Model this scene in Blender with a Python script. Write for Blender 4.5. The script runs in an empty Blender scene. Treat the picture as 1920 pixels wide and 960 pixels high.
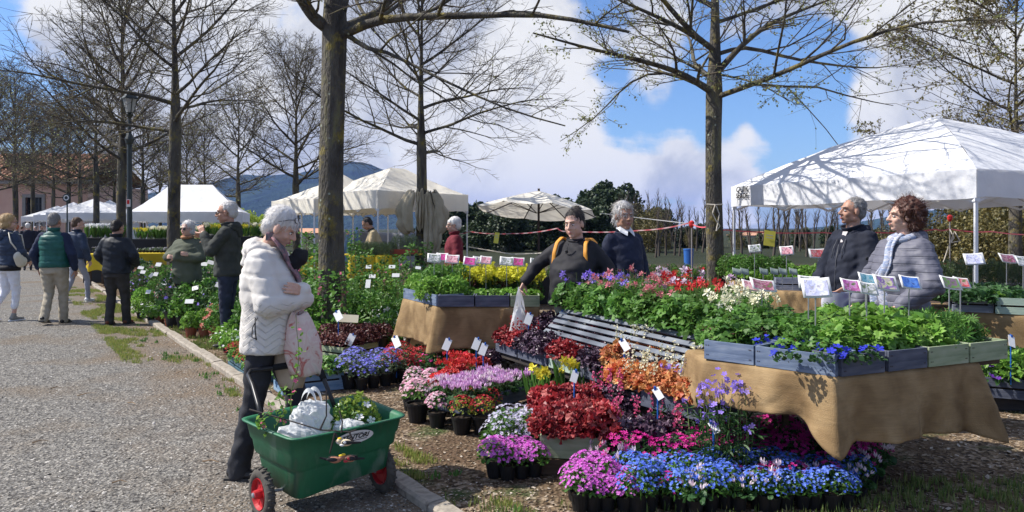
import bpy, math, random
import numpy as np
from mathutils import Vector, Matrix, noise as mnoise
sc = bpy.context.scene
COL = sc.collection
PI = math.pi
rng = np.random.default_rng(7)
random.seed(7)
R_ = math.radians
# ------------------------------------------------------------------ camera
F = 1423.0; HY = 428.0; CH = 1.55          # focal length in photo pixels, horizon row, eye height
cam_d = bpy.data.cameras.new('camera'); cam = bpy.data.objects.new('camera', cam_d); COL.objects.link(cam)
cam.location = (0, 0, CH); cam.rotation_euler = (R_(90), 0, 0)
cam_d.sensor_width = 36; cam_d.lens = 36 * F / 1920; cam_d.shift_y = -(480 - HY) / 1920
cam_d.clip_end = 12000; cam_d.clip_start = 0.05
sc.camera = cam
sc.view_settings.view_transform = 'Standard'; sc.view_settings.look = 'None'
sc.view_settings.exposure = 0.60; sc.view_settings.gamma = 1
sc.cycles.max_bounces = 6; sc.cycles.transparent_max_bounces = 8
sc.cycles.volume_bounces = 0
# ------------------------------------------------------------------ sun and sky
SUN_EL = 47.0
SUN_AZ = (-0.99, 0.10)                      # horizontal direction towards the sun
sd = Vector((SUN_AZ[0], SUN_AZ[1], 0)).normalized() * math.cos(R_(SUN_EL)) + Vector((0, 0, math.sin(R_(SUN_EL))))
sun_d = bpy.data.lights.new('sun', 'SUN'); sun_d.energy = 5.0; sun_d.angle = R_(0.53); sun_d.color = (1, 0.95, 0.87)
sun = bpy.data.objects.new('sun', sun_d); COL.objects.link(sun)
sun.rotation_euler = sd.to_track_quat('Z', 'Y').to_euler()
def pix_dir(px, py):
 return Vector(((px - 960) / F, 1, (HY - py) / F)).normalized()
def make_world():
 w = bpy.data.worlds.new('World'); sc.world = w; w.use_nodes = True
 nt = w.node_tree; N = nt.nodes; L = nt.links; N.clear()
 out = N.new('ShaderNodeOutputWorld'); bg = N.new('ShaderNodeBackground')
 sky = N.new('ShaderNodeTexSky'); sky.sky_type = 'NISHITA'; sky.sun_disc = False
 sky.sun_elevation = R_(SUN_EL); sky.sun_rotation = math.atan2(SUN_AZ[0], SUN_AZ[1])
 sky.air_density = 1.0; sky.dust_density = 0.8; sky.ozone_density = 2.5
 tc = N.new('ShaderNodeTexCoord')
 nrm = N.new('ShaderNodeVectorMath'); nrm.operation = 'NORMALIZE'; L.new(tc.outputs['Generated'], nrm.inputs[0])
 sep = N.new('ShaderNodeSeparateXYZ'); L.new(nrm.outputs[0], sep.inputs[0])
 def m(op, a, b=None, c=None, clamp=False):
  n = N.new('ShaderNodeMath'); n.operation = op; n.use_clamp = clamp
  for i, v in enumerate((a, b, c)):
   if v is None: continue
   if isinstance(v, (int, float)): n.inputs[i].default_value = v
   else: L.new(v, n.inputs[i])
  return n.outputs[0]
 zc = m('ADD', m('MAXIMUM', sep.outputs[2], 0.0), 0.16)
 comb = N.new('ShaderNodeCombineXYZ')
 L.new(m('DIVIDE', sep.outputs[0], zc), comb.inputs[0]); L.new(m('DIVIDE', sep.outputs[1], zc), comb.inputs[1])
 def nz(scale, det, dist, off, src=None):
  mp = N.new('ShaderNodeMapping'); mp.inputs['Location'].default_value = off
  L.new(src or comb.outputs[0], mp.inputs[0])
  t = N.new('ShaderNodeTexNoise'); t.inputs['Scale'].default_value = scale
  t.inputs['Detail'].default_value = det; t.inputs['Distortion'].default_value = dist
  t.inputs['Roughness'].default_value = 0.55
  L.new(mp.outputs[0], t.inputs['Vector']); return t.outputs['Fac']
 n1 = nz(0.9, 8, 0.25, (3.1, 7.7, 0)); n2 = nz(9.0, 6, 0.2, (1.2, 0.4, 2.0), nrm.outputs[0])
 cov = m('ADD', m('MULTIPLY', n1, 0.70), m('MULTIPLY', n2, 0.85))
 blobs = [((690, 130), 27, 0.25), ((330, 130), 11, 0.22), ((1010, 330), 8, 0.10), ((1250, 330), 6, 0.10), ((1690, 260), 6.5, 0.24), ((1610, 225), 4.0, 0.12),
             ((1450, 220), 3.4, 0.28), ((1780, 235), 6, 0.20), ((1400, 305), 3.4, 0.20), ((1640, -10), 9, 0.22), ((1900, 80), 8, 0.12), ((90, 420), 10, 0.1), ((1060, 230), 5, 0.12), ((1220, 60), 4, 0.08), ((1240, 150), 3, 0.08),
             ((15, 160), 8, -0.22), ((475, 15), 5.0, -0.30), ((1190, 200), 5, -0.24), ((1370, 180), 5, -0.20), ((1560, 165), 6.5, -0.34), ((1500, 320), 5.0, -0.28),
             ((1480, 110), 4.5, -0.12), ((1110, 60), 4.5, -0.24), ((1010, 110), 3, -0.12), ((900, 380), 3.5, -0.08)]
 tot = cov
 for (px, py), rad, amt in blobs:
  d = pix_dir(px, py)
  dt = N.new('ShaderNodeVectorMath'); dt.operation = 'DOT_PRODUCT'
  L.new(nrm.outputs[0], dt.inputs[0]); dt.inputs[1].default_value = d
  mr = N.new('ShaderNodeMapRange'); mr.interpolation_type = 'SMOOTHSTEP'
  mr.inputs['From Min'].default_value = math.cos(R_(rad)); mr.inputs['From Max'].default_value = math.cos(R_(rad * 0.25))
  mr.inputs['To Min'].default_value = 0; mr.inputs['To Max'].default_value = amt
  L.new(dt.outputs['Value'], mr.inputs['Value'])
  tot = m('ADD', tot, mr.outputs[0])
 mask = N.new('ShaderNodeMapRange'); mask.interpolation_type = 'SMOOTHSTEP'
 mask.inputs['From Min'].default_value = 0.73; mask.inputs['From Max'].default_value = 0.90
 L.new(tot, mask.inputs['Value'])
 thick = N.new('ShaderNodeMapRange'); thick.interpolation_type = 'SMOOTHSTEP'
 n3 = nz(5.0, 7, 0.4, (0.3, 5.4, 1.0), nrm.outputs[0])
 thick.inputs['From Min'].default_value = 0.36; thick.inputs['From Max'].default_value = 0.54
 L.new(n3, thick.inputs['Value'])
 cmix = N.new('ShaderNodeMix'); cmix.data_type = 'RGBA'
 cmix.inputs['A'].default_value = (5.6, 6.0, 7.0, 1); cmix.inputs['B'].default_value = (10.2, 10.2, 10.2, 1)
 L.new(thick.outputs[0], cmix.inputs['Factor'])
 mix = N.new('ShaderNodeMix'); mix.data_type = 'RGBA'
 L.new(m('MULTIPLY', mask.outputs[0], 0.97), mix.inputs['Factor'])
 tn = N.new('ShaderNodeVectorMath'); tn.operation = 'MULTIPLY'; tn.inputs[1].default_value = (1.08, 1.40, 1.85); L.new(sky.outputs[0], tn.inputs[0]); L.new(tn.outputs[0], mix.inputs['A']); L.new(cmix.outputs['Result'], mix.inputs['B'])
 L.new(mix.outputs['Result'], bg.inputs['Color']); bg.inputs['Strength'].default_value = 0.061
 L.new(bg.outputs[0], out.inputs[0])
make_world()
# ------------------------------------------------------------------ pixel helpers (photo pixel -> real point)
def W(px, d, z=0.0): return Vector(((px - 960) / F * d, d, z))
def P(px, py, z=0.0): return W(px, (CH - z) * F / (py - HY), z)
def A(px, py, d): return Vector(((px - 960) / F * d, d, CH + (HY - py) / F * d))
# ------------------------------------------------------------------ tags
def tag(o, label=None, cat=None, group=None, kind=None):
 if label: o['label'] = label
 if cat: o['category'] = cat
 if group: o['group'] = group
 if kind: o['kind'] = kind
 return o
def link(name, me, parent=None, mats=None, loc=None, kind=None):
 o = bpy.data.objects.new(name, me); COL.objects.link(o)
 if parent is not None: o.parent = parent
 if mats:
  me.materials.clear()
  for mt in (mats if isinstance(mats, (list, tuple)) else [mats]): me.materials.append(mt)
 if loc is not None: o.location = loc
 if kind: o['kind'] = kind
 return o
def empty(name, loc, label, cat, group=None, rotz=0, scale=None):
 o = bpy.data.objects.new(name, None); COL.objects.link(o); o.location = loc
 o.rotation_euler = (0, 0, rotz); o.empty_display_size = 0.1
 if scale: o.scale = (scale,) * 3
 return tag(o, label, cat, group)
# ------------------------------------------------------------------ materials
def ramp(N, cols):
 r = N.new('ShaderNodeValToRGB'); e = r.color_ramp.elements
 while len(e) < len(cols): e.new(0.5)
 for i, c in enumerate(cols):
  e[i].position = i / max(1, len(cols) - 1); e[i].color = (*c, 1)
 return r
def mat(name, cols, scale=8, rough=0.8, bump=0.0, bscale=None, detail=5, stretch=(1, 1, 1), spec=0.3, metal=0, transl=0,
  island=False, objrand=False, coord='Object', bdist=0.01, dist=0.0, sheen=0, sss=0):
 m = bpy.data.materials.new(name); m.use_nodes = True
 nt = m.node_tree; N = nt.nodes; L = nt.links
 b = N['Principled BSDF']; b.inputs['Roughness'].default_value = rough
 b.inputs['Specular IOR Level'].default_value = spec; b.inputs['Metallic'].default_value = metal
 if sheen: b.inputs['Sheen Weight'].default_value = sheen
 if sss:
  b.inputs['Subsurface Weight'].default_value = sss; b.inputs['Subsurface Radius'].default_value = (0.01, 0.004, 0.002)
 if not isinstance(cols[0], (tuple, list)): cols = [cols]
 tc = N.new('ShaderNodeTexCoord'); mp = N.new('ShaderNodeMapping'); mp.inputs['Scale'].default_value = stretch
 L.new(tc.outputs[coord], mp.inputs[0])
 n = N.new('ShaderNodeTexNoise'); n.inputs['Scale'].default_value = scale; n.inputs['Detail'].default_value = detail
 n.inputs['Distortion'].default_value = dist
 L.new(mp.outputs[0], n.inputs['Vector'])
 if len(cols) > 1 or island:
  r = ramp(N, cols)
  if island:
   g = N.new('ShaderNodeNewGeometry'); L.new(g.outputs['Random Per Island'], r.inputs[0])
  else:
   mr = N.new('ShaderNodeMapRange'); mr.inputs['From Min'].default_value = 0.3; mr.inputs['From Max'].default_value = 0.7
   L.new(n.outputs['Fac'], mr.inputs['Value']); L.new(mr.outputs[0], r.inputs[0])
  col = r.outputs[0]
  if objrand:
   oi = N.new('ShaderNodeObjectInfo'); hs = N.new('ShaderNodeHueSaturation')
   mr2 = N.new('ShaderNodeMapRange'); mr2.inputs['To Min'].default_value = 0.75; mr2.inputs['To Max'].default_value = 1.25
   L.new(oi.outputs['Random'], mr2.inputs['Value']); L.new(mr2.outputs[0], hs.inputs['Value']); L.new(col, hs.inputs['Color'])
   col = hs.outputs[0]
  L.new(col, b.inputs['Base Color'])
 else:
  col = None; b.inputs['Base Color'].default_value = (*cols[0], 1)
 if bump:
  nb = N.new('ShaderNodeTexNoise'); nb.inputs['Scale'].default_value = bscale or scale * 4; nb.inputs['Detail'].default_value = 4
  L.new(mp.outputs[0], nb.inputs['Vector'])
  bp = N.new('ShaderNodeBump'); bp.inputs['Strength'].default_value = bump; bp.inputs['Distance'].default_value = bdist
  L.new(nb.outputs['Fac'], bp.inputs['Height']); L.new(bp.outputs[0], b.inputs['Normal'])
 if transl:
  t = N.new('ShaderNodeBsdfTranslucent'); ms = N.new('ShaderNodeMixShader'); ms.inputs[0].default_value = transl
  if col is not None: L.new(col, t.inputs['Color'])
  else: t.inputs['Color'].default_value = (*cols[0], 1)
  L.new(b.outputs[0], ms.inputs[1]); L.new(t.outputs[0], ms.inputs[2]); L.new(ms.outputs[0], N['Material Output'].inputs[0])
 return m
_MC = {}
def M(name, *a, **k):
 if name not in _MC: _MC[name] = mat(name, *a, **k)
 return _MC[name]
def leafm(name, cols, transl=0.3, rough=0.5): return M(name, cols, island=True, transl=transl, rough=rough, spec=0.35, objrand=True)
def petal(name, cols): return M(name, cols, island=True, transl=0.25, rough=0.6, spec=0.2)
# ------------------------------------------------------------------ mesh helpers
def mesh_np(name, V, Fs, mi=None, smooth=False):
 """V (n,3), Fs (m,k) with k = 3 or 4."""
 V = np.asarray(V, dtype=np.float32); Fs = np.asarray(Fs, dtype=np.int32)
 me = bpy.data.meshes.new(name)
 me.vertices.add(len(V)); me.vertices.foreach_set('co', V.ravel())
 k = Fs.shape[1]; me.loops.add(Fs.size); me.loops.foreach_set('vertex_index', Fs.ravel())
 me.polygons.add(len(Fs)); me.polygons.foreach_set('loop_start', np.arange(0, Fs.size, k, dtype=np.int32))
 me.polygons.foreach_set('loop_total', np.full(len(Fs), k, dtype=np.int32))
 if mi is not None: me.polygons.foreach_set('material_index', np.asarray(mi, dtype=np.int32))
 me.polygons.foreach_set('use_smooth', np.full(len(Fs), smooth))
 me.update(calc_edges=True); return me
def nrmz(a): return a / np.maximum(np.linalg.norm(a, axis=-1, keepdims=True), 1e-9)
def frames(D, Nn):
 y = nrmz(np.asarray(D, float)); x = nrmz(np.cross(y, Nn)); z = np.cross(x, y)
 return np.stack([x, y, z], axis=-1)
def expand(tv, tf, Pn, Rm, S):
 tv = np.asarray(tv, float); tf = np.asarray(tf); n = len(Pn)
 S = np.asarray(S, float)
 if S.ndim == 0: S = np.full(n, float(S))
 sv = tv[None] * (S[:, None, None] if S.ndim == 1 else S[:, None, :])
 V = np.einsum('nij,nkj->nki', Rm, sv) + np.asarray(Pn)[:, None]
 Fc = tf[None] + (np.arange(n) * len(tv))[:, None, None]
 return V.reshape(-1, 3), Fc.reshape(-1, tf.shape[1])
def cat_meshes(parts):
 V = []; Fc = []; mi = []; o = 0
 for p in parts:
  v, f = p[0], p[1]; V.append(v); Fc.append(f + o); o += len(v)
  mi.append(np.full(len(f), p[2] if len(p) > 2 else 0))
 return np.concatenate(V), np.concatenate(Fc), np.concatenate(mi)
class MB:
 def __init__(s): s.v = []; s.f = []; s.m = []; s.mi = 0
 def add(s, vs, fs, mi=None):
  o = len(s.v); s.v += [tuple(v) for v in vs]; s.f += [tuple(i + o for i in f) for f in fs]
  s.m += [s.mi if mi is None else mi] * len(fs); return s
 def box(s, c, size, rz=0, mi=None, Rm=None):
  c = Vector(c); hx, hy, hz = (x / 2 for x in size)
  Rm = Rm or Matrix.Rotation(rz, 3, 'Z')
  vs = [c + Rm @ Vector((x * hx, y * hy, z * hz)) for x in (-1, 1) for y in (-1, 1) for z in (-1, 1)]
  return s.add(vs, [(0, 1, 3, 2), (4, 6, 7, 5), (0, 4, 5, 1), (2, 3, 7, 6), (0, 2, 6, 4), (1, 5, 7, 3)], mi)
 def beam(s, a, b, w, h, up=(0, 0, 1), mi=None):
  a = Vector(a); b = Vector(b); d = (b - a); y = d.normalized(); x = y.cross(Vector(up)).normalized(); z = x.cross(y)
  Rm = Matrix((x, y, z)).transposed(); return s.box((a + b) / 2, (w, d.length, h), Rm=Rm, mi=mi)
 def tube(s, pts, r, n=8, mi=None, caps=True):
  pts = [Vector(p) for p in pts]; rr = r if isinstance(r, (list, tuple)) else [r] * len(pts)
  vs = []; ref = None
  for i, p in enumerate(pts):
   t = (pts[min(i + 1, len(pts) - 1)] - pts[max(i - 1, 0)]).normalized()
   if ref is None: ref = t.orthogonal().normalized()
   ref = (ref - t * ref.dot(t)).normalized(); b = t.cross(ref)
   for k in range(n):
    a = 2 * PI * k / n; vs.append(p + (ref * math.cos(a) + b * math.sin(a)) * rr[i])
  fs = []
  for i in range(len(pts) - 1):
   for k in range(n):
    fs.append((i * n + k, i * n + (k + 1) % n, (i + 1) * n + (k + 1) % n, (i + 1) * n + k))
  if caps: fs.append(tuple(range(n - 1, -1, -1))); fs.append(tuple((len(pts) - 1) * n + k for k in range(n)))
  return s.add(vs, fs, mi)
 def lathe(s, prof, c=(0, 0, 0), n=16, mi=None, Rm=None, closed=False):
  c = Vector(c); vs = []
  for r, z in prof:
   for k in range(n):
    a = 2 * PI * k / n; q = Vector((r * math.cos(a), r * math.sin(a), z))
    vs.append(c + (Rm @ q if Rm else q))
  fs = []
  m_ = len(prof)
  for i in range(m_ - 1 + (1 if closed else 0)):
   j = (i + 1) % m_
   for k in range(n): fs.append((i * n + k, i * n + (k + 1) % n, j * n + (k + 1) % n, j * n + k))
  if not closed: fs.append(tuple(range(n - 1, -1, -1))); fs.append(tuple((m_ - 1) * n + k for k in range(n)))
  return s.add(vs, fs, mi)
 def ell(s, c, r, Rm=None, n=14, m=9, mi=None):
  c = Vector(c); r = (r, r, r) if isinstance(r, (int, float)) else r
  vs = []; Rm = Rm or Matrix.Identity(3)
  for i in range(1, m):
   ph = PI * i / m
   for k in range(n):
    a = 2 * PI * k / n
    vs.append(c + Rm @ Vector((r[0] * math.sin(ph) * math.cos(a), r[1] * math.sin(ph) * math.sin(a), r[2] * math.cos(ph))))
  vs += [c + Rm @ Vector((0, 0, r[2])), c + Rm @ Vector((0, 0, -r[2]))]
  fs = []; t = (m - 1) * n
  for i in range(m - 2):
   for k in range(n): fs.append((i * n + k, (i + 1) * n + k, (i + 1) * n + (k + 1) % n, i * n + (k + 1) % n))
  for k in range(n):
   fs.append((t, k, (k + 1) % n)); fs.append((t + 1, (m - 2) * n + (k + 1) % n, (m - 2) * n + k))
  return s.add(vs, fs, mi)
 def cap(s, a, b, r0, r1, flat=1.0, side=(1, 0, 0), n=12, mi=None):
  a = Vector(a); b = Vector(b); y = (b - a); Ln = y.length; y = y / max(Ln, 1e-6)
  sd_ = Vector(side); x = (sd_ - y * sd_.dot(y))
  x = x.normalized() if x.length > 1e-3 else y.orthogonal().normalized()
  z = y.cross(x); vs = []; rings = []
  for k in range(1, 5): an = PI / 2 * (1 - k / 4); rings.append((-r0 * math.sin(an), r0 * math.cos(an)))
  for k in range(0, 4): an = PI / 2 * (k / 4); rings.append((Ln + r1 * math.sin(an), r1 * math.cos(an)))
  for t, r in rings:
   for k in range(n):
    an = 2 * PI * k / n; vs.append(a + y * t + x * (r * math.cos(an)) + z * (r * flat * math.sin(an)))
  fs = []
  for i in range(len(rings) - 1):
   for k in range(n): fs.append((i * n + k, (i + 1) * n + k, (i + 1) * n + (k + 1) % n, i * n + (k + 1) % n))
  fs.append(tuple(range(n))); fs.append(tuple((len(rings) - 1) * n + k for k in range(n - 1, -1, -1)))
  return s.add(vs, fs, mi)
 def loft(s, secs, n=20, mi=None):
  """secs: (centre, rx, ry) stacked upward, super-elliptic."""
  vs = []
  for c, rx, ry in secs:
   for k in range(n):
    a = 2 * PI * k / n; ca, sa = math.cos(a), math.sin(a)
    vs.append((c[0] + rx * math.copysign(abs(ca) ** 0.85, ca), c[1] + ry * math.copysign(abs(sa) ** 0.85, sa), c[2]))
  fs = []
  for i in range(len(secs) - 1):
   for k in range(n): fs.append((i * n + k, i * n + (k + 1) % n, (i + 1) * n + (k + 1) % n, (i + 1) * n + k))
  fs.append(tuple(range(n - 1, -1, -1))); fs.append(tuple((len(secs) - 1) * n + k for k in range(n)))
  return s.add(vs, fs, mi)
 def grid(s, fn, nu, nv, mi=None, closed_u=False):
  vs = [fn(i / (nu - 1) if not closed_u else i / nu, j / (nv - 1)) for j in range(nv) for i in range(nu)]
  fs = []
  for j in range(nv - 1):
   for i in range(nu - (0 if closed_u else 1)):
    k = (i + 1) % nu; fs.append((j * nu + i, j * nu + k, (j + 1) * nu + k, (j + 1) * nu + i))
  return s.add(vs, fs, mi)
 def mesh(s, name='m', smooth=False):
  me = bpy.data.meshes.new(name); me.from_pydata(s.v, [], s.f)
  me.polygons.foreach_set('material_index', s.m)
  me.polygons.foreach_set('use_smooth', [smooth] * len(s.f)); me.update(); return me
 def build(s, name, mats, parent=None, smooth=False, bevel=0, kind=None):
  o = link(name, s.mesh(name, smooth), parent, mats, kind=kind)
  if bevel:
   b = o.modifiers.new('bevel', 'BEVEL'); b.width = bevel; b.segments = 2; b.limit_method = 'ANGLE'
  return o
def remesh(mb, voxel, it=4, fac=0.5):
 me = mb.mesh('tmp'); o = bpy.data.objects.new('tmp', me); COL.objects.link(o)
 r = o.modifiers.new('r', 'REMESH'); r.mode = 'VOXEL'; r.voxel_size = voxel; r.use_smooth_shade = True
 if it:
  s = o.modifiers.new('s', 'SMOOTH'); s.iterations = it; s.factor = fac
 dg = bpy.context.evaluated_depsgraph_get(); dg.update()
 ev = o.evaluated_get(dg); new = bpy.data.meshes.new_from_object(ev)
 bpy.data.objects.remove(o); bpy.data.meshes.remove(me)
 return new
def get_co(me):
 a = np.empty(len(me.vertices) * 3, np.float32); me.vertices.foreach_get('co', a); return a.reshape(-1, 3)
def get_no(me):
 a = np.empty(len(me.vertices) * 3, np.float32); me.vertices.foreach_get('normal', a); return a.reshape(-1, 3)
def set_co(me, co):
 me.vertices.foreach_set('co', np.asarray(co, np.float32).ravel()); me.update()
def nz3(co, f, seed=0.0):
 """cheap smooth noise, about -1..1"""
 x, y, z = co[:, 0] * f, co[:, 1] * f, co[:, 2] * f; s = seed
 return (np.sin(1.7 * x + 2.3 * y + s + np.sin(1.9 * z + s * 2)) + np.sin(2.1 * y - 1.3 * z + 2.2 * s + np.sin(2.7 * x)) + np.sin(2.9 * z + 1.1 * x + 3.1 * s + np.sin(2.3 * y - s))) / 3
def subd(me_obj, lv=1):
 m_ = me_obj.modifiers.new('sub', 'SUBSURF'); m_.levels = lv; m_.render_levels = lv
def tubes_np(paths, sides, name='t'):
 """paths: list of (pts (n,3), radii (n,)); grouped by length and built in numpy, quads"""
 groups = {}
 for p, r in paths: groups.setdefault(len(p), []).append((p, r))
 out = []
 for n, g in groups.items():
  Pp = np.array([a for a, _ in g], float); Rr = np.array([b for _, b in g], float); m_ = len(g)
  T = np.empty_like(Pp); T[:, 1:-1] = Pp[:, 2:] - Pp[:, :-2]; T[:, 0] = Pp[:, 1] - Pp[:, 0]; T[:, -1] = Pp[:, -1] - Pp[:, -2]
  T = nrmz(T); mean = nrmz(Pp[:, -1] - Pp[:, 0])
  ref = np.where(np.abs(mean[:, 2:3]) < 0.8, np.array([[0, 0, 1.0]]), np.array([[1.0, 0, 0]]))
  X = nrmz(np.cross(T, ref[:, None])); Y = np.cross(T, X)
  a = np.arange(sides) * 2 * PI / sides
  V = Pp[:, :, None] + Rr[:, :, None, None] * (X[:, :, None] * np.cos(a)[None, None, :, None] + Y[:, :, None] * np.sin(a)[None, None, :, None])
  base = (np.arange(m_) * n * sides)[:, None, None]; i = (np.arange(n - 1) * sides)[None, :, None]; k = np.arange(sides)[None, None]
  k2 = (k + 1) % sides
  Fc = np.stack([base + i + k, base + i + k2, base + i + sides + k2, base + i + sides + k], -1).reshape(-1, 4)
  out.append((V.reshape(-1, 3), Fc))
 V, Fc, _ = cat_meshes(out)
 return V, Fc
# ================================================================== SETTING
def kerbX(d): return -0.71 - (d - 4.62) * 0.665
def ground_mat(name, road):
 m = bpy.data.materials.new(name); m.use_nodes = True
 nt = m.node_tree; N = nt.nodes; L = nt.links; b = N['Principled BSDF']; b.inputs['Roughness'].default_value = 0.92
 b.inputs['Specular IOR Level'].default_value = 0.2
 tc = N.new('ShaderNodeTexCoord')
 def nz(s, d=6):
  t = N.new('ShaderNodeTexNoise'); t.inputs['Scale'].default_value = s; t.inputs['Detail'].default_value = d
  L.new(tc.outputs['Object'], t.inputs['Vector']); return t.outputs['Fac']
 def mr(v, a, c):
  r = N.new('ShaderNodeMapRange'); r.inputs['From Min'].default_value = a; r.inputs['From Max'].default_value = c
  L.new(v, r.inputs['Value']); return r.outputs[0]
 def mix(f, a, c):
  x = N.new('ShaderNodeMix'); x.data_type = 'RGBA'; L.new(f, x.inputs['Factor'])
  for s, v in (('A', a), ('B', c)):
   if isinstance(v, tuple): x.inputs[s].default_value = (*v, 1)
   else: L.new(v, x.inputs[s])
  return x.outputs['Result']
 vo = N.new('ShaderNodeTexVoronoi'); vo.inputs['Scale'].default_value = 42 if road else 34
 L.new(tc.outputs['Object'], vo.inputs['Vector'])
 sep = N.new('ShaderNodeSeparateColor'); L.new(vo.outputs['Color'], sep.inputs[0])
 if road:
  r = ramp(N, [(0.07, 0.065, 0.062), (0.165, 0.158, 0.148), (0.25, 0.236, 0.213), (0.40, 0.38, 0.345)]); L.new(sep.outputs[0], r.inputs[0])
  c = mix(mr(nz(0.9), 0.50, 0.72), r.outputs[0], (0.20, 0.15, 0.10))
  c = mix(mr(nz(60), 0.35, 0.75), c, (0.085, 0.078, 0.07))
  sx = N.new('ShaderNodeSeparateXYZ'); L.new(tc.outputs['Object'], sx.inputs[0])
  ma = N.new('ShaderNodeMath'); ma.operation = 'MULTIPLY_ADD'; L.new(sx.outputs[1], ma.inputs[0]); ma.inputs[1].default_value = 0.665; L.new(sx.outputs[0], ma.inputs[2])
  mb_ = N.new('ShaderNodeMath'); mb_.operation = 'MULTIPLY_ADD'; L.new(nz(1.6), mb_.inputs[0]); mb_.inputs[1].default_value = 2.2; L.new(ma.outputs[0], mb_.inputs[2])
  c = mix(mr(mb_.outputs[0], 2.1, 3.6), c, (0.17, 0.125, 0.085))
 else:
  r = ramp(N, [(0.035, 0.024, 0.016), (0.11, 0.075, 0.045), (0.20, 0.145, 0.09), (0.34, 0.27, 0.2)]); L.new(sep.outputs[0], r.inputs[0])
  c = mix(mr(nz(1.3), 0.42, 0.62), r.outputs[0], (0.095, 0.06, 0.036))
  c = mix(mr(nz(2.1), 0.56, 0.66), c, (0.05, 0.07, 0.022))
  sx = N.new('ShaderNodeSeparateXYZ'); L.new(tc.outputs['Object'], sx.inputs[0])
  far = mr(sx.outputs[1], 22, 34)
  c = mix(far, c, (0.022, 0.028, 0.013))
 L.new(c, b.inputs['Base Color'])
 ad = N.new('ShaderNodeMath'); ad.operation = 'ADD'; L.new(vo.outputs['Distance'], ad.inputs[0]); L.new(nz(25), ad.inputs[1])
 bp = N.new('ShaderNodeBump'); bp.inputs['Strength'].default_value = 0.9; bp.inputs['Distance'].default_value = 0.02
 L.new(ad.outputs[0], bp.inputs['Height']); L.new(bp.outputs[0], b.inputs['Normal'])
 return m
gm = MB()
xs = [-6000, -300, -60, -30, 0, 10, 20, 40, 300, 6000]; ys = [-60, 0, 10, 20, 40, 80, 300, 2500, 6000]
gm.add([(x, y, -0.004) for y in ys for x in xs], [(j * 10 + i, j * 10 + i + 1, (j + 1) * 10 + i + 1, (j + 1) * 10 + i) for j in range(8) for i in range(9)])
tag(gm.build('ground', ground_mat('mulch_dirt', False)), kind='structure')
rm = MB(); dd = [-8, 0, 2, 4, 6, 9, 13, 20, 30, 45, 62]
rm.add([(kerbX(d) - 0.04, d, 0.0) for d in dd] + [(kerbX(d) - 30, d, 0.0) for d in dd], [(i, i + 1, 12 + i, 11 + i) for i in range(10)])
tag(rm.build('gravel_road', ground_mat('road_gravel', True)), kind='structure')
kerb = bpy.data.objects.new('kerb', None); COL.objects.link(kerb); tag(kerb, kind='structure')
km = mat('kerb_stone', [(0.17, 0.14, 0.11), (0.33, 0.29, 0.24), (0.24, 0.21, 0.175)], scale=14, bump=0.5, bscale=60, rough=0.9)
kb = MB(); prof = [(-0.055, -0.05), (-0.055, 0.035), (-0.04, 0.05), (0.04, 0.052), (0.055, 0.035), (0.055, -0.05)]
kv = []
for t in np.linspace(0, 1, 6):
 for x, z in prof: kv.append((x + 0.004 * math.sin(t * 9 + z * 50), t, z + 0.003 * math.sin(t * 13 + x * 40)))
kf = [(i * 6 + k, (i + 1) * 6 + k, (i + 1) * 6 + (k + 1) % 6, i * 6 + (k + 1) % 6) for i in range(5) for k in range(6)] + [(0, 1, 2, 3, 4, 5), (35, 34, 33, 32, 31, 30)]
kb.add(kv, kf); kme = kb.mesh('kerb_stone', False); kme.materials.append(km)
dcur = 2.6; kdir = Vector((-0.665, 1, 0)).normalized(); kang = math.atan2(-kdir.x, kdir.y)
while dcur < 34:
 ln = random.choice([0.9, 1.0, 1.0, 0.8]) ; o = link('kerb_stone', kme, kerb)
 o.location = (kerbX(dcur) + random.uniform(-0.01, 0.01), dcur, random.uniform(-0.014, 0.008) + (0.01 if dcur < 12 else 0))
 o.rotation_euler = (random.uniform(-0.004, 0.004), 0, kang + random.uniform(-0.012, 0.012)); o.scale = (1.1, ln - 0.012, 1)
 dcur += ln * kdir.y
def pebbles(name, n, region, size, cols, seed, flat=0.5):
 g = np.random.default_rng(seed)
 tv = np.array([(1, 0, 0), (-0.9, 0.2, 0), (0.1, 0.8, 0.1), (-0.1, -0.8, 0), (0.1, 0.1, 0.75), (0, 0, -0.6)])
 tf = np.array([(0, 2, 4), (2, 1, 4), (1, 3, 4), (3, 0, 4), (2, 0, 5), (1, 2, 5), (3, 1, 5), (0, 3, 5)])
 d = region(g, n); n = len(d); S = size(g, n)[:, None] * np.stack([np.ones(n), g.uniform(0.5, 0.95, n), g.uniform(0.3, 0.8, n) * flat], 1)
 a = g.uniform(0, 2 * PI, n); D = np.stack([np.cos(a), np.sin(a), g.normal(0, 0.15, n)], 1); Nn = np.stack([g.normal(0, 0.25, n), g.normal(0, 0.25, n), np.ones(n)], 1)
 pos = np.concatenate([d, (S[:, 2] * 0.25)[:, None]], 1)
 V, Fc = expand(tv, tf, pos, frames(D, Nn), S)
 m = mat(name + '_colour', cols, island=True, rough=0.9, spec=0.2)
 return tag(link(name, mesh_np(name, V, Fc), mats=m), kind='stuff', label=name.replace('_', ' ') + ' spread over the ground', cat='gravel')
def reg_road(g, n):
 d = 3.7 + 10.5 * g.uniform(0, 1, n) ** 1.5; px = g.uniform(-80, 880, n); X = (px - 960) / F * d
 k = (X < -0.71 - (d - 4.62) * 0.665 - 0.08); return np.stack([X, d], 1)[k]
def reg_mulch(g, n):
 d = 3.6 + 8 * g.uniform(0, 1, n) ** 1.5; px = g.uniform(350, 2000, n); X = (px - 960) / F * d
 k = (X > -0.71 - (d - 4.62) * 0.665 + 0.08); return np.stack([X, d], 1)[k]
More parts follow.
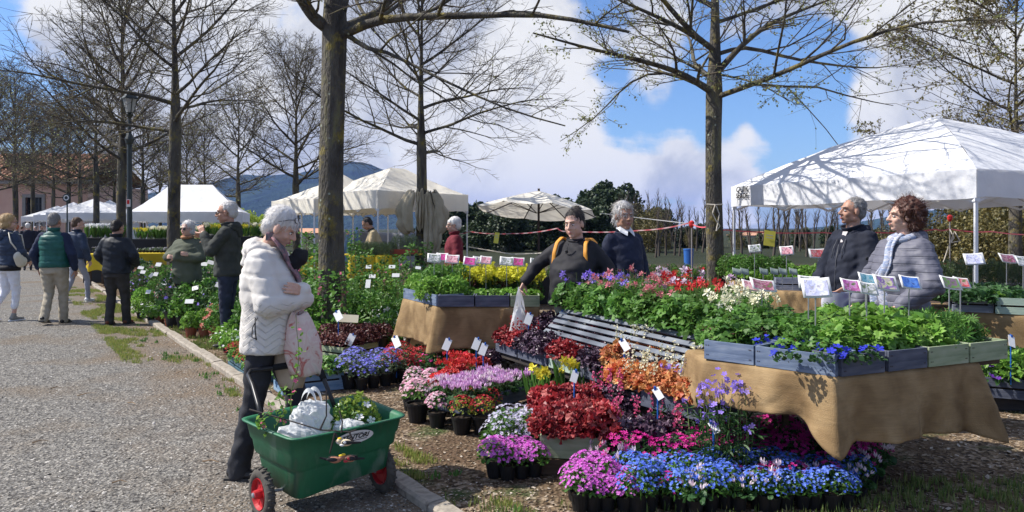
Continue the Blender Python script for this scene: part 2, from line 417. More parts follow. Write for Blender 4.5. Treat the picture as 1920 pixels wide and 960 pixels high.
pebbles('loose_gravel', 62000, reg_road, lambda g, n: np.clip(g.lognormal(-4.95, 0.42, n), 0.0025, 0.022), [(0.04, 0.038, 0.036), (0.14, 0.132, 0.122), (0.22, 0.208, 0.188), (0.31, 0.275, 0.23), (0.55, 0.52, 0.48)], 3)
pebbles('bark_chips', 32000, reg_mulch, lambda g, n: np.clip(g.lognormal(-4.6, 0.42, n), 0.004, 0.028), [(0.03, 0.018, 0.01), (0.12, 0.08, 0.045), (0.20, 0.145, 0.09), (0.32, 0.25, 0.18), (0.50, 0.44, 0.37)], 4, 0.35)
def grass(name, label, pts, hmin, hmax, cols, seed, n_b=9, wid=0.06):
 g = np.random.default_rng(seed); pts = np.repeat(np.asarray(pts), n_b, 0); n = len(pts)
 pts = pts + np.concatenate([g.normal(0, 0.022, (n, 2)), np.zeros((n, 1))], 1)
 tv = np.array([(-1, 0, 0), (1, 0, 0), (-0.7, 0.6, 0.12), (0.7, 0.6, 0.12), (0, 1, 0.4)]); tv = tv * np.array([wid, 1, 1])
 tf = np.array([(0, 1, 3), (0, 3, 2), (2, 3, 4)])
 a = g.uniform(0, 2 * PI, n); tl = g.uniform(0.1, 0.9, n)
 D = np.stack([np.cos(a) * tl, np.sin(a) * tl, np.ones(n)], 1); Nn = np.stack([np.cos(a), np.sin(a), -tl], 1)
 V, Fc = expand(tv, tf, pts, frames(D, -Nn), g.uniform(hmin, hmax, n))
 return tag(link(name, mesh_np(name, V, Fc), mats=leafm(name + '_blades', cols, 0.35)), label, 'grass', kind='stuff')
g = np.random.default_rng(11)
def band(n, d0, d1, off0, off1, clump=0.5):
 out = []
 while len(out) < n:
  d = g.uniform(d0, d1); o = g.uniform(off0, off1)
  if mnoise.noise(Vector((d * 1.1, o * 1.6, 3))) + 0.45 * mnoise.noise(Vector((d * 5, o * 6, 9))) > clump - 0.5: out.append((kerbX(d) + o, d, 0.0))
 return out
grass('verge_grass', 'short green and yellow grass growing along the gravel side of the kerb', band(2700, 8.3, 20, -1.0, -0.06, 0.62) + band(160, 5.5, 8.3, -0.5, -0.06, 0.85) + band(120, 4, 6, 0.1, 0.5, 0.8), 0.014, 0.045,
      [(0.11, 0.17, 0.03), (0.20, 0.26, 0.05), (0.34, 0.30, 0.11), (0.13, 0.19, 0.04)], 5, wid=0.10)
grass('bed_grass', 'sparse grass between the pots inside the kerb', band(1500, 7.6, 18, 0.06, 1.4, 0.62) + [(g.uniform(1.6, 4.5), g.uniform(3.4, 4.7), 0) for _ in range(700)] + [(g.uniform(-0.4, 1.6), g.uniform(3.3, 4.3), 0) for _ in range(160)], 0.02, 0.06,
      [(0.07, 0.12, 0.025), (0.12, 0.17, 0.04), (0.22, 0.21, 0.08)], 6, wid=0.09)
weedpts = [(kerbX(d) + o, d, 0.01) for d, o in [(g.uniform(6.3, 8.0), g.uniform(-0.45, -0.08)) for _ in range(7)] + [(g.uniform(8.5, 12), g.uniform(-0.6, -0.08)) for _ in range(16)] + [(g.uniform(4, 5.2), g.uniform(-0.2, 0.5)) for _ in range(3)]]
grass('broadleaf_weeds', 'low broadleaf weeds at the foot of the kerb stones', weedpts, 0.02, 0.045, [(0.05, 0.12, 0.025), (0.11, 0.20, 0.05)], 8, 12, wid=0.22)
tw = MB()
for (px, py, an, ln) in [(145, 742, 0.7, 0.16), (240, 755, -0.6, 0.12), (95, 728, 0.2, 0.1), (330, 700, 1.0, 0.08), (60, 830, 0.4, 0.1), (380, 865, -0.2, 0.12), (210, 905, 0.1, 0.09)]:
 p = P(px, py, 0.012); q = p + Vector((math.cos(an), math.sin(an), 0.02)) * ln; tw.tube([p, (p + q) / 2 + Vector((0, 0.01, 0.01)), q], [0.005, 0.004, 0.002], 5)
tag(tw.build('fallen_twigs', M('twig_litter', [(0.16, 0.10, 0.05), (0.30, 0.20, 0.12)])), 'dry twigs and bark bits lying on the gravel road', 'twigs', kind='stuff')
def hill(name, prof, dist, depth, cols, z0=-5, seed=0):
 mb = MB(); nu = 90; nv = 14
 pxs = [p[0] for p in prof]; zs = [p[1] for p in prof]
 def fn(u, v):
  px = pxs[0] + (pxs[-1] - pxs[0]) * u; py = np.interp(px, pxs, zs); d = dist - depth * (1 - v)
  top = (HY - py) / F * dist + CH; hgt = top * (v ** 0.8)
  hgt += top * 0.10 * (mnoise.noise(Vector((u * 22, v * 3, seed))) + 0.5 * mnoise.noise(Vector((u * 60, v * 8, seed)))) * min(1, v * 3) * (1 if v < 1 else 0.35)
  return ((px - 960) / F * dist, d, max(hgt, z0) if v > 0 else z0)
 mb.grid(fn, nu, nv); fn2 = lambda u, v: (fn(u, 1)[0], dist + v * depth, fn(u, 1)[2] * (1 - v) + z0 * v)
 mb.grid(fn2, nu, 3)
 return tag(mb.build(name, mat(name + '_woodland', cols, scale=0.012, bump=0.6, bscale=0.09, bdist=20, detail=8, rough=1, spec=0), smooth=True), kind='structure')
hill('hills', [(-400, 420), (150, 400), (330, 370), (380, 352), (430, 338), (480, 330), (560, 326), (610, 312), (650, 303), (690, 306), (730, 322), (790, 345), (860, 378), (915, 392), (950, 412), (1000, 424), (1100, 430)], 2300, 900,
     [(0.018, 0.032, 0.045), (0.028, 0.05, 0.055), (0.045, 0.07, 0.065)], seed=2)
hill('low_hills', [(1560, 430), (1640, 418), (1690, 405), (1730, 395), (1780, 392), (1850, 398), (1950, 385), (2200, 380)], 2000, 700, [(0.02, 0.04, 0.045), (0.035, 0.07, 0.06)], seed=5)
bw = empty('farm_building', (0, 0, 0), 'long pink plastered building with a tiled roof behind the bare trees at the left', 'building')
pinkm = mat('pink_plaster', [(0.55, 0.33, 0.26), (0.62, 0.40, 0.31)], scale=1.2, bump=0.2, bscale=20)
stonem = mat('grey_stone_trim', [(0.20, 0.19, 0.18), (0.30, 0.28, 0.26)], scale=6)
def AW(px, z, d): return Vector(((px - 960) / F * d, d, z))
BD = 62
b = MB(); x0 = AW(-260, 0, BD).x; x1 = AW(165, 0, BD).x
wz = lambda py: CH + (HY - py) / F * BD
wins = [(-70, 368, 420), (64, 368, 420)]
cuts = [x0];
for c, t, bt in wins: cuts += [AW(c - 17, 0, BD).x, AW(c + 17, 0, BD).x]
cuts.append(x1)
for i in range(len(cuts) - 1):
 xa, xb = cuts[i], cuts[i + 1]
 if i % 2 == 0: b.box(((xa + xb) / 2, BD + 0.25, 2.6), (xb - xa, 0.5, 5.2))
 else:
  zt, zb = wz(370), wz(419); b.box(((xa + xb) / 2, BD + 0.25, zb / 2), (xb - xa, 0.5, zb)); b.box(((xa + xb) / 2, BD + 0.25, (zt + 5.2) / 2), (xb - xa, 0.5, 5.2 - zt))
b.box(((x0 + x1) / 2, BD + 10, 2.6), (x1 - x0, 0.4, 5.2)); b.box((x1 - 0.2, BD + 5.1, 2.6), (0.4, 9.2, 5.2))
b.build('wall', pinkm, bw)
co = MB(); co.box(((x0 + x1) / 2, BD - 0.12, 5.35), (x1 - x0 + 0.4, 0.7, 0.35)); co.build('cornice', stonem, bw)
for c, t, bt in wins:
 cx = AW(c, 0, BD).x; zt, zb = wz(370), wz(419); w_ = 34 / F * BD
 f = MB()
 for sx in (-1, 1): f.box((cx + sx * (w_ / 2 + 0.06), BD - 0.03, (zt + zb) / 2), (0.26, 0.12, zt - zb + 0.5))
 f.box((cx, BD - 0.03, zt + 0.12), (w_ - 0.14, 0.12, 0.26)); f.box((cx, BD - 0.06, zb - 0.1), (w_ - 0.14, 0.2, 0.2))
 wo = f.build('window', stonem, bw)
 gl = MB(); gl.box((cx, BD + 0.3, (zt + zb) / 2), (w_, 0.04, zt - zb)); gl.build('pane', M('dark_glass', (0.02, 0.022, 0.025), rough=0.15, spec=0.6), wo)
 gr = MB()
 for k in range(5): gr.box((cx + (k - 2) * w_ / 5, BD + 0.18, (zt + zb) / 2), (0.05, 0.05, zt - zb))
 for k in range(3): gr.box((cx, BD + 0.15, zb + (k + 1) * (zt - zb) / 4), (w_, 0.02, 0.05))
 gr.build('bars', M('iron', (0.05, 0.05, 0.055)), wo)
tile = mat('clay_roof_tile', [(0.32, 0.13, 0.08), (0.50, 0.27, 0.17), (0.42, 0.20, 0.12)], island=True)
rt = MB(); nr, ncx = 11, int((x1 - x0) / 0.42)
for j in range(nr):
 for i in range(ncx):
  xx = x0 + (i + 0.5) * 0.42; y0 = BD - 0.6 + j * 0.45; z0 = 5.5 + j * 0.225 + random.uniform(-0.01, 0.02)
  a = [(xx - 0.2, y0, z0), (xx - 0.1, y0, z0 + 0.11), (xx + 0.1, y0, z0 + 0.11), (xx + 0.2, y0, z0)]
  a2 = [(x, y + 0.52, z + 0.25) for x, y, z in a]; rt.add(a + a2, [(0, 1, 5, 4), (1, 2, 6, 5), (2, 3, 7, 6), (0, 3, 2, 1)])
rt.build('roof_tiles', tile, bw, kind='stuff')
rb = MB(); rb.add([(x0, BD - 0.6, 5.46), (x1, BD - 0.6, 5.46), (x1, BD + 4.5, 7.96), (x0, BD + 4.5, 7.96), (x0, BD + 10.5, 5.4), (x1, BD + 10.5, 5.4)], [(0, 1, 2, 3), (3, 2, 5, 4), (0, 4, 5, 1)]); rb.build('roof', tile, bw)
dm = MB(); cx = AW(14, 0, BD).x; dm.box((cx, BD + 1.6, 6.6), (1.2, 1.6, 1.3)); dm.box((cx, BD + 1.6, 7.35), (1.5, 1.9, 0.22)); dm.build('chimney', mat('chimney_brick', [(0.30, 0.14, 0.10), (0.28, 0.26, 0.24)], scale=2), bw)
def far_house(px0, px1, pyr, d, label, wallc=(0.5, 0.42, 0.34)):
 c = AW((px0 + px1) / 2, 0, d); wd = (px1 - px0) / F * d; top = CH + (HY - pyr) / F * d; top = max(top, 0.4)
 h = top - 1.2 if top > 3 else top * 0.6
 e = empty('house', c + Vector((0, 0, -3.0)), label, 'house')
 hz = h + 3.0; tz = top + 3.0
 m_ = MB(); m_.box((0, 3, hz / 2), (wd, 6, hz)); m_.build('wall', M('house_wall', [(0.55, 0.47, 0.38), (0.6, 0.5, 0.4)]), e)
 r = MB(); w2 = wd / 2 + 0.3; r.add([(-w2, -0.4, hz - 0.05), (w2, -0.4, hz - 0.05), (w2, 3, tz), (-w2, 3, tz), (-w2, 6.4, hz - 0.05), (w2, 6.4, hz - 0.05)], [(0, 1, 2, 3), (3, 2, 5, 4), (0, 3, 4), (1, 5, 2), (0, 4, 5, 1)])
 r.build('roof', tile, e)
 for k in range(2):
  w_ = MB(); w_.box(((k - 0.5) * wd * 0.4, -0.03, hz * 0.7), (0.9, 0.08, 1.1)); w_.build('window', M('dark_glass', 0), e)
far_house(1384, 1442, 438, 130, 'low house with orange tiled roof seen between bare trunks left of the yellow card')
far_house(1412, 1450, 434, 160, 'smaller red roofed house just behind the low orange roofed one')
far_house(545, 598, 428, 110, 'pale house with a pinkish roof behind the thin trunk left of the big trunk')
far_house(1228, 1262, 454, 140, 'small white walled hut glimpsed between the bare poles left of the tall tree')
# ================================================================== TREES
barkm = mat('linden_bark', [(0.032, 0.029, 0.026), (0.062, 0.056, 0.048), (0.10, 0.09, 0.073), (0.15, 0.14, 0.07)], scale=5, stretch=(1, 1, 0.35), rough=0.95, bump=1.0, bscale=34, bdist=0.045, detail=8, dist=0.6)
def lichen_bark():
 m = barkm; nt = m.node_tree; N = nt.nodes; L = nt.links; b = N['Principled BSDF']
 src = b.inputs['Base Color'].links[0].from_socket
 n = N.new('ShaderNodeTexNoise'); n.inputs['Scale'].default_value = 3.2; n.inputs['Detail'].default_value = 9; n.inputs['Roughness'].default_value = 0.7
 tc = [x for x in N if x.type == 'TEX_COORD'][0]; L.new(tc.outputs['Object'], n.inputs['Vector'])
 mr = N.new('ShaderNodeMapRange'); mr.inputs['From Min'].default_value = 0.53; mr.inputs['From Max'].default_value = 0.66; mr.inputs['To Max'].default_value = 0.8
 L.new(n.outputs['Fac'], mr.inputs['Value'])
 mx = N.new('ShaderNodeMix'); mx.data_type = 'RGBA'; mx.inputs['B'].default_value = (0.24, 0.19, 0.035, 1)
 L.new(mr.outputs[0], mx.inputs['Factor']); L.new(src, mx.inputs['A'])
 v = N.new('ShaderNodeTexVoronoi'); v.inputs['Scale'].default_value = 9; L.new(tc.outputs['Object'], v.inputs['Vector'])
 m2 = N.new('ShaderNodeMapRange'); m2.inputs['From Min'].default_value = 0.17; m2.inputs['From Max'].default_value = 0.08; L.new(v.outputs['Distance'], m2.inputs['Value'])
 mx2 = N.new('ShaderNodeMix'); mx2.data_type = 'RGBA'; mx2.inputs['B'].default_value = (0.30, 0.33, 0.26, 1)
 g2 = N.new('ShaderNodeMath'); g2.operation = 'MULTIPLY'; sp = N.new('ShaderNodeSeparateColor'); L.new(v.outputs['Color'], sp.inputs[0])
 gt = N.new('ShaderNodeMath'); gt.operation = 'GREATER_THAN'; gt.inputs[1].default_value = 0.72; L.new(sp.outputs[0], gt.inputs[0])
 L.new(gt.outputs[0], g2.inputs[0]); L.new(m2.outputs[0], g2.inputs[1]); L.new(g2.outputs[0], mx2.inputs['Factor']); L.new(mx.outputs['Result'], mx2.inputs['A'])
 L.new(mx2.outputs['Result'], b.inputs['Base Color'])
lichen_bark()
twigm = mat('twig_bark', [(0.05, 0.04, 0.035), (0.10, 0.08, 0.06), (0.15, 0.13, 0.07)], scale=6, rough=0.9)
budm = leafm('opening_buds', [(0.26, 0.30, 0.10), (0.38, 0.40, 0.16), (0.20, 0.19, 0.07)], 0.4)
def grow_path(p, d, L_, r, n, up, wand, g, droop=0.0, tip=0.25):
 pts = [p.copy()]; rr = [r]; d = d / np.linalg.norm(d); st = L_ / (n - 1)
 for i in range(n - 1):
  t = i / (n - 1); d = d + g.normal(0, wand, 3); d[2] += up * (1 - t) - droop * t; d /= np.linalg.norm(d)
  p = p + d * st; pts.append(p.copy()); rr.append(r * (1 - (1 - tip) * (i + 1) / (n - 1)))
 return np.array(pts), np.array(rr)
def at_path(pts, t):
 f = t * (len(pts) - 1); i = min(int(f), len(pts) - 2); q = f - i
 return pts[i] * (1 - q) + pts[i + 1] * q, nrmz(pts[i + 1] - pts[i])
def side_dir(T, g, ang, planar=0.6, sgn=1):
 hz = np.cross(T, [0, 0, 1.0]); hz = nrmz(hz) if np.linalg.norm(hz) > 0.05 else np.array([1.0, 0, 0])
 vt = np.cross(hz, T); lat = hz * sgn + vt * g.normal(0.1, 1 - planar); lat = nrmz(lat)
 return T * math.cos(ang) + lat * math.sin(ang)
def crown(limbs, g, P_, l1=9, l2=6, l3=3, ls=1.0, buds=0, trmin=0.0035, budsize=0.03, dr=0.03):
 big = []; small = []; tips = []
 for pts, rr, L0 in limbs:
  big.append((pts, rr)); sg = 1
  for i in range(l1):
   t = 0.18 + 0.8 * (i + g.uniform(-0.3, 0.3)) / l1; t = min(max(t, 0.1), 0.99); sg = -sg
   p, T = at_path(pts, t); r = np.interp(t, np.linspace(0, 1, len(rr)), rr) * 0.55
   Lb = L0 * (0.55 * (1 - t) + 0.2) * g.uniform(0.7, 1.25) * ls
   a, b_ = grow_path(p, side_dir(T, g, g.uniform(0.55, 1.0), 0.6, sg), Lb, max(r, trmin * 1.6), 6, 0.07, 0.13, g, dr); big.append((a, b_)); s2 = 1
   for j in range(l2):
    t2 = 0.15 + 0.84 * (j + g.uniform(0, 0.7)) / l2; t2 = min(t2, 0.98); s2 = -s2
    p2, T2 = at_path(a, t2); r2 = max(np.interp(t2, np.linspace(0, 1, 6), b_) * 0.6, trmin)
    L2 = max(Lb * (0.6 * (1 - t2) + 0.22) * g.uniform(0.6, 1.3), 0.18)
    c, e = grow_path(p2, side_dir(T2, g, g.uniform(0.5, 1.0), 0.45, s2), L2, r2, 5, 0.03, 0.16, g, 0.05, 0.5); small.append((c, e)); s3 = 1
    for k in range(l3):
     t3 = 0.2 + 0.78 * g.uniform(0, 1); s3 = -s3; p3, T3 = at_path(c, t3)
     q, e3 = grow_path(p3, side_dir(T3, g, g.uniform(0.4, 1.0), 0.3, s3), L2 * g.uniform(0.25, 0.55), trmin * 0.9, 3, 0.02, 0.15, g, 0.0, 0.6)
     small.append((q, e3)); tips.append(q[-1]); tips.append(q[1])
    tips.append(c[-1]); tips.append(c[2]); tips.append(c[3])
 return big, small, np.array(tips)
def default_limbs(g, r0, z0, z1, n, L_, rad, e0=8, e1=62):
 out = []; az = g.uniform(0, 6)
 for i in range(n):
  t = i / (n - 1); z = z0 + (z1 - z0) * (t ** 0.9) + g.uniform(-0.1, 0.1); az += 2.4 + g.uniform(-0.4, 0.4)
  e = R_(e0 + (e1 - e0) * t + g.uniform(-8, 8)); L0 = L_ * (1 - 0.45 * t) * g.uniform(0.8, 1.12)
  d = np.array([math.cos(az) * math.cos(e), math.sin(az) * math.cos(e), math.sin(e)])
  p, r = grow_path(np.array([0, 0, z]), d, L0, rad * (1 - 0.5 * t) * g.uniform(0.7, 1.1), 10, 0.07, 0.07, g, 0.05, 0.22); out.append((p, r, L0))
 return out
def trunk_mesh(name, r0, z0, ztop, seed, lean=(0, 0), sides=14):
 g = np.random.default_rng(seed); zs = [-0.1, 0.0, 0.12, 0.35, 0.8, 1.4, 2.0, 2.6, 3.2, z0, z0 + 0.5, z0 + 1.2, z0 + 2.2, z0 + 3.2, ztop]
 rs = [1.5, 1.42, 1.22, 1.08, 1.0, 0.96, 0.93, 0.91, 0.90, 0.93, 0.72, 0.5, 0.33, 0.2, 0.06]; V = []
 zs = sorted(zs); n = sides
 for z, r in zip(zs, rs):
  cx = lean[0] * z + 0.02 * math.sin(z * 1.3 + seed); cy = lean[1] * z + 0.02 * math.cos(z * 1.1 + seed)
  for k in range(n):
   a = 2 * PI * k / n; rr = r0 * r * (1 + 0.05 * math.sin(3 * a + z * 0.8 + seed) + 0.025 * math.sin(7 * a + z * 3)); V.append((cx + rr * math.cos(a), cy + rr * math.sin(a), z))
 Fc = [(i * n + k, i * n + (k + 1) % n, (i + 1) * n + (k + 1) % n, (i + 1) * n + k) for i in range(len(zs) - 1) for k in range(n)]
 return mesh_np(name, V, Fc, smooth=True)
bud_tv = np.array([(0, 0, 0), (-0.35, 0.5, 0.1), (0.35, 0.5, 0.1), (0, 1.0, -0.1)]); bud_tf = np.array([(0, 2, 1), (1, 2, 3)])
def bud_mesh(tips, n, size, g, name='buds'):
 idx = g.choice(len(tips), n, replace=n > len(tips)); pos = tips[idx] + g.normal(0, 0.02, (n, 3))
 D = g.normal(0, 0.5, (n, 3)); D[:, 2] -= 0.6; Nn = g.normal(0, 1, (n, 3))
 V, Fc = expand(bud_tv, bud_tf, pos, frames(D, Nn), g.uniform(0.6, 1.3, n) * size); return mesh_np(name, V, Fc)
def tree_meshes(name, seed, r0=0.15, z0=3.8, ztop=9.2, limbs=None, nl=15, L_=4.0, nb=2500, l=(9, 6, 3), rad=0.055, trmin=0.0035, budsize=0.028, e=(8, 62)):
 g = np.random.default_rng(seed); lm = default_limbs(g, r0, z0 - 0.1, ztop - 1.6, nl, L_, rad, *e)
 if limbs: lm = limbs + lm
 big, small, tips = crown(lm, g, None, *l, trmin=trmin)
 V1, F1 = tubes_np(big, 6); V2, F2 = tubes_np(small, 3)
 V, Fc, mi = cat_meshes([(V1, F1, 0), (V2, F2, 1)])
 me = mesh_np(name + '_branches', V, Fc, mi, smooth=True); me.materials.append(barkm); me.materials.append(twigm)
 tr = trunk_mesh(name + '_trunk', r0, z0, ztop, seed); tr.materials.append(barkm)
 bu = bud_mesh(tips, nb, budsize, g) if nb else None
 if bu: bu.materials.append(budm)
 return tr, me, bu
def put_tree(meshes, loc, label, group='bare linden trees in rows', rot=0, sc_=1.0, name='linden_tree', cat='tree'):
 e = empty(name, loc, label, cat, group, rot, sc_)
 link('trunk', meshes[0], e); link('branches', meshes[1], e, kind='stuff')
 if meshes[2]: link('buds', meshes[2], e, kind='stuff')
 return e
def rel(base, pts, r0, r1):
 """limb through real points given by (photo column, row, depth), made local to the tree"""
 q = np.array([list(A(*p) - base) for p in pts]); n = 12
 t = np.linspace(0, 1, len(q)); tt = np.linspace(0, 1, n); s = np.stack([np.interp(tt, t, q[:, k]) for k in range(3)], 1)
 s[1:-1] = (s[:-2] + 2 * s[1:-1] + s[2:]) / 4
 return s, np.linspace(r0, r1, n), float(np.linalg.norm(q[-1] - q[0])) * 0.8
b1 = Vector((-2.24, 9.5, 0));
l1 = [rel(b1, [(632, 70, 9.5), (672, 50, 9.4), (720, 34, 9.2), (800, 30, 9.0), (900, 30, 8.8), (1010, 24, 8.6), (1100, 42, 8.4), (1180, 60, 8.3)], 0.066, 0.016),
      rel(b1, [(612, 50, 9.5), (590, 35, 9.4), (570, 10, 9.3), (545, -30, 9.2), (500, -90, 9.2)], 0.085, 0.03),
      rel(b1, [(645, 60, 9.5), (690, 95, 9.3), (715, 92, 9.2), (760, 115, 9.0), (850, 160, 8.8), (960, 210, 8.6), (1060, 236, 8.5)], 0.035, 0.008),
      rel(b1, [(640, 20, 9.5), (650, -20, 9.6), (700, -90, 9.8), (760, -160, 10)], 0.07, 0.03)]
t625 = tree_meshes('near_linden', 21, 0.165, 4.1, 9.6, l1, nl=9, nb=900, l=(8, 5, 3), e=(28, 68))
put_tree(t625, b1, 'thick lichened trunk beside the ivory coated woman, long limb reaching right')
b2 = Vector((3.28, 12.3, 0))
l2 = [rel(b2, [(1335, 172, 12.3), (1300, 150, 12.1), (1262, 130, 12.0), (1180, 108, 11.7), (1100, 90, 11.4), (1000, 62, 11.0)], 0.062, 0.012),
      rel(b2, [(1335, 178, 12.3), (1310, 158, 12.4), (1230, 128, 12.6), (1170, 160, 12.8), (1120, 220, 12.9), (1050, 265, 13)], 0.03, 0.006),
      rel(b2, [(1350, 130, 12.3), (1390, 85, 12.1), (1440, 45, 11.9), (1500, 20, 11.6), (1580, -10, 11.4)], 0.055, 0.012),
      rel(b2, [(1350, 100, 12.3), (1400, 85, 12.5), (1480, 110, 12.8), (1560, 122, 13), (1640, 130, 13.3), (1700, 118, 13.5)], 0.04, 0.006),
      rel(b2, [(1335, 90, 12.3), (1290, 60, 12.2), (1230, 30, 12.1), (1160, 0, 12), (1100, -30, 12)], 0.05, 0.01),
      rel(b2, [(1352, 140, 12.3), (1400, 150, 11.8), (1440, 165, 11.3), (1480, 190, 10.9)], 0.02, 0.005)]
t1340 = tree_meshes('budding_linden', 33, 0.14, 3.75, 9.5, l2, nl=14, nb=8500, L_=4.3, l=(9, 6, 3), budsize=0.042, e=(2, 60))
put_tree(t1340, b2, 'budding linden with pale rope knotted round its trunk left of the white tent')
gA = tree_meshes('linden_a', 5, 0.14, 3.6, 9.0, nl=20, nb=1200, L_=3.6, l=(9, 6, 4), trmin=0.0052, e=(5, 68))
gB = tree_meshes('linden_b', 8, 0.14, 3.5, 9.4, nl=22, nb=1500, L_=3.4, l=(9, 6, 4), trmin=0.0058, e=(10, 70))
gC = tree_meshes('linden_c', 15, 0.12, 3.3, 8.6, nl=18, nb=1600, L_=3.4, l=(8, 5, 4), trmin=0.007, budsize=0.05, e=(8, 65))
def tp(px, d): return W(px, d)
put_tree(gA, tp(790, 17.8), 'linden with a beige canvas bundle tied round its trunk', rot=0.4, sc_=0.93)
put_tree(gA, tp(327, 18.05), 'dark straight trunk behind the woman with crossed arms', rot=2.1, sc_=1.08)
put_tree(gB, tp(555, 24), 'slim linden between the white coated woman and the big trunk', rot=1.3, sc_=0.82)
put_tree(gC, tp(447, 30), 'small linden against the hills right of the left white tent', rot=3.3, sc_=0.86)
put_tree(gB, tp(229, 23.5), 'lichened yellowish trunk just left of the street lamp', rot=0.2, sc_=1.05)
put_tree(gC, tp(180, 34), 'slim dark trunk standing in front of the far white tents', rot=4.0, sc_=1.15)
k = 0
for px, d, s in [(383, 46, 1.0), (350, 52, 1.0), (300, 58, 1.05), (150, 44, 1.1), (128, 54, 1.15), (100, 50, 1.1), (62, 56, 1.35), (28, 50, 1.3), (-60, 40, 1.3), (-20, 34, 1.0), (268, 50, 1.1), (215, 56, 1.1)]:
 o = put_tree((gA, gB, gC)[k % 3] if k % 3 else gC, tp(px, d), 'far bare linden in the rows at the end of the gravel avenue', 'far trees at the end of the avenue', rot=k * 1.37, sc_=s); k += 1
g = np.random.default_rng(91); base = W(1905, 21)
lm = default_limbs(g, 0.16, 2.4, 8.0, 20, 4.6, 0.06, 0, 60)
lm = [(p, r, L0) for p, r, L0 in lm]
big, small, tips = crown(lm, g, None, 10, 7, 3, trmin=0.007)
V1, F1 = tubes_np(big, 5); V2, F2 = tubes_np(small, 3); V, Fc, mi = cat_meshes([(V1, F1, 0), (V2, F2, 1)])
me = mesh_np('leafing_branches', V, Fc, mi, True); me.materials.append(barkm); me.materials.append(twigm)
tr = trunk_mesh('leafing_trunk', 0.17, 2.4, 9, 4); tr.materials.append(barkm)
bu = bud_mesh(tips, 15000, 0.075, g, 'young_leaves'); bu.materials.append(leafm('young_leaf', [(0.10, 0.09, 0.03), (0.17, 0.15, 0.045), (0.22, 0.20, 0.06), (0.14, 0.09, 0.04)], 0.3))
e = empty('leafing_tree', base, 'tree with small olive young leaves rising behind the white tent at far right', 'tree')
link('trunk', tr, e); link('branches', me, e, kind='stuff'); link('young_leaves', bu, e, kind='stuff')
clump_tv = np.array([(0, 0, 0), (-0.5, 0.5, 0.15), (0.5, 0.45, 0.1), (0.1, 1, -0.1)]); clump_tf = np.array([(0, 2, 1), (1, 2, 3)])
def foliage_mass(seed, n, rx, ry, rz, leaf, name, lumps=9):
 g = np.random.default_rng(seed); C_ = []
 for i in range(lumps):
  a = g.uniform(0, 2 * PI); r = g.uniform(0.0, 0.8); z = g.uniform(0.12, 0.88)
  C_.append((rx * r * math.cos(a), ry * r * math.sin(a), rz * z, g.uniform(0.16, 0.40) * (1.15 - 0.7 * abs(z - 0.4))))
 C_.append((0, 0, rz * 0.4, 0.42)); C_ = np.array(C_); k = g.integers(0, len(C_), n)
 u = nrmz(g.normal(0, 1, (n, 3))); rr = g.uniform(0.25, 1.25, n) ** 0.5
 pos = C_[k, :3] + u * rr[:, None] * C_[k, 3:4] * np.array([rx, ry, rz * 0.62])
 pos[:, 2] = np.maximum(pos[:, 2], 0.03 * rz)
 D = u + g.normal(0, 0.6, (n, 3)); V, Fc = expand(clump_tv, clump_tf, pos, frames(D, u + g.normal(0, 0.5, (n, 3))), g.uniform(0.6, 1.4, n) * leaf)
 return mesh_np(name, V, Fc)
evm = leafm('evergreen_leaf', [(0.012, 0.028, 0.012), (0.03, 0.05, 0.018), (0.05, 0.075, 0.025)], 0.1)
brm = leafm('brown_leaf', [(0.10, 0.085, 0.03), (0.16, 0.13, 0.04), (0.07, 0.075, 0.03)], 0.2)
lim = leafm('willow_leaf', [(0.25, 0.36, 0.03), (0.36, 0.46, 0.05), (0.44, 0.52, 0.07)], 0.4)
ev = [foliage_mass(100 + i, 7500, 3.0, 3.0, 6.4, 0.30, 'evergreen_crown', 20) for i in range(3)]
for m_ in ev: m_.materials.append(evm)
evs = MB(); evs.tube([(0, 0, -0.2), (0.05, 0, 2.0), (0, 0.05, 4.5)], [0.16, 0.12, 0.05], 7); evt = evs.mesh('evergreen_trunk'); evt.materials.append(barkm)
i = 0
for px, d, s in [(905, 52, 0.50), (880, 60, 0.62), (925, 58, 0.56), (955, 50, 0.50), (985, 56, 0.56), (1018, 52, 0.52), (1050, 58, 0.62), (1085, 54, 0.60), (1120, 60, 0.72), (1160, 62, 0.7), (1290, 60, 0.30), (1325, 60, 0.32), (1385, 62, 0.27), (1440, 58, 0.24), (1500, 60, 0.28), (1560, 56, 0.26), (1230, 62, 0.6), (830, 62, 0.42), (800, 60, 0.35), (862, 56, 0.55), (1640, 60, 0.28)]:
 e = empty('evergreen_tree', W(px, d), 'dark rounded evergreen in the tree line beyond the field', 'tree', 'evergreens beyond the field', i * 1.9, s)
 e.scale = (s * 1.15, s * 1.15, s * random.uniform(0.82, 1.1)); link('crown', ev[i % 3], e, kind='stuff'); link('trunk', evt, e); i += 1
for px, d, s, lab in [(1135, 78, 1.02, 'tall dark evergreen, highest crown beyond the umbrella'), (1168, 80, 0.9, 'second tall evergreen, right of the highest crown'), (1105, 82, 0.8, 'tall evergreen on the left shoulder of the tall clump')]:
 e = empty('evergreen_tree', W(px, d), lab, 'tree', None, px, s); link('crown', ev[px % 2], e, kind='stuff'); link('trunk', evt, e)
brs = foliage_mass(130, 3600, 2.6, 2.4, 3.6, 0.12, 'bush_crown', 12); brs.materials.append(brm)
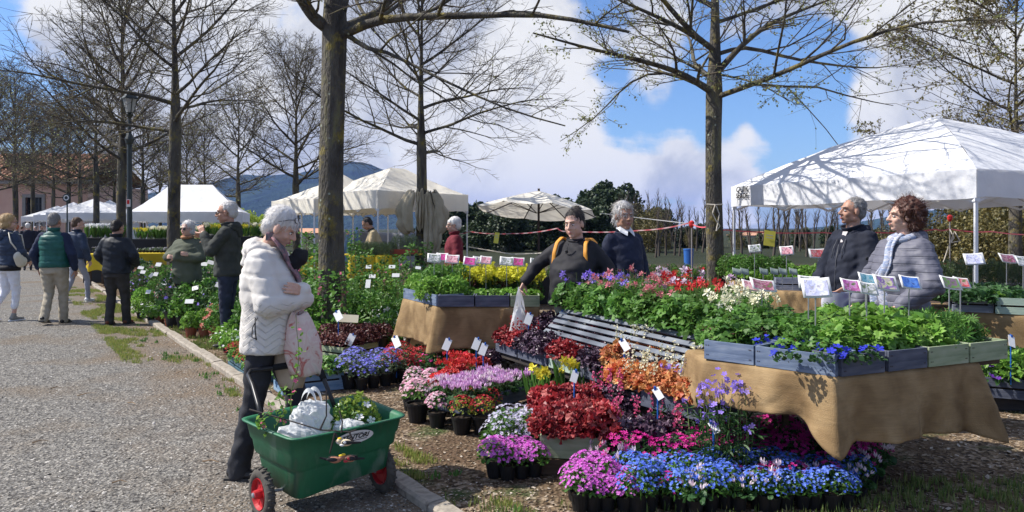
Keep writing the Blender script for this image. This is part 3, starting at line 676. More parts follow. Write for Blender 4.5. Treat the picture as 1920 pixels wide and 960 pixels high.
for px, d, s in [(1740, 27, 0.55), (1790, 29, 0.75), (1845, 26, 0.85), (1890, 24, 0.8), (1930, 22, 0.85), (1690, 33, 0.6), (1820, 33, 0.95), (1880, 31, 1.0), (1200, 50, 0.9), (1225, 48, 0.8)] + [(1250 + 44 * q, 56 + 3 * (q % 3), 0.32 + 0.08 * (q % 2)) for q in range(13)]:
 e = empty('thicket_bush', W(px, d), 'loose brownish bush in the hedge beyond the red tape', 'bush', 'thicket bushes beyond the tape', px * 0.7, s)
 link('crown', brs, e, kind='stuff')
wl = foliage_mass(140, 5000, 3.2, 3.0, 5.5, 0.20, 'willow_crown', 14); wl.materials.append(lim)
for j, (px, d, s, lab) in enumerate([(425, 62, 0.52, 'bright yellow green willow left of the dark coated man'), (470, 64, 0.66, 'bright yellow green willow right of the dark coated man, taller'), (508, 66, 0.56, 'bright yellow green willow just behind the white haired woman'), (392, 60, 0.40, 'low yellow green willow behind the edge of the left white tent')]):
 e = empty('willow_tree', W(px, d), lab, 'tree', None, px, s); link('crown', wl, e, kind='stuff'); link('trunk', evt, e)
def pole_tree(seed, H):
 g = np.random.default_rng(seed); big = []; small = []; stems = g.integers(2, 5)
 for s in range(stems):
  a = g.uniform(0, 6.28); z0 = g.uniform(0, H * 0.3); p = np.array([0.06 * math.cos(a), 0.06 * math.sin(a), z0 if s else -0.1])
  d = np.array([0.22 * math.cos(a), 0.22 * math.sin(a), 1]) if s else np.array([0, 0, 1.0])
  q, r = grow_path(p, d, (H - max(z0, 0)) * g.uniform(0.8, 1.05), 0.11 if s == 0 else 0.065, 8, 0.05, 0.05, g, 0, 0.3); big.append((q, r))
  for i in range(26):
   t = g.uniform(0.3, 1); pp, T = at_path(q, t); a2 = g.uniform(0, 6.28)
   d2 = np.array([math.cos(a2) * 0.45, math.sin(a2) * 0.45, 1.0]); c, e_ = grow_path(pp, d2, g.uniform(0.35, 1.0), 0.018, 4, 0.05, 0.12, g, 0, 0.5); small.append((c, e_))
 V1, F1 = tubes_np(big, 6); V2, F2 = tubes_np(small, 3); V, Fc, mi = cat_meshes([(V1, F1, 0), (V2, F2, 0)])
 me = mesh_np('pole_stems', V, Fc, mi, True); me.materials.append(polem); return me
polem = mat('pole_bark', [(0.05, 0.04, 0.035), (0.11, 0.09, 0.07)], scale=2)
pm = [pole_tree(200 + i, 4.6) for i in range(4)]
g = np.random.default_rng(44); pxs = [1188, 1200, 1214, 1226, 1238, 1250, 1262, 1272, 1292, 1306, 1318, 1376, 1392, 1408, 1426, 1447, 1462, 1478, 1490, 1500, 1512, 1528, 1548, 1566, 1610, 1625, 1640, 1655, 1670, 1686, 1700, 1716, 1735, 1752, 1768, 1786, 1800, 1815, 1180, 1222, 1258, 1470, 1506, 1560, 1676]
for j, px in enumerate(pxs):
 d = g.uniform(40, 52) if j < 38 else 56; ztop = CH + (HY - g.uniform(368, 384) + (0 if px > 1240 else 6)) / F * d
 e = empty('pollard_tree', W(px + g.uniform(-3, 3), d), 'bare upright pollarded tree in the row of poles beyond the tape', 'tree', 'pollarded trees beyond the tape', g.uniform(0, 6.28), ztop / 4.6 * g.uniform(0.93, 1.1))
 link('trunk', pm[j % 4], e)
# ================================================================== TENTS AND FURNITURE
whitecloth = mat('white_canopy_cloth', [(0.74, 0.75, 0.78), (0.82, 0.82, 0.84)], scale=3, rough=0.6, bump=0.5, bscale=5, bdist=0.04, transl=0.22, spec=0.3)
creamcloth = mat('cream_canopy_cloth', [(0.86, 0.81, 0.70), (0.90, 0.86, 0.77)], scale=3, rough=0.7, bump=0.25, bscale=6, bdist=0.03, transl=0.28)
metalw = mat('white_painted_pole', [(0.72, 0.72, 0.74)], rough=0.35, spec=0.5)
metalg = mat('grey_metal', [(0.35, 0.35, 0.37), (0.45, 0.45, 0.47)], rough=0.4, metal=0.6)
blackm = mat('black_fitting', [(0.02, 0.02, 0.022)], rough=0.5)
def tent(cs, eave, val, peak, label, cloth, convex=0.0, ridge=0.0, group=None, legs=(0, 1, 2, 3), sag=0.10, peak_off=(0, 0), ground=0.0, wall=None, glyph=None):
 cs = [Vector((c[0], c[1], 0)) for c in cs]; ctr = sum(cs, Vector()) / 4 + Vector((peak_off[0], peak_off[1], 0))
 e = empty('market_tent', ctr, label, 'tent', group)
 q = [c - ctr for c in cs]; rdir = ((q[1] + q[2]) - (q[0] + q[3])).normalized() * ridge / 2   # ridge runs along side 0-1 direction
 top = [(-rdir if i in (0, 3) else rdir) for i in range(4)]
 mb = MB(); nu, nv = 25, 15
 for s in range(4):
  a, b_ = q[s], q[(s + 1) % 4]; ta, tb = top[s], top[(s + 1) % 4]; nrm = ((a + b_) / 2).normalized()
  def fn(u, v, a=a, b_=b_, ta=ta, tb=tb, s=s):
   base = a.lerp(b_, u); tp_ = ta.lerp(tb, u); p = base.lerp(tp_, v)
   prof = v ** (1.0 + sag * 2) if convex == 0 else v * (1 + convex * (1 - v))
   z = eave + (peak - eave) * prof
   mid = 4 * u * (1 - u)
   z += (0.10 * convex - 0.05 * (1 - convex * 2)) * mid * math.sin(PI * min(v * 1.1, 1)) * (1.5 if convex else 1)
   w = mnoise.noise(Vector((p.x * 1.6 + s * 7, p.y * 1.6, v * 2))) * 0.022 * math.sin(PI * min(1, v + 0.05)) + 0.012 * math.sin((u - 0.5) * 46 * (1 - v) + s) * (1 - v) * v * 2
   return (p.x, p.y, z + w)
  mb.grid(fn, nu, nv)
 o = mb.build('canopy', cloth, e, smooth=True)
 vb = MB()
 for s in range(4):
  a, b_ = q[s], q[(s + 1) % 4]; nrm = ((a + b_) / 2).normalized()
  def fv(u, v, a=a, b_=b_, nrm=nrm, s=s):
   p = a.lerp(b_, u); w = 0.010 * math.sin(u * 31 + s * 2) * v + 0.008 * math.sin(u * 67 + s)
   if 0 < u < 1: p = p + nrm * w
   p = p + nrm * 0.006
   sg_ = 0.014 * math.sin(u * 12 + s) * v if 0 < u < 1 else 0
   return (p.x, p.y, eave + 0.012 - v * (val + 0.012) + sg_)
  vb.grid(fv, 33, 5)
 vb.build('valance', cloth, e, smooth=True)
 for i in legs:
  lb = MB(); c = q[i] * 0.985; zt = eave - 0.02
  lb.box((c.x, c.y, (zt + ground) / 2 + 0.35), (0.035, 0.035, zt - ground - 0.7)); lb.box((c.x, c.y, ground + 0.45), (0.028, 0.028, 0.9)); lb.box((c.x, c.y, ground + 0.01), (0.09, 0.09, 0.02))
  lb.box((c.x, c.y, eave - val - 0.02), (0.06, 0.06, 0.05), mi=1)
  lb.build('leg', [metalw, blackm], e)
 tb_ = MB()
 for s in range(4):
  a, b_ = q[s] * 0.97, q[(s + 1) % 4] * 0.97; n = 4
  for k in range(n):
   u0, u1 = k / n, (k + 1) / n; za, zb = (eave - 0.06, eave - val - 0.05) if k % 2 else (eave - val - 0.05, eave - 0.06)
   p0, p1 = a.lerp(b_, u0), a.lerp(b_, u1)
   tb_.beam((p0.x, p0.y, za), (p1.x, p1.y, zb), 0.02, 0.03); tb_.beam((p0.x * 0.995, p0.y * 0.995, zb), (p1.x * 0.995, p1.y * 0.995, za), 0.02, 0.03)
  c = q[s] * 0.97; tb_.beam((c.x, c.y, eave - 0.05), (top[s].x * 0.9, top[s].y * 0.9, peak - 0.12), 0.02, 0.03)
 tb_.build('frame', metalw, e)
 return e, q
Tq = [(3.7, 12.8), (5.45, 8.9), (9.35, 10.65), (7.6, 14.55)]
te, tq = tent(Tq, 2.24, 0.33, 3.27, 'large white canopy tent with black lettering on its left corner, branch shadows over the roof', whitecloth, convex=0.30, ground=0.0)
def letters(parent, text, loc, size, rot, mat_, shear=0.0, name='lettering', sx=1.0, ext=0.0005, bold=0):
 cu = bpy.data.curves.new(name, 'FONT'); cu.body = text; cu.size = size; cu.extrude = ext; cu.shear = shear; cu.offset = bold
 cu.align_x = 'CENTER'; cu.align_y = 'CENTER'; o = bpy.data.objects.new('tmpf', cu); COL.objects.link(o)
 dg = bpy.context.evaluated_depsgraph_get(); dg.update(); me = bpy.data.meshes.new_from_object(o.evaluated_get(dg)); bpy.data.objects.remove(o)
 o2 = link(name, me, parent, mat_); o2.location = loc; o2.rotation_euler = rot; o2.scale = (sx, 1, 1); return o2
ax = (Vector((*Tq[1], 0)) - Vector((*Tq[0], 0))).normalized(); nx = Vector((ax.y, -ax.x, 0)); nx = -nx if nx.y > 0 else nx
yaw = math.atan2(ax.y, ax.x); ink = mat('black_print', [(0.015, 0.015, 0.016)])
lp = Vector(Tq[0] + (0,)) - te.location + ax * 0.30 + nx * 0.035
letters(te, 'QUIK', (lp.x, lp.y, 2.19), 0.125, (R_(90), 0, yaw), ink, 0.15, sx=0.95, bold=0.0025)
letters(te, 'SHADE', (lp.x, lp.y, 2.085), 0.11, (R_(90), 0, yaw), ink, 0.0, sx=0.82, bold=0.003)
tent([(-3.1, 17.5), (-1.15, 19.9), (-3.6, 22.0), (-5.5, 19.7)], 2.42, 0.42, 3.12, 'cream market tent with pointed roof behind the big trunk, right one of the cream pair', creamcloth, ridge=0.5, peak_off=(0.35, 0.1), ground=0)
tent([(-6.3, 19.9), (-4.7, 18.0), (-2.9, 19.6), (-4.5, 21.5)], 2.25, 0.33, 2.95, 'cream market tent half hidden by the thick trunk, left one of the cream pair', creamcloth, ground=0, peak_off=(0.2, 0.0))
tent([(-13.0, 25.6), (-9.1, 25.6), (-9.85, 28.5), (-13.75, 28.5)], 2.10, 0.33, 3.10, 'white market tent with a long ridge behind the daffodil table', whitecloth, ridge=1.5, ground=0)
for i, (px, d, w, pk, lab) in enumerate([(176, 36, 3.1, 2.95, 'white tent with a small mark on its valance, nearest of the far left tents'), (138, 42, 3.0, 3.0, 'white tent left of the marked one in the far row'), (108, 47, 3.0, 2.95, 'white pointed tent at the left end of the far row'), (206, 44, 3.0, 3.2, 'white tent peeping above the marked tent in the far row')]):
 c = W(px, d); a = 0.25; h = w / 2 * 1.414
 pts = [(c.x + h * math.cos(a + R_(225 + 90 * k)), c.y + h * math.sin(a + R_(225 + 90 * k))) for k in range(4)]
 t_, q_ = tent(pts, 2.25, 0.30, pk, lab, whitecloth)
 if i == 0:
  mk = MB(); mk.box((q_[0].x + 0.25, q_[0].y - 0.02, 2.15), (0.16, 0.02, 0.10), rz=a); mk.build('printed_mark', M('navy_mark', (0.05, 0.05, 0.15)), t_)
  w_ = MB(); w_.box((0.9, 0.9, 1.0), (1.6, 0.02, 1.9)); w_.box((-0.2, 1.2, 1.0), (0.6, 0.02, 1.9)); w_.build('side_wall', whitecloth, t_)
uc = W(1010, 18.6); um = empty('market_umbrella', uc, 'open cream umbrella on a dark pole beyond the flower tables', 'umbrella')
um_t = Matrix.Rotation(R_(-7), 3, 'X') @ Matrix.Rotation(R_(4), 3, 'Y'); topz = CH + (HY - 358) / F * 18.6; Rr = 1.50; n = 8
um_d = MB(); rib = MB(); strt = MB(); O = Vector((0, 0, topz))
def upt(a, t):
 q = Vector((Rr * t * math.cos(a), Rr * t * math.sin(a), -0.50 * t ** 1.15)); return O + um_t @ q
for i in range(n):
 a0, a1 = 2 * PI * i / n + 0.2, 2 * PI * (i + 1) / n + 0.2
 def fn(u, v, a0=a0, a1=a1):
  p = upt(a0, v).lerp(upt(a1, v), u); return p + Vector((0, 0, -0.05 * 4 * u * (1 - u) * v))
 um_d.grid(fn, 9, 9)
 rib = MB(); rib.beam(upt(a0, 0.03) + Vector((0, 0, -0.02)), upt(a0, 1.0) + Vector((0, 0, -0.015)), 0.02, 0.02); rib.beam(upt(a0, 0.55) + Vector((0, 0, -0.03)), O + um_t @ Vector((0.03 * math.cos(a0), 0.03 * math.sin(a0), -0.55)), 0.015, 0.015)
 rib.build('rib', M('dark_wood_rib', (0.05, 0.035, 0.03)), um)
um_d.build('canopy', creamcloth, um, smooth=True)
po = MB(); po.tube([(0, 0, 0), (0, 0, topz - 0.45), tuple(O + um_t @ Vector((0, 0, 0.06)))], 0.028, 10); po.lathe([(0.0, 0), (0.25, 0), (0.25, 0.06), (0.05, 0.09)], n=16); po.build('pole', M('dark_wood_rib', 0), um, smooth=False)
lx = tp(243, 20.5); la = empty('street_lamp', lx, 'dark green cast iron street lamp with a four sided lantern among the left trees', 'street lamp')
lm_ = mat('lamp_iron', [(0.012, 0.022, 0.022), (0.03, 0.04, 0.04)], rough=0.5, spec=0.5)
zt = CH + (HY - 215) / F * 20.5
p = MB(); p.lathe([(0.16, 0), (0.17, 0.25), (0.11, 0.35), (0.10, 0.9), (0.085, 1.0), (0.07, 1.1), (0.062, zt - 0.8), (0.09, zt - 0.78), (0.12, zt - 0.66), (0.05, zt - 0.5), (0.04, zt - 0.1), (0.10, zt), (0.03, zt + 0.04)], n=16); p.build('post', lm_, la, smooth=False)
l_ = MB(); l_.lathe([(0.09, zt + 0.04), (0.105, zt + 0.06)], n=4)
for k in range(4):
 a = PI / 4 + k * PI / 2; l_.beam((0.10 * math.cos(a), 0.10 * math.sin(a), zt + 0.05), (0.20 * math.cos(a), 0.20 * math.sin(a), zt + 0.42), 0.02, 0.02)
l_.lathe([(0.24, zt + 0.42), (0.23, zt + 0.45), (0.10, zt + 0.58), (0.08, zt + 0.62), (0.03, zt + 0.66), (0.02, zt + 0.72)], n=4, Rm=Matrix.Rotation(0, 3, 'Z')); lo = l_.build('lantern', lm_, la)
g_ = MB(); g_.lathe([(0.092, zt + 0.06), (0.19, zt + 0.42)], n=4, closed=False); g_.build('lantern_glass', M('frosted_glass', (0.55, 0.56, 0.55), rough=0.3, transl=0.5), lo)
sg = MB(); sg.box((0.02, -0.10, CH + (HY - 381) / F * 20.5), (0.10, 0.02, 0.20)); so = sg.build('notice_plate', M('white_plate', (0.7, 0.7, 0.68)), la)
sg = MB(); sg.box((0.02, -0.115, CH + (HY - 379) / F * 20.5), (0.06, 0.01, 0.11)); sg.build('red_symbol', M('red_print', (0.55, 0.03, 0.03)), so)
rs = tp(126, 32); e = empty('round_sign', rs, 'small dark round sign on a board near the far white tents', 'sign'); m_ = MB(); zc_ = CH + (HY - 371) / F * 32
m_.tube([(0, 0, 0), (0, 0, zc_)], 0.03, 8); m_.build('post', lm_, e); m_ = MB(); m_.lathe([(0.17, -0.015), (0.17, 0.015)], c=(0, -0.04, zc_), n=24, Rm=Matrix.Rotation(R_(90), 3, 'X')); so = m_.build('panel', lm_, e)
m_ = MB(); m_.lathe([(0.11, -0.01), (0.11, 0.01), (0.075, 0.01), (0.075, -0.01)], c=(0, -0.07, zc_), n=24, Rm=Matrix.Rotation(R_(90), 3, 'X'), closed=True); m_.build('ring', M('white_plate', 0), so)
cb = tp(790, 17.8); m_ = MB(); zt_ = CH + (HY - 360) / F * 17.8; zb_ = 0.72
def canv(ang0, wid, z0, z1, out, seed):
 def fn(u, v):
  a = ang0 + (u - 0.5) * wid; z = z1 + (z0 - z1) * v
  puff = out * max(0.0, math.sin(PI * min(1, v * 0.8 + 0.12))) ** 0.7 + 0.045 * math.sin(u * 21 + seed + v * 3) * (0.4 + v) + 0.09 * mnoise.noise(Vector((u * 5, v * 4, seed))) + 0.025 * math.sin(u * 47 + v * 8)
  r = 0.15 + puff * (0.55 + 0.45 * math.sin(PI * u)); return (r * math.cos(a) * (1 + 0.25 * v * (ang0 > -1)), r * math.sin(a), z + 0.05 * math.sin(u * 9 + seed))
 m_.grid(fn, 30, 22)
canv(PI * 1.05, 1.9, 1.42, zt_, 0.34, 1.0); canv(-0.7, 1.1, zb_, zt_ - 0.02, 0.17, 4.0); canv(-0.2, 1.0, zb_ + 0.1, zt_ - 0.1, 0.22, 14.0); canv(-1.6, 0.8, 1.5, zt_ + 0.03, 0.16, 7.0); canv(0.25, 1.5, 1.35, zt_ + 0.02, 0.36, 9)
o = m_.build('canvas_bundle', mat('beige_canvas', [(0.34, 0.29, 0.20), (0.46, 0.40, 0.29)], scale=4, bump=0.5, bscale=30, rough=0.9), None, smooth=True); o.location = cb
o.modifiers.new('thick', 'SOLIDIFY').thickness = 0.006
tag(o, 'crumpled beige canvas wrapped and tied round the linden trunk before the cream tent', 'canvas')
# ------------------------------------------------------------------ crates
woods = {'blue': [(0.075, 0.105, 0.17), (0.12, 0.16, 0.24), (0.20, 0.24, 0.31)], 'navy': [(0.045, 0.055, 0.085), (0.08, 0.09, 0.125), (0.12, 0.13, 0.17)],
         'green': [(0.19, 0.24, 0.14), (0.27, 0.32, 0.20), (0.34, 0.37, 0.26)], 'grey': [(0.13, 0.15, 0.20), (0.20, 0.22, 0.28), (0.32, 0.33, 0.37)],
         'teal': [(0.03, 0.08, 0.11), (0.07, 0.13, 0.17)], 'azure': [(0.10, 0.19, 0.30), (0.17, 0.27, 0.40), (0.27, 0.36, 0.46)],
         'dark': [(0.025, 0.022, 0.022), (0.06, 0.05, 0.045)], 'mint': [(0.27, 0.36, 0.30), (0.38, 0.46, 0.38)], 'brown': [(0.05, 0.032, 0.02), (0.10, 0.065, 0.04)]}
def wood(c): return M('painted_wood_' + c, woods[c], scale=5, stretch=(1, 1, 6), rough=0.75, bump=0.5, bscale=16, detail=8, bdist=0.004)
soilm = mat('potting_soil', [(0.02, 0.014, 0.01), (0.05, 0.035, 0.025)], scale=40, bump=1, bscale=90, rough=1)
def crate_at(a, b_, z0, h, depth, color, label, rows=1, group='wooden plant crates', gap=0.018, cat='crate', soil=True, side=1):
 """a,b_: left and right bottom corners of the face seen; depth goes away from it"""
 a = Vector((a[0], a[1], 0)); b_ = Vector((b_[0], b_[1], 0)); L_ = (b_ - a).length; ux = (b_ - a).normalized(); uy = Vector((-ux.y, ux.x, 0)) * side
 e = empty('wooden_crate', Vector((a.x, a.y, z0)), label, cat, group, math.atan2(ux.y, ux.x))
 m = wood(color); th = 0.012; bh = (h - gap * (rows - 1)) / rows; s = side
 for r in range(rows):
  z = bh / 2 + r * (bh + gap)
  for (c, sz) in (((L_ / 2, 0, z), (L_ - 0.004, th, bh)), ((L_ / 2, s * depth, z), (L_ - 0.004, th, bh)), ((th / 2, s * depth / 2, z), (th, depth - th - 0.002, bh)), ((L_ - th / 2, s * depth / 2, z), (th, depth - th - 0.002, bh))):
   mb = MB(); mb.box(c, sz); o = mb.build('board', m, e, bevel=0.0015); o.rotation_euler = (0, 0, random.uniform(-0.003, 0.003))
 cp = MB()
 for x in (0.03, L_ - 0.03):
  for y in (0.022, depth - 0.022):
   cp = MB(); cp.box((x, s * y, h / 2 + 0.001), (0.028, 0.028, h - 0.012)); cp.build('corner_post', m, e)
 nl = MB()
 for x in (0.018, 0.03, L_ - 0.018, L_ - 0.03):
  for r in range(rows):
   for q in (0.25, 0.75): nl.box((x + random.uniform(-0.003, 0.003), -s * (th / 2 + 0.0005), r * (bh + gap) + bh * q), (0.005, 0.003, 0.005))
 nl.build('nails', M('rusty_nail', (0.05, 0.035, 0.03)), e, kind='stuff')
 if soil:
  so = MB(); so.box((L_ / 2, s * depth / 2, h * 0.36), (L_ - 0.03, depth - 0.03, h * 0.55)); so.build('soil', soilm, e)
 return e, ux, uy, L_
def xy(v): return (v.x, v.y)
TZ = 0.75
def crate_px(p0, p1, z0, *a, **k): return crate_at(xy(P(*p0, z0)), xy(P(*p1, z0)), z0, *a, **k)
# --- big table at right, its cloth and edge crates
C0 = Vector((1.75, 4.08, 0)); E0 = Vector((3.05, 4.67, 0)); L0 = Vector((1.18, 4.67, 0)); L1 = Vector((0.51, 7.25, 0)); LM = Vector((1.37, 5.38, 0))
poly = [C0, E0, Vector((2.62, 5.5, 0)), Vector((2.05, 5.75, 0)), Vector((1.5, 7.6, 0)), L1, LM, L0]
tb = empty('display_table', C0, 'large display table under burlap carrying the columbines and delphiniums at right', 'table')
m_ = MB(); q = [p - C0 for p in poly]; cen = sum(q, Vector()) / 8; q = [cen + (p - cen) * 0.975 for p in q]
m_.add([(p.x, p.y, TZ - 0.035) for p in q] + [(p.x, p.y, TZ - 0.008) for p in q], [tuple(range(7, -1, -1)), tuple(range(8, 16))] + [(i, (i + 1) % 8, 8 + (i + 1) % 8, 8 + i) for i in range(8)])
m_.build('tabletop', wood('brown'), tb)
for p in (q[0] * 0.5 + cen * 0.5, q[1] * 0.5 + cen * 0.5, q[3] * 0.7 + cen * 0.3, q[5] * 0.8 + cen * 0.2, q[7] * 0.6 + cen * 0.4):
 l_ = MB(); l_.box((p.x, p.y, 0.355), (0.035, 0.035, 0.71)); l_.build('leg', wood('brown'), tb)
burl = mat('burlap', [(0.15, 0.092, 0.042), (0.25, 0.165, 0.08), (0.34, 0.235, 0.12)], scale=5, rough=0.95, bump=0.8, bscale=160, bdist=0.004, transl=0.03, detail=9, dist=0.4)
def add_weave(m):
 nt = m.node_tree; N = nt.nodes; L = nt.links; b = N['Principled BSDF']; bc = b.inputs['Base Color'].links[0].from_socket
 tc = [x for x in N if x.type == 'TEX_COORD'][0]; w = N.new('ShaderNodeTexNoise'); w.inputs['Scale'].default_value = 10
 mp = N.new('ShaderNodeMapping'); mp.inputs['Scale'].default_value = (1, 1, 22); L.new(tc.outputs['Object'], mp.inputs[0]); L.new(mp.outputs[0], w.inputs['Vector'])
 mr = N.new('ShaderNodeMapRange'); mr.inputs['To Min'].default_value = 0.75; mr.inputs['To Max'].default_value = 1.2; L.new(w.outputs['Fac'], mr.inputs['Value'])
 hs = N.new('ShaderNodeHueSaturation'); L.new(bc, hs.inputs['Color']); L.new(mr.outputs[0], hs.inputs['Value']); L.new(hs.outputs[0], b.inputs['Base Color'])
add_weave(burl)
def skirt(name, label, pts, ztop, zbot, folds, mat_, flare=0.10, nu_per=48, nv=22, seed=0, group=None, cat='cloth', over=0.25):
 """cloth hanging from polyline pts; zbot: list of bottom heights per point; folds amplitude; a strip lies over the table edge"""
 pts = [Vector((p[0], p[1], 0)) for p in pts]; m_ = MB(); cum = [0]
 for i in range(len(pts) - 1): cum.append(cum[-1] + (pts[i + 1] - pts[i]).length)
 T = cum[-1]; nu = int(nu_per * T) + 8
 cen_dirs = []
 for i in range(len(pts) - 1):
  d = (pts[i + 1] - pts[i]).normalized(); cen_dirs.append(Vector((d.y, -d.x, 0)))
 def base(u):
  s = u * T
  for i in range(len(pts) - 1):
   if s <= cum[i + 1] + 1e-6:
    t = (s - cum[i]) / (cum[i + 1] - cum[i]); p = pts[i].lerp(pts[i + 1], t); n = cen_dirs[i].copy(); cf = 0
    wdt = 0.14
    if i > 0 and cen_dirs[i].dot(cen_dirs[i - 1]) < 0.95 and s - cum[i] < wdt: w = 0.5 * (1 - (s - cum[i]) / wdt); n = n.lerp(cen_dirs[i - 1], w); cf = w * 2
    if i < len(pts) - 2 and cen_dirs[i].dot(cen_dirs[i + 1]) < 0.95 and cum[i + 1] - s < wdt: w = 0.5 * (1 - (cum[i + 1] - s) / wdt); n = n.lerp(cen_dirs[i + 1], w); cf = w * 2
    return p, n.normalized(), cf, zbot[i] + (zbot[i + 1] - zbot[i]) * t, s
 def fn(u, v):
  p, n, cf, zb, s = base(u); drop = max(0, (v - 0.12) / 0.88)
  if v <= 0.12:
   inn = over * (1 - v / 0.12); return (p.x - n.x * inn, p.y - n.y * inn, ztop + 0.003)
  zz = ztop - drop * (ztop - zb) - 0.02 * mnoise.noise(Vector((s * 4, 1, seed))) * drop
  fo = 0.012 + drop * (1 + 0.0 * s) * (folds * (math.sin(s * 7.3 + seed) * 0.6 + 0.35 * abs(math.sin(s * 10.5 + seed * 3)) ** 3 + math.sin(s * 13.1 + 2 * seed) * 0.25 + 0.35 * mnoise.noise(Vector((s * 3, drop, seed))) + 0.25 * mnoise.noise(Vector((s * 9, drop * 3, seed))) + 0.12 * mnoise.noise(Vector((s * 22, drop * 9, seed)))) + flare * 0.5) + cf * drop ** 1.2 * flare * 1.6
  if drop > 0.93: fo += 0.006 * math.sin(s * 40)
  zz += cf * drop * -0.06
  return (p.x + n.x * fo, p.y + n.y * fo, zz)
 m_.grid(fn, nu, nv + 4); me = m_.mesh(name, True); o = link(name, me, None, mat_)
 sld = o.modifiers.new('thick', 'SOLIDIFY'); sld.thickness = 0.004
 return tag(o, label, cat, group)
skirt('burlap_cloth', 'burlap sheet hanging in folds from the big right table, ragged at the corner', [(1.16, 5.0), (1.19, 4.68), (1.60, 4.237), (1.735, 4.09), (2.80, 4.572), (2.84, 4.95)], TZ - 0.006, [0.50, 0.51, 0.50, 0.40, 0.34, 0.36], 0.075, burl, flare=0.06, seed=3)
a_, b_2 = L0 - Vector((0.012, 0.012, 0)), C0
main_crates = []
main_crates.append(crate_at((1.182, 4.665), (1.415, 4.43), TZ, 0.115, 0.30, 'blue', 'weathered blue crate at the left end of the big table edge', 1))
main_crates.append(crate_at((1.42, 4.425), (1.745, 4.085), TZ, 0.115, 0.26, 'blue', 'blue crate meeting the table corner, deep blue flowers inside', 1))
dE = (E0 - C0).normalized()
for i, (s0, s1, c, lab) in enumerate([(0.02, 0.355, 'navy', 'dark navy crate just right of the table corner'), (0.375, 0.70, 'navy', 'dark navy crate, second right of the table corner'), (0.705, 1.06, 'green', 'sage green crate touching the navy ones on the table edge'), (1.065, 1.42, 'green', 'sage green crate at the far right end of the table edge')]):
 main_crates.append(crate_at(xy(C0 + dE * s0 + Vector((0.005, 0, 0))), xy(C0 + dE * s1), TZ, 0.115, 0.26 if i else 0.2, c, lab, 1))
tr = MB(); q = [cen + C0 + (p - C0 - cen) * 0.955 for p in poly]
tr.add([(p.x, p.y, TZ - 0.004) for p in q] + [(p.x, p.y, TZ + 0.05) for p in q], [tuple(range(7, -1, -1)), tuple(range(8, 16))] + [(i, (i + 1) % 8, 8 + (i + 1) % 8, 8 + i) for i in range(8)])
tag(tr.build('nursery_tray', M('black_plastic', (0.012, 0.012, 0.013), rough=0.45)), 'black nursery trays holding the columbines on the big table', 'tray', kind='stuff')
ss = empty('slatted_shelf', LM + Vector((0.03, -0.06, 0)), 'sloping grey slatted shelf between the columbines and the heucheras', 'shelf')
dS = (L1 - LM - Vector((0.03, -0.06, 0))); Ls = dS.length; dS.normalize(); nS = Vector((-dS.y, dS.x, 0)); nS = nS if nS.x < 0 else -nS
slatm = M('slat_grey', [(0.06, 0.07, 0.09), (0.13, 0.145, 0.175), (0.24, 0.26, 0.29)], scale=3, stretch=(1, 1, 1), rough=0.7, bump=0.4, bscale=40, bdist=0.003)
for k in range(6):
 off = 0.02 + k * 0.050; z = TZ + 0.015 - k * 0.044; c = nS * off; mb = MB()
 mb.beam((c.x, c.y, z), (c.x + dS.x * Ls, c.y + dS.y * Ls, z), 0.041, 0.014, up=Vector((nS.x * 0.62, nS.y * 0.62, 0.78))); mb.build('slat', slatm, ss, bevel=0.002)
for t in (0.1, 0.5, 0.9):
 sb = MB(); p = dS * (Ls * t); sb.beam((p.x, p.y, TZ - 0.02), (p.x + nS.x * 0.27, p.y + nS.y * 0.27, TZ - 0.24), 0.04, 0.04); sb.beam((p.x + nS.x * 0.25, p.y + nS.y * 0.25, 0), (p.x + nS.x * 0.25, p.y + nS.y * 0.25, TZ - 0.26), 0.04, 0.04); sb.build('support', wood('dark'), ss)
stand = empty('low_stand', P(1030, 690, 0.3), 'low dark stand carrying the dark leaved heuchera crates', 'stand')
hA, hB = P(930, 658, 0.33), P(1128, 718, 0.33); hd = (hB - hA).normalized(); hn = Vector((-hd.y, hd.x, 0)); hn = hn if hn.y > 0 else -hn
m_ = MB(); c = (hA + hB) / 2 + hn * 0.33; m_.box(Vector((c.x, c.y, 0.30)) - stand.location, ((hB - hA).length, 0.62, 0.05), rz=math.atan2(hd.y, hd.x)); m_.build('top', wood('dark'), stand)
for t in (0.04, 0.5, 0.96):
 for o_ in (0.05, 0.6):
  p = hA + (hB - hA) * t + hn * o_; m_ = MB(); m_.box(Vector((p.x, p.y, 0.14)) - stand.location, (0.06, 0.06, 0.27)); m_.build('leg', wood('dark'), stand)
Lh = (hB - hA).length; hc = []
for i, (t0, t1, c, lab) in enumerate([(0.0, 0.24, 'navy', 'dark blue crate at the far end of the heuchera row'), (0.25, 0.55, 'navy', 'dark blue crate, second in the heuchera row'), (0.56, 0.80, 'mint', 'pale green crate in the middle of the heuchera row'), (0.81, 1.0, 'navy', 'dark crate at the near end of the upper heuchera row')]):
 hc.append(crate_at(xy(hA + (hB - hA) * t0), xy(hA + (hB - hA) * t1), 0.33, 0.12, 0.30, c, lab))
hc2 = []
for i, (pa, pb, c, lab) in enumerate([((1143, 742), (1200, 758), 'navy', 'dark slatted crate under the orange heuchera, left one'), ((1202, 760), (1312, 790), 'navy', 'dark crate with purple flowers beside the orange heuchera')]):
 hc2.append(crate_px(pa, pb, 0.33, 0.15, 0.36, c, lab, 2 if i == 0 else 1))
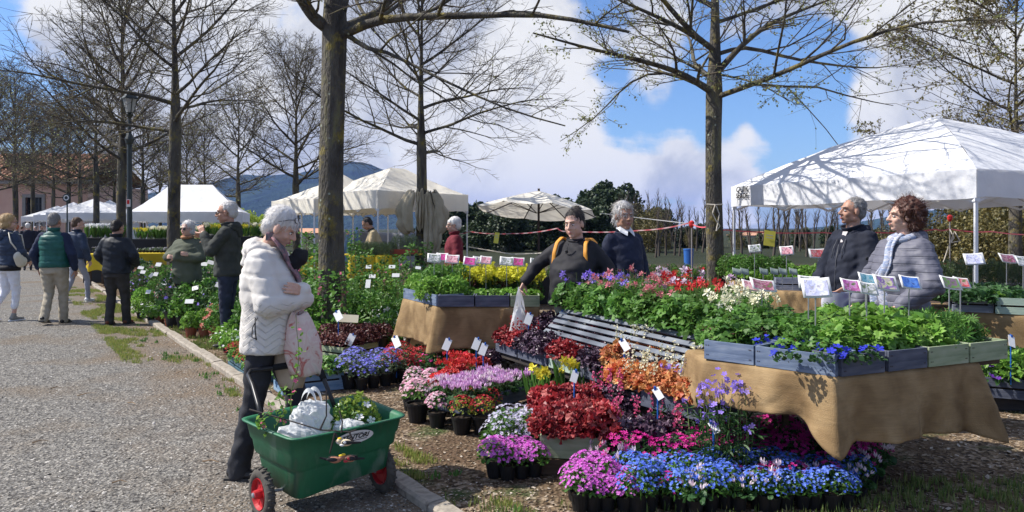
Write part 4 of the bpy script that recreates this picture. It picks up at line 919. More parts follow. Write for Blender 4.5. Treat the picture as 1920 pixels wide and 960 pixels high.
m_ = MB(); a = P(1145, 743, 0.33); b3 = P(1310, 790, 0.33); c = (a + b3) / 2 + Vector((0.16, 0.20, 0)); m_.box((c.x, c.y, 0.16), ((b3 - a).length, 0.36, 0.32), rz=math.atan2((b3 - a).y, (b3 - a).x)); tag(m_.build('wooden_block', wood('dark')), 'dark wooden block under the orange heuchera crates', 'block')
gc = {}
gc['red'] = crate_px((1012, 857), (1138, 864), 0.10, 0.14, 0.34, 'green', 'sage green crate of crimson heucheras standing on dark wood at the front')
gc['dk'] = crate_px((1144, 862), (1292, 866), 0.10, 0.12, 0.32, 'navy', 'dark crate of black leaved heucheras right of the sage green one')
gc['cyc'] = crate_px((868, 778), (1000, 745), 0.12, 0.11, 0.42, 'navy', 'dark blue crate full of pink and mauve cyclamens')
gc['plum'] = crate_px((642, 676), (714, 662), 0.08, 0.14, 0.45, 'green', 'grey green slatted crate of plum leaved plants at the tree foot', 2)
gc['azure'] = crate_px((530, 742), (645, 729), 0.0, 0.20, 0.34, 'azure', 'blue slatted crate with seedlings behind the cart handle', 2)
gc['teal'] = crate_px((428, 690), (470, 720), 0.0, 0.17, 0.30, 'teal', 'dark teal crate left of the legs of the ivory coated woman', 2)
gc['rt'] = crate_px((1845, 744), (1985, 756), 0.12, 0.17, 0.36, 'navy', 'dark slatted crate of purple pansies low at the right edge', 2)
m_ = MB()
m_.box((P(1148, 880, 0).x, 4.95, 0.048), (1.02, 0.36, 0.094)); tag(m_.build('wooden_plank', wood('brown')), 'dark weathered plank block under the front crates', 'plank')
m_ = MB(); p = (gc['cyc'][0].location); m_.box((p.x + 0.27, p.y + 0.30, 0.055), (0.5, 0.5, 0.11), rz=gc['cyc'][0].rotation_euler.z); tag(m_.build('wooden_pallet', M('pallet_brown', [(0.09, 0.055, 0.03), (0.16, 0.10, 0.06)], scale=6)), 'brown wooden pallet under the cyclamen crate', 'pallet')
m_ = MB(); p = (gc['rt'][0].location); m_.box((p.x + 0.35, p.y + 0.22, 0.055), (0.74, 0.4, 0.11)); tag(m_.build('wooden_block', wood('dark')), 'dark block under the pansy crate at the right edge', 'block')
# --- centre burlap table
tb2 = empty('display_table', P(860, 574, TZ), 'smaller display table under burlap beside the woman in black', 'table')
cA, cB, cC, cD = P(757, 559, TZ), P(819, 574, TZ), P(1012, 575, TZ), P(1012, 575, TZ) + Vector((0.1, 1.5, 0))
m_ = MB(); q = [cA, cB, cC, cD, cA + Vector((0.5, 0.9, 0))]; cen = sum(q, Vector()) / 5; q = [cen + (p - cen) * 0.96 - tb2.location for p in q]
m_.add([(p.x, p.y, -0.035) for p in q] + [(p.x, p.y, -0.008) for p in q], [(4, 3, 2, 1, 0), (5, 6, 7, 8, 9)] + [(i, (i + 1) % 5, 5 + (i + 1) % 5, 5 + i) for i in range(5)]); m_.build('tabletop', wood('brown'), tb2)
for p in q:
 l_ = MB(); l_.box((p.x * 0.93, p.y * 0.93, -0.40), (0.05, 0.05, 0.69)); l_.build('leg', wood('brown'), tb2)
skirt('burlap_cloth', 'burlap sheet round the centre table, lit fold hanging at its left corner', [xy(cA + Vector((0.3, 0.6, 0))), xy(cA), xy(cB + Vector((0, 0.01, 0))), xy(cC)], TZ - 0.006, [0.34, 0.34, 0.32, 0.32], 0.035, burl, flare=0.06, seed=8)
skirt('burlap_cloth', 'lower ochre cloth showing below the burlap at the left of the centre table', [xy(cA + Vector((0.32, 0.6, 0))), xy(cA + Vector((0.06, 0.05, 0))), xy(cB + Vector((0.05, 0.12, 0)))], 0.42, [0.12, 0.10, 0.10], 0.03, M('ochre_cloth', [(0.42, 0.22, 0.07), (0.5, 0.29, 0.11)], scale=5, rough=0.9), flare=0.04, seed=2, over=0.02)
c2 = [crate_at(xy(cA), xy(cB), TZ, 0.115, 0.30, 'blue', 'blue crate on the angled left edge of the centre table'), crate_px((821, 575), (889, 575), TZ, 0.115, 0.30, 'navy', 'navy crate right of the corner of the centre table'),
      crate_px((891, 575), (955, 575), TZ, 0.115, 0.30, 'navy', 'navy crate in the middle of the centre table edge'), crate_px((957, 575), (1012, 575), TZ, 0.115, 0.30, 'green', 'green crate beside the white carrier bag on the centre table')]
# --- far right tables under the white tent
cR = [crate_px((1366, 522), (1450, 530), TZ, 0.10, 0.35, 'brown', 'brown crate behind the grey card backs on the far table'), crate_px((1454, 544), (1503, 545), TZ, 0.15, 0.30, 'grey', 'grey blue slatted crate on the far burlap table left of the man in the hoodie', 2),
      crate_px((1506, 546), (1560, 552), TZ, 0.15, 0.30, 'grey', 'pale grey crate half behind the man in the hoodie', 2)]
cR2 = [crate_px((1786, 584), (1863, 587), TZ, 0.15, 0.32, 'grey', 'grey slatted crate on the table at the right edge', 2), crate_px((1866, 588), (1950, 592), TZ, 0.15, 0.32, 'mint', 'pale green slatted crate at the right edge', 2)]
def simple_table(pts, z, label):
 c = sum((Vector((*p, 0)) for p in pts), Vector()) / len(pts); e = empty('display_table', c, label, 'table'); m_ = MB(); n = len(pts)
 q = [Vector((*p, 0)) - c for p in pts]; m_.add([(p.x * .97, p.y * .97, z - 0.04) for p in q] + [(p.x * .97, p.y * .97, z - 0.008) for p in q], [tuple(range(n - 1, -1, -1)), tuple(range(n, 2 * n))] + [(i, (i + 1) % n, n + (i + 1) % n, n + i) for i in range(n)])
 m_.build('tabletop', wood('brown'), e)
 for p in q:
  l_ = MB(); l_.box((p.x * 0.9, p.y * 0.9, (z - 0.04) / 2), (0.05, 0.05, z - 0.04)); l_.build('leg', wood('brown'), e)
 return e
pA, pB = P(1362, 523, TZ), P(1452, 545, TZ); pC = P(1600, 556, TZ)
simple_table([xy(pA), xy(pB), xy(pC), (pC.x + 0.3, pC.y + 1.6), (pA.x + 0.5, pA.y + 1.2)], TZ, 'far burlap covered table behind the man in the hoodie')
skirt('burlap_cloth', 'burlap cloth of the far table behind the man in the hoodie', [xy(pA), xy(pB), xy(pC), (pC.x + 0.25, pC.y + 0.5)], TZ - 0.006, [0.15, 0.12, 0.12, 0.15], 0.04, burl, flare=0.08, seed=5)
pD, pE = P(1782, 583, TZ), P(2020, 596, TZ)
simple_table([xy(pD), xy(pE), (pE.x, pE.y + 1.3), (pD.x + 0.2, pD.y + 1.3)], TZ, 'burlap covered table at the right edge of the photo')
skirt('burlap_cloth', 'burlap cloth of the table at the right edge, sunlit', [(pD.x + 0.15, pD.y + 0.8), xy(pD), xy(pE)], TZ - 0.006, [0.15, 0.12, 0.12], 0.04, burl, flare=0.08, seed=12)
# --- yellow clothed tables
yel = mat('yellow_cloth', [(0.62, 0.44, 0.02), (0.75, 0.56, 0.04)], scale=4, rough=0.8, transl=0.15)
def ytable(px0, px1, d, z, zb, label, dep=1.0, darkside=False):
 a, b_ = W(px0, d), W(px1, d); simple_table([xy(a), xy(b_), (b_.x, b_.y + dep), (a.x, a.y + dep)], z, 'table under ' + label)
 skirt('yellow_cloth', label, [(a.x, a.y + dep), xy(a), xy(b_), (b_.x, b_.y + dep)], z + 0.002, [zb] * 4, 0.03, yel, flare=0.04, seed=px0 * 0.1, nu_per=12, over=0.9 if dep > 0.8 else 0.3)
ytable(246, 372, 23.0, 0.80, 0.30, 'yellow cloth on the long seedling table at left', 1.6)
ytable(166, 197, 20.5, 0.86, 0.42, 'short yellow cloth draped over the small table by the black jacketed man', 0.7)
ytable(470, 578, 19, 0.80, 0.42, 'yellow cloth on the table just behind the white haired woman', 1.2)
ytable(654, 702, 15.8, 0.98, 0.30, 'yellow cloth left of the tent leg under the cream tent', 1.0)
ytable(704, 732, 15.8, 0.98, 0.30, 'yellow cloth right of the tent leg under the cream tent', 1.0)
m_ = MB(); a = W(157, 21.5); m_.box((0.42, 0.4, 0.62), (0.95, 0.7, 1.24)); m_.box((0.42, 0.4, 1.26), (1.0, 0.75, 0.04)); m_.box((0.42, 0.03, 0.9), (0.7, 0.02, 0.02)); o = m_.build('black_bin', M('black_plastic', 0), None, bevel=0.02); o.location = a; tag(o, 'tall black bin box carrying pots of white daffodils', 'bin')
m_ = MB(); a = W(246, 24.9); m_.box((1.05, 0.3, 0.6), (2.1, 0.6, 1.2)); o = m_.build('display_step', M('black_plastic', 0), None, bevel=0.01); o.location = a; tag(o, 'dark raised step behind the seedling table carrying daffodils', 'shelf')
m_ = MB(); a = W(372, 21.5); m_.box((1.0, 0.3, 0.66), (1.9, 0.6, 1.32)); o = m_.build('display_step', M('black_plastic', 0), None, bevel=0.01); o.location = a; tag(o, 'dark raised step carrying yellow daffodils behind the dark coated man', 'shelf')
m_ = MB()
def tarp(u, v): return ((u - 0.5) * 2.4 + 0.03 * math.sin(v * 7), 0.06 * math.sin(u * 22) + 0.03 * math.sin(v * 9 + u * 5), 0.35 + v * 1.10 + 0.03 * math.sin(u * 7))
m_.grid(tarp, 50, 12); o = m_.build('grey_tarpaulin', mat('grey_tarp', [(0.16, 0.19, 0.24), (0.26, 0.28, 0.32), (0.20, 0.19, 0.18)], scale=1.5, rough=0.5, bump=0.3, bscale=12), None, smooth=True); o.location = W(712, 22.6)
o.modifiers.new('thick', 'SOLIDIFY').thickness = 0.005; tag(o, 'grey tarpaulin hung behind the woman in the tan sweater', 'tarpaulin')
m_ = MB(); m_.grid(lambda u, v: ((u - 0.5) * 0.75 * (1 - 0.6 * v), 0.05 * math.sin(u * 12), 0.5 + v * 1.0), 12, 8); o = m_.build('blue_plastic_sheet', mat('blue_plastic', [(0.16, 0.27, 0.45)], rough=0.3, transl=0.3), None, True); o.location = W(661, 22); tag(o, 'light blue plastic sheet hanging left of the grey tarpaulin', 'sheet')
# --- tape, ropes and poles
tapem = mat('red_white_tape', [(0.55, 0.06, 0.08)], rough=0.5)
nt = tapem.node_tree; tc = nt.nodes.new('ShaderNodeTexCoord'); wv = nt.nodes.new('ShaderNodeTexWave'); wv.inputs['Scale'].default_value = 1.6; wv.inputs['Distortion'].default_value = 0
nt.links.new(tc.outputs['Object'], wv.inputs['Vector']); rr = ramp(nt.nodes, [(0.40, 0.07, 0.09), (0.45, 0.20, 0.21), (0.50, 0.36, 0.36)]); nt.links.new(wv.outputs['Fac'], rr.inputs[0]); nt.links.new(rr.outputs[0], nt.nodes['Principled BSDF'].inputs['Base Color'])
def strip(name, label, pts, r, mt, cat, flat=True, sag=0.03):
 m_ = MB(); P3 = [A(*p) for p in pts]; full = []
 for i in range(len(P3) - 1):
  for k in range(8 if i < len(P3) - 2 else 9):
   t = k / 8; q = P3[i].lerp(P3[i + 1], t); q.z -= sag * 4 * t * (1 - t); full.append(q)
 c = full[0].copy()
 if flat:
  for i in range(len(full) - 1): m_.beam(full[i] - c, full[i + 1] - c, 0.004, r * 2)
 else: m_.tube([q - c for q in full], r, 5)
 o = m_.build(name, mt); o.location = c; return tag(o, label, cat)
strip('barrier_tape', 'red and white tape strung from the cream tent leg to the red capped pole', [(858, 437, 19.0), (880, 434, 18.9), (960, 438, 17.5), (1045, 428, 16), (1062, 433, 15.9), (1200, 432, 14.5), (1296, 417, 13.6)], 0.011, tapem, 'tape')
strip('barrier_tape', 'red barrier tape running on behind the two visitors under the white tent', [(1298, 420, 13.6), (1326, 425, 12.6), (1360, 431, 13.4), (1545, 436, 14.2), (1640, 436, 14.6), (1755, 430, 14.6), (1781, 429, 14.6), (1860, 434, 14.4), (1960, 439, 14.2)], 0.011, mat('red_tape', [(0.60, 0.07, 0.10), (0.62, 0.16, 0.18)], scale=2), 'tape')
strip('rope', 'pale rope hanging low between the cream tent and the umbrella', [(879, 463, 18.9), (960, 477, 17.5), (1035, 474, 16.5)], 0.014, M('rope', (0.55, 0.5, 0.42), rough=0.9), 'rope', False, 0.0)
strip('guy_line', 'thin grey guy line from the umbrella tip down to the red capped pole', [(1126, 400, 17.5), (1296, 420, 13.6)], 0.008, M('guy_cord', (0.35, 0.35, 0.36)), 'cord', False, 0.0)
strip('orange_rail', 'red orange rod lying level behind the lavender jacketed woman', [(1748, 496, 13.0), (1815, 494, 12.6)], 0.02, M('orange_rod', (0.55, 0.12, 0.06)), 'rod', False, 0)
def pole(px, d, ztop, label, cap):
 e = empty('fence_pole', W(px, d), label, 'pole'); m_ = MB(); m_.tube([(0, 0, 0), (0, 0, ztop)], 0.013, 8); m_.build('rod', M('dull_steel', (0.3, 0.28, 0.27), metal=0.5), e)
 m_ = MB(); m_.lathe([(0.02, ztop - 0.10), (0.045, ztop - 0.06), (0.05, ztop), (0.02, ztop + 0.03)], n=10); m_.build('cap', cap, e); return e
redp = mat('red_plastic', [(0.5, 0.03, 0.03)], rough=0.4)
pole(1297, 13.6, 1.66, 'thin fence pole with red cap left of the budding linden', redp); pole(1781, 14.6, 1.78, 'thin fence pole with red cap behind the woman in the lavender jacket', redp)
strip('rope', 'loose tangled rope hanging from the red capped pole behind the lavender jacketed woman', [(1781, 430, 14.5), (1789, 446, 14.4), (1783, 455, 14.4), (1800, 452, 14.3), (1790, 434, 14.4), (1776, 470, 14.5), (1768, 494, 14.5)], 0.010, M('rope', 0), 'rope', False, 0)
strip('rope', 'pale rope knotted round the budding linden with loose ends', [(1325, 383, 12.12), (1341, 384, 12.10), (1355, 383, 12.14)], 0.012, M('rope', 0), 'rope', False, 0.0)
strip('rope', 'loose rope ends dangling from the knot on the budding linden', [(1341, 384, 12.08), (1336, 400, 12.06), (1342, 412, 12.06), (1350, 424, 12.06), (1343, 433, 12.06), (1349, 402, 12.07), (1343, 386, 12.08)], 0.009, M('rope', 0), 'rope', False, 0.0)
def hang_card(px, py, d, w, h, label, tilt):
 e = empty('yellow_card', A(px, py, d), label, 'card'); m_ = MB(); m_.box((0, 0, 0), (w, 0.003, h), Rm=Matrix.Rotation(tilt, 3, 'Y') @ Matrix.Rotation(R_(-12), 3, 'X')); m_.build('card', M('yellow_card', (0.75, 0.70, 0.12), transl=0.2), e)
 m_ = MB();
 for k in range(3): m_.box((0, -0.006 - 0.02 * 0, 0.2 * h - k * 0.17 * h), (w * 0.6, 0.003, h * 0.05), Rm=Matrix.Rotation(tilt, 3, 'Y') @ Matrix.Rotation(R_(-12), 3, 'X'))
 m_.build('print', M('faded_print', (0.5, 0.5, 0.45)), e)
hang_card(931, 446, 17.8, 0.11, 0.26, 'yellow card hanging from the tape left of the woman in black', 0.15); hang_card(1443, 447, 13.6, 0.20, 0.28, 'larger yellow card hanging from the tape below the white tent', 0.15)
m_ = MB(); m_.lathe([(0.14, 0), (0.17, 0.5), (0.18, 0.5), (0.18, 0.53), (0.0, 0.53)], n=14); o = m_.build('blue_tub', M('blue_drum', (0.03, 0.12, 0.4), rough=0.4)); o.location = W(1291, 26) + Vector((0, 0, 0.55)); o.location.z = 0.0; o.scale = (1, 1, 1.6); tag(o, 'blue plastic tub standing in the field left of the budding linden', 'tub')
# ================================================================== PEOPLE
def V3(*a): return Vector(a)
def cloth_mat(name, cols, **k):
 d = dict(scale=9, rough=0.85, bump=0.35, bscale=120, bdist=0.003); d.update(k); return M(name, cols, **d)
skin_l = M('skin_light', [(0.55, 0.33, 0.25), (0.62, 0.39, 0.30)], scale=14, rough=0.5, sss=0.15, bump=0.1, bscale=90, bdist=0.002)
skin_t = M('skin_tanned', [(0.40, 0.21, 0.14), (0.48, 0.27, 0.19)], scale=14, rough=0.5, sss=0.12, bump=0.1, bscale=90, bdist=0.002)
def hand_prims(mb, w, d, pn, side, s=1.0, curl=0.5):
 w = Vector(w); d = Vector(d).normalized(); pn = Vector(pn); pn = (pn - d * pn.dot(d)).normalized(); l = d.cross(pn).normalized() * side
 mb.cap(w - d * 0.03 * s, w + d * 0.01 * s, 0.027 * s, 0.028 * s, 0.75, l, 10)
 for k in range(4):
  mb.cap(w + d * 0.012 * s + l * (0.010 * (k - 1.5)) * s, w + d * 0.082 * s + l * 0.019 * (k - 1.5) * s, 0.015 * s, 0.0125 * s, 0.9, l, 8)
 Ls = [0.062, 0.080, 0.088, 0.078]
 for k in range(4):
  p = w + d * 0.085 * s + l * 0.0195 * (k - 1.5) * s; dd = (d + l * 0.07 * (k - 1.5)).normalized(); r = (0.0098 if k else 0.0085) * s; c = curl * (1 + 0.12 * (3 - k))
  for seg, fr in enumerate((0.42, 0.32, 0.26)):
   ax_ = l; an = c * (0.7 if seg == 0 else 1.0); dd = (dd * math.cos(an) + pn * math.sin(an)).normalized()
   q = p + dd * Ls[k] * fr * s; mb.cap(p, q, r, r * 0.92, 1, l, 8); p = q; r *= 0.92
 p = w + d * 0.02 * s + l * 0.026 * s; dd = (d * 0.62 + l * 0.7 + pn * 0.25).normalized(); r = 0.013 * s
 for fr in (0.035, 0.03, 0.024):
  q = p + dd * fr * s; mb.cap(p, q, r, r * 0.88, 1, pn, 8); p = q; r *= 0.88; dd = (dd + d * 0.25 + pn * curl * 0.4).normalized()
def person(label, loc, face, H=1.72, girth=1.0, belly=0.0, lean=0.0, yaw=0, pitch=0, roll=0, skin=skin_l, hair=None, arms=None, legs=None, top=None, pants=None, shoes=None,
           near=True, hands=True, group=None, fem=False, hand_dirs=None, hsz=1.10, waistcoat=None):
 s = H / 1.75; G = girth
 e = empty('person', Vector((loc[0], loc[1], loc[2] if len(loc) > 2 else 0)), label, 'person', group, math.atan2(-face[0], face[1]))
 hv = 0.0065 if near else 0.011; cv = 0.014 if near else 0.02; bv = 0.02 if near else 0.03
 hipz = 0.93 * s
 def warp(co):
  co = np.array(co, float)
  z = co[:, 2]; t = np.clip((z - hipz + 0.05) / (0.35 * s), 0, 1); an = lean * t * t * (3 - 2 * t)
  dz = z - hipz; y = co[:, 1]; up = z > hipz - 0.05
  ny = y * np.cos(an) + dz * np.sin(an); nzv = -y * np.sin(an) + dz * np.cos(an)
  co[:, 1] = np.where(up, ny, y); co[:, 2] = np.where(up, nzv + hipz, z); return co
 sh = 0.185 * s * (0.93 if fem else 1.0) * (0.75 + 0.25 * G)
 A0 = dict(Re=(sh + 0.06 * s * G, -0.02, 1.14 * s), Rw=(sh + 0.06 * s * G, 0.08, 0.90 * s), Le=(-sh - 0.06 * s * G, -0.02, 1.14 * s), Lw=(-sh - 0.06 * s * G, 0.08, 0.90 * s))
 A0.update(arms or {})
 Rs, Ls_ = V3(sh, -0.01, 1.435 * s), V3(-sh, -0.01, 1.435 * s)
 Lg = dict(Rk=(0.10, 0.02, 0.50 * s), Ra=(0.11, -0.01, 0.09 * s), Lk=(-0.10, 0.02, 0.50 * s), La=(-0.11, -0.01, 0.09 * s)); Lg.update(legs or {})
 J = {k: Vector(v) for k, v in {**A0, **Lg}.items()}
 # ---- body: one surface (trunk, limbs), plus finer hands and head welded by overlap
 b = MB(); tr = [((0, 0, 0.86 * s), 0.15 * G, 0.10 * G), ((0, 0, 1.0 * s), 0.135 * G, 0.095 * G), ((0, 0.005, 1.15 * s), 0.13 * G, 0.095 * G), ((0, 0, 1.30 * s), 0.145 * G, 0.095 * G), ((0, -0.01, 1.39 * s), 0.10, 0.065), ((0, -0.01, 1.46 * s), 0.058, 0.055)]
 b.loft(tr, 16)
 for S_, el, wr in ((Rs, J['Re'], J['Rw']), (Ls_, J['Le'], J['Lw'])):
  b.cap(S_ + V3(-math.copysign(0.035, S_.x), 0, -0.055), el, 0.044, 0.036); b.cap(el, wr, 0.037, 0.025, 0.85)
 for sx, kn, an in ((1, J['Rk'], J['Ra']), (-1, J['Lk'], J['La'])):
  b.cap((sx * 0.085 * s * G, 0, 0.87 * s), kn, 0.078 * G, 0.052); b.cap(kn, an, 0.05, 0.034)
 bm_ = remesh(b, bv, 3); parts = [(warp(get_co(bm_)), quads_tris(bm_))]; bpy.data.meshes.remove(bm_)
 if hands:
  for side, wr, el, key in ((1, J['Rw'], J['Re'], 'R'), (-1, J['Lw'], J['Le'], 'L')):
   hd = (hand_dirs or {}).get(key); dv = (wr - el).normalized() if not hd else Vector(hd[0]); pn = Vector((-side, 0.1, 0)) if not hd else Vector(hd[1]); cu_ = 0.45 if not hd or len(hd) < 3 else hd[2]
   hm = MB(); hand_prims(hm, wr + (wr - el).normalized() * 0.025, dv, pn, -side if not hd or len(hd) < 4 else hd[3], s * (0.93 if fem else 1.02), cu_)
   h_ = remesh(hm, 0.0045 if near else 0.008, 2, 0.4); parts.append((warp(get_co(h_)), quads_tris(h_))); bpy.data.meshes.remove(h_)
 # ---- head
 hs = s * hsz * (0.98 if fem else 1.0); piv = V3(0, -0.015, 1.50 * s); HC = V3(0, 0.012, 1.628 * s)
 HR = Matrix.Rotation(R_(yaw), 3, 'Z') @ Matrix.Rotation(R_(-pitch), 3, 'X') @ Matrix.Rotation(R_(roll), 3, 'Y')
 def hp(co):
  co = np.asarray(co, float) * hs + np.array(HC) - np.array(piv); return warp(co @ np.array(HR).T + np.array(piv))
 hm = MB()
 hm.ell((0, -0.014, 0.034), (0.075, 0.094, 0.083)); hm.ell((0, 0.024, -0.03), (0.058 + 0.006 * (G - 1) * 4, 0.066, 0.078)); hm.ell((0, 0.060, -0.088), (0.026, 0.022, 0.02))
 hm.cap((0, 0.088, 0.016), (0, 0.108, -0.020), 0.0085, 0.0135); hm.ell((0.012, 0.096, -0.024), (0.009, 0.010, 0.008)); hm.ell((-0.012, 0.096, -0.024), (0.009, 0.010, 0.008))
 hm.ell((0, 0.070, 0.034), (0.050, 0.020, 0.011))
 for sx in (-1, 1):
  hm.ell((sx * 0.036, 0.058, -0.026), (0.023, 0.024, 0.024)); hm.ell((sx * 0.077, -0.008, -0.004), (0.010, 0.019, 0.032)); hm.ell((sx * 0.048, 0.0, -0.062), (0.018, 0.035, 0.026))
 hm.ell((0, 0.085, -0.052), (0.021, 0.012, 0.0065)); hm.ell((0, 0.084, -0.062), (0.018, 0.012, 0.0065))
 nk = 0.052 * (0.9 + 0.1 * G); hm.cap((0, -0.022, -0.06), (0, -0.02, -0.175), nk, nk * 1.12)
 h_ = remesh(hm, hv, 2, 0.4); parts.append((hp(get_co(h_)), quads_tris(h_))); bpy.data.meshes.remove(h_)
 V, Fc, _ = cat_meshes(parts); body = link('body', mesh_np('body', V, Fc, None, True), e, skin)
 ey = MB()
 for sx in (-1, 1): ey.ell((sx * 0.030, 0.0775, 0.006), (0.0125, 0.0085, 0.0085), n=10, m=7)
 me = ey.mesh('eye', True); set_co(me, hp(get_co(me))); link('eyes', me, e, M('eye_white', (0.62, 0.58, 0.55), rough=0.2))
 ir = MB()
 for sx in (-1, 1): ir.ell((sx * 0.030, 0.0845, 0.005), (0.0055, 0.003, 0.0055), n=8, m=6); ir.cap((sx * 0.018, 0.088, 0.017), (sx * 0.042, 0.080, 0.018), 0.0025, 0.002, n=6)
 me = ir.mesh('iris', True); set_co(me, hp(get_co(me))); link('irises_and_lashes', me, e, M('iris_dark', (0.02, 0.014, 0.01), rough=0.2))
 lp_ = MB(); lp_.ell((0, 0.0955, -0.053), (0.019, 0.004, 0.004), n=10, m=6); lp_.ell((0, 0.0945, -0.0605), (0.016, 0.004, 0.005), n=10, m=6)
 me = lp_.mesh('lips', True); set_co(me, hp(get_co(me))); link('lips', me, e, M('lip_skin', (0.42, 0.16, 0.14), rough=0.4))
 eb = MB()
 for sx in (-1, 1): eb.cap((sx * 0.014, 0.0925, 0.033), (sx * 0.046, 0.080, 0.038), 0.0035, 0.002, n=6)
 me = eb.mesh('brow', True); set_co(me, hp(get_co(me))); hmat = hair['mat']; link('eyebrows', me, e, hair.get('brow', hmat))
 # ---- hair: a base cap with hundreds of strands combed over it
 hb = MB(); st = hair['style']
 if st == 'short': hb.ell((0, -0.026, 0.046), (0.081, 0.094, 0.083)); hb.ell((0, -0.055, -0.01), (0.070, 0.060, 0.062));
 elif st == 'bowl': hb.ell((0, -0.022, 0.048), (0.089, 0.104, 0.092)); hb.ell((0, -0.055, -0.015), (0.080, 0.066, 0.068)); hb.ell((0, 0.055, 0.062), (0.055, 0.042, 0.034))
 elif st == 'swept': hb.ell((0, -0.024, 0.050), (0.086, 0.100, 0.090)); hb.ell((0, -0.06, -0.012), (0.076, 0.060, 0.07)); hb.ell((0, 0.045, 0.088), (0.055, 0.05, 0.028))
 elif st == 'bald': hb.ell((0, -0.040, 0.015), (0.080, 0.078, 0.068)); hb.ell((0, -0.055, -0.015), (0.070, 0.058, 0.058))
 elif st == 'up': hb.ell((0, -0.022, 0.046), (0.082, 0.099, 0.088)); hb.ell((0, -0.055, -0.01), (0.072, 0.060, 0.062)); hb.ell((0.0, -0.06, 0.115), (0.045, 0.045, 0.035))
 elif st == 'bob': hb.ell((0, -0.028, 0.042), (0.094, 0.105, 0.095)); hb.ell((0, -0.055, -0.04), (0.088, 0.066, 0.07)); hb.ell((0.05, -0.02, -0.03), (0.04, 0.05, 0.05)); hb.ell((-0.05, -0.02, -0.03), (0.04, 0.05, 0.05))
 elif st == 'curly':
  g_ = random.Random(3)
  hb.ell((0, -0.040, 0.045), (0.115, 0.115, 0.112)); hb.ell((0, -0.075, -0.05), (0.112, 0.088, 0.090))
  for i in range(90):
   th = g_.uniform(0, 2 * PI); ph = g_.uniform(-0.6, 1.5); v_ = (math.cos(th) * math.cos(ph), math.sin(th) * math.cos(ph), math.sin(ph))
   if v_[1] > 0.55 and v_[2] < 0.55: continue
   hb.ell((v_[0] * 0.110, -0.048 + v_[1] * 0.112, 0.010 + v_[2] * 0.128), g_.uniform(0.018, 0.032), n=8, m=6)
 h_ = remesh(hb, hv * 1.1, 1, 0.3); co = get_co(h_).copy(); no = get_no(h_).copy(); co += np.array([0, -0.011, 0.006])
 rgh = hair.get('rough', 0.0035); co += no * (nz3(co, 55, 1.3) * rgh + nz3(co * np.array([1, 1, 0.35]), 150, 4.0) * rgh * 0.6)[:, None]
 F4 = quads_tris(h_); bpy.data.meshes.remove(h_)
 g_ = np.random.default_rng(int(abs(loc[0]) * 100) + 5); ns = (2200 if near else 600) if st != 'curly' else 2600
 idx = g_.choice(len(co), ns); base = co[idx]; nn = no[idx]; up_ = np.array([0, -0.02, 0.12]); cr = nrmz(base - up_)
 flow = cr - nn * np.sum(cr * nn, 1, keepdims=True); flow = nrmz(flow + g_.normal(0, 1.2 if st == 'curly' else 0.22 if st in ('swept', 'bob') else 0.09, flow.shape) + (np.array([0.5, 0.9, 0.1]) * 0.5 if st == 'swept' else 0))
 ln = g_.uniform(0.5, 1.3, ns) * hair.get('len', 0.028); wd = 0.0011 if near else 0.0022
 sd_ = nrmz(np.cross(flow, nn)); k0 = base - nn * 0.001; k1 = base + flow * (ln * 0.5)[:, None] + nn * 0.0035; k2 = base + flow * ln[:, None] + nn * (0.003 + (0.010 if st == 'curly' else 0.0))
 if st == 'curly': k1 += sd_ * g_.normal(0, 0.008, (ns, 1));
 SV = np.stack([k0 - sd_ * wd, k0 + sd_ * wd, k1 - sd_ * wd, k1 + sd_ * wd, k2 - sd_ * wd * .3, k2 + sd_ * wd * .3], 1).reshape(-1, 3)
 o6 = (np.arange(ns) * 6)[:, None]; SF = np.concatenate([o6 + np.array([[0, 1, 3, 2]]), o6 + np.array([[2, 3, 5, 4]])])
 V, Fc, _ = cat_meshes([(co, F4), (SV, SF)]); link('hair', mesh_np('hair', hp(V), Fc, None, True), e, hmat)
 # ---- clothes
 def garment(name, mb, mt, vox=None, it=4, disp=None, kind=None):
  me_ = remesh(mb, vox or cv, it); co = get_co(me_).copy(); no = get_no(me_).copy()
  if disp is not None: co += no * disp(co)[:, None]
  V_ = warp(co); Q = quads_tris(me_); bpy.data.meshes.remove(me_); return link(name, mesh_np(name, V_, Q, None, True), e, mt)
 fold = lambda a=0.006, f=16: (lambda co: nz3(co * np.array([1, 1, 1.6]), f, s + loc[0]) * a + nz3(co, f * 2.6, 2.2 + loc[0]) * a * 0.5)
 p = pants; pb = MB(); wl = p.get('w', 1.0); end = p.get('end', 0.0)
 pb.loft([((0, 0, 0.80 * s), 0.155 * G * wl, 0.115 * G * wl), ((0, 0, 0.90 * s), 0.172 * G * wl, 0.125 * G), ((0, 0.0, 1.02 * s), 0.155 * G, 0.115 * G)], 18)
 for sx, kn, an in ((1, J['Rk'], J['Ra']), (-1, J['Lk'], J['La'])):
  hp_ = V3(sx * 0.088 * s * G, 0, 0.86 * s); a2 = kn.lerp(an, 1 - end) - V3(0, 0, 0.035 * (end == 0))
  pb.cap(hp_, kn, 0.098 * G * wl, 0.070 * wl); pb.cap(kn, a2, 0.070 * wl, p.get('cuff', 0.058))
 garment('trousers', pb, p['mat'], disp=fold(0.007, 14))
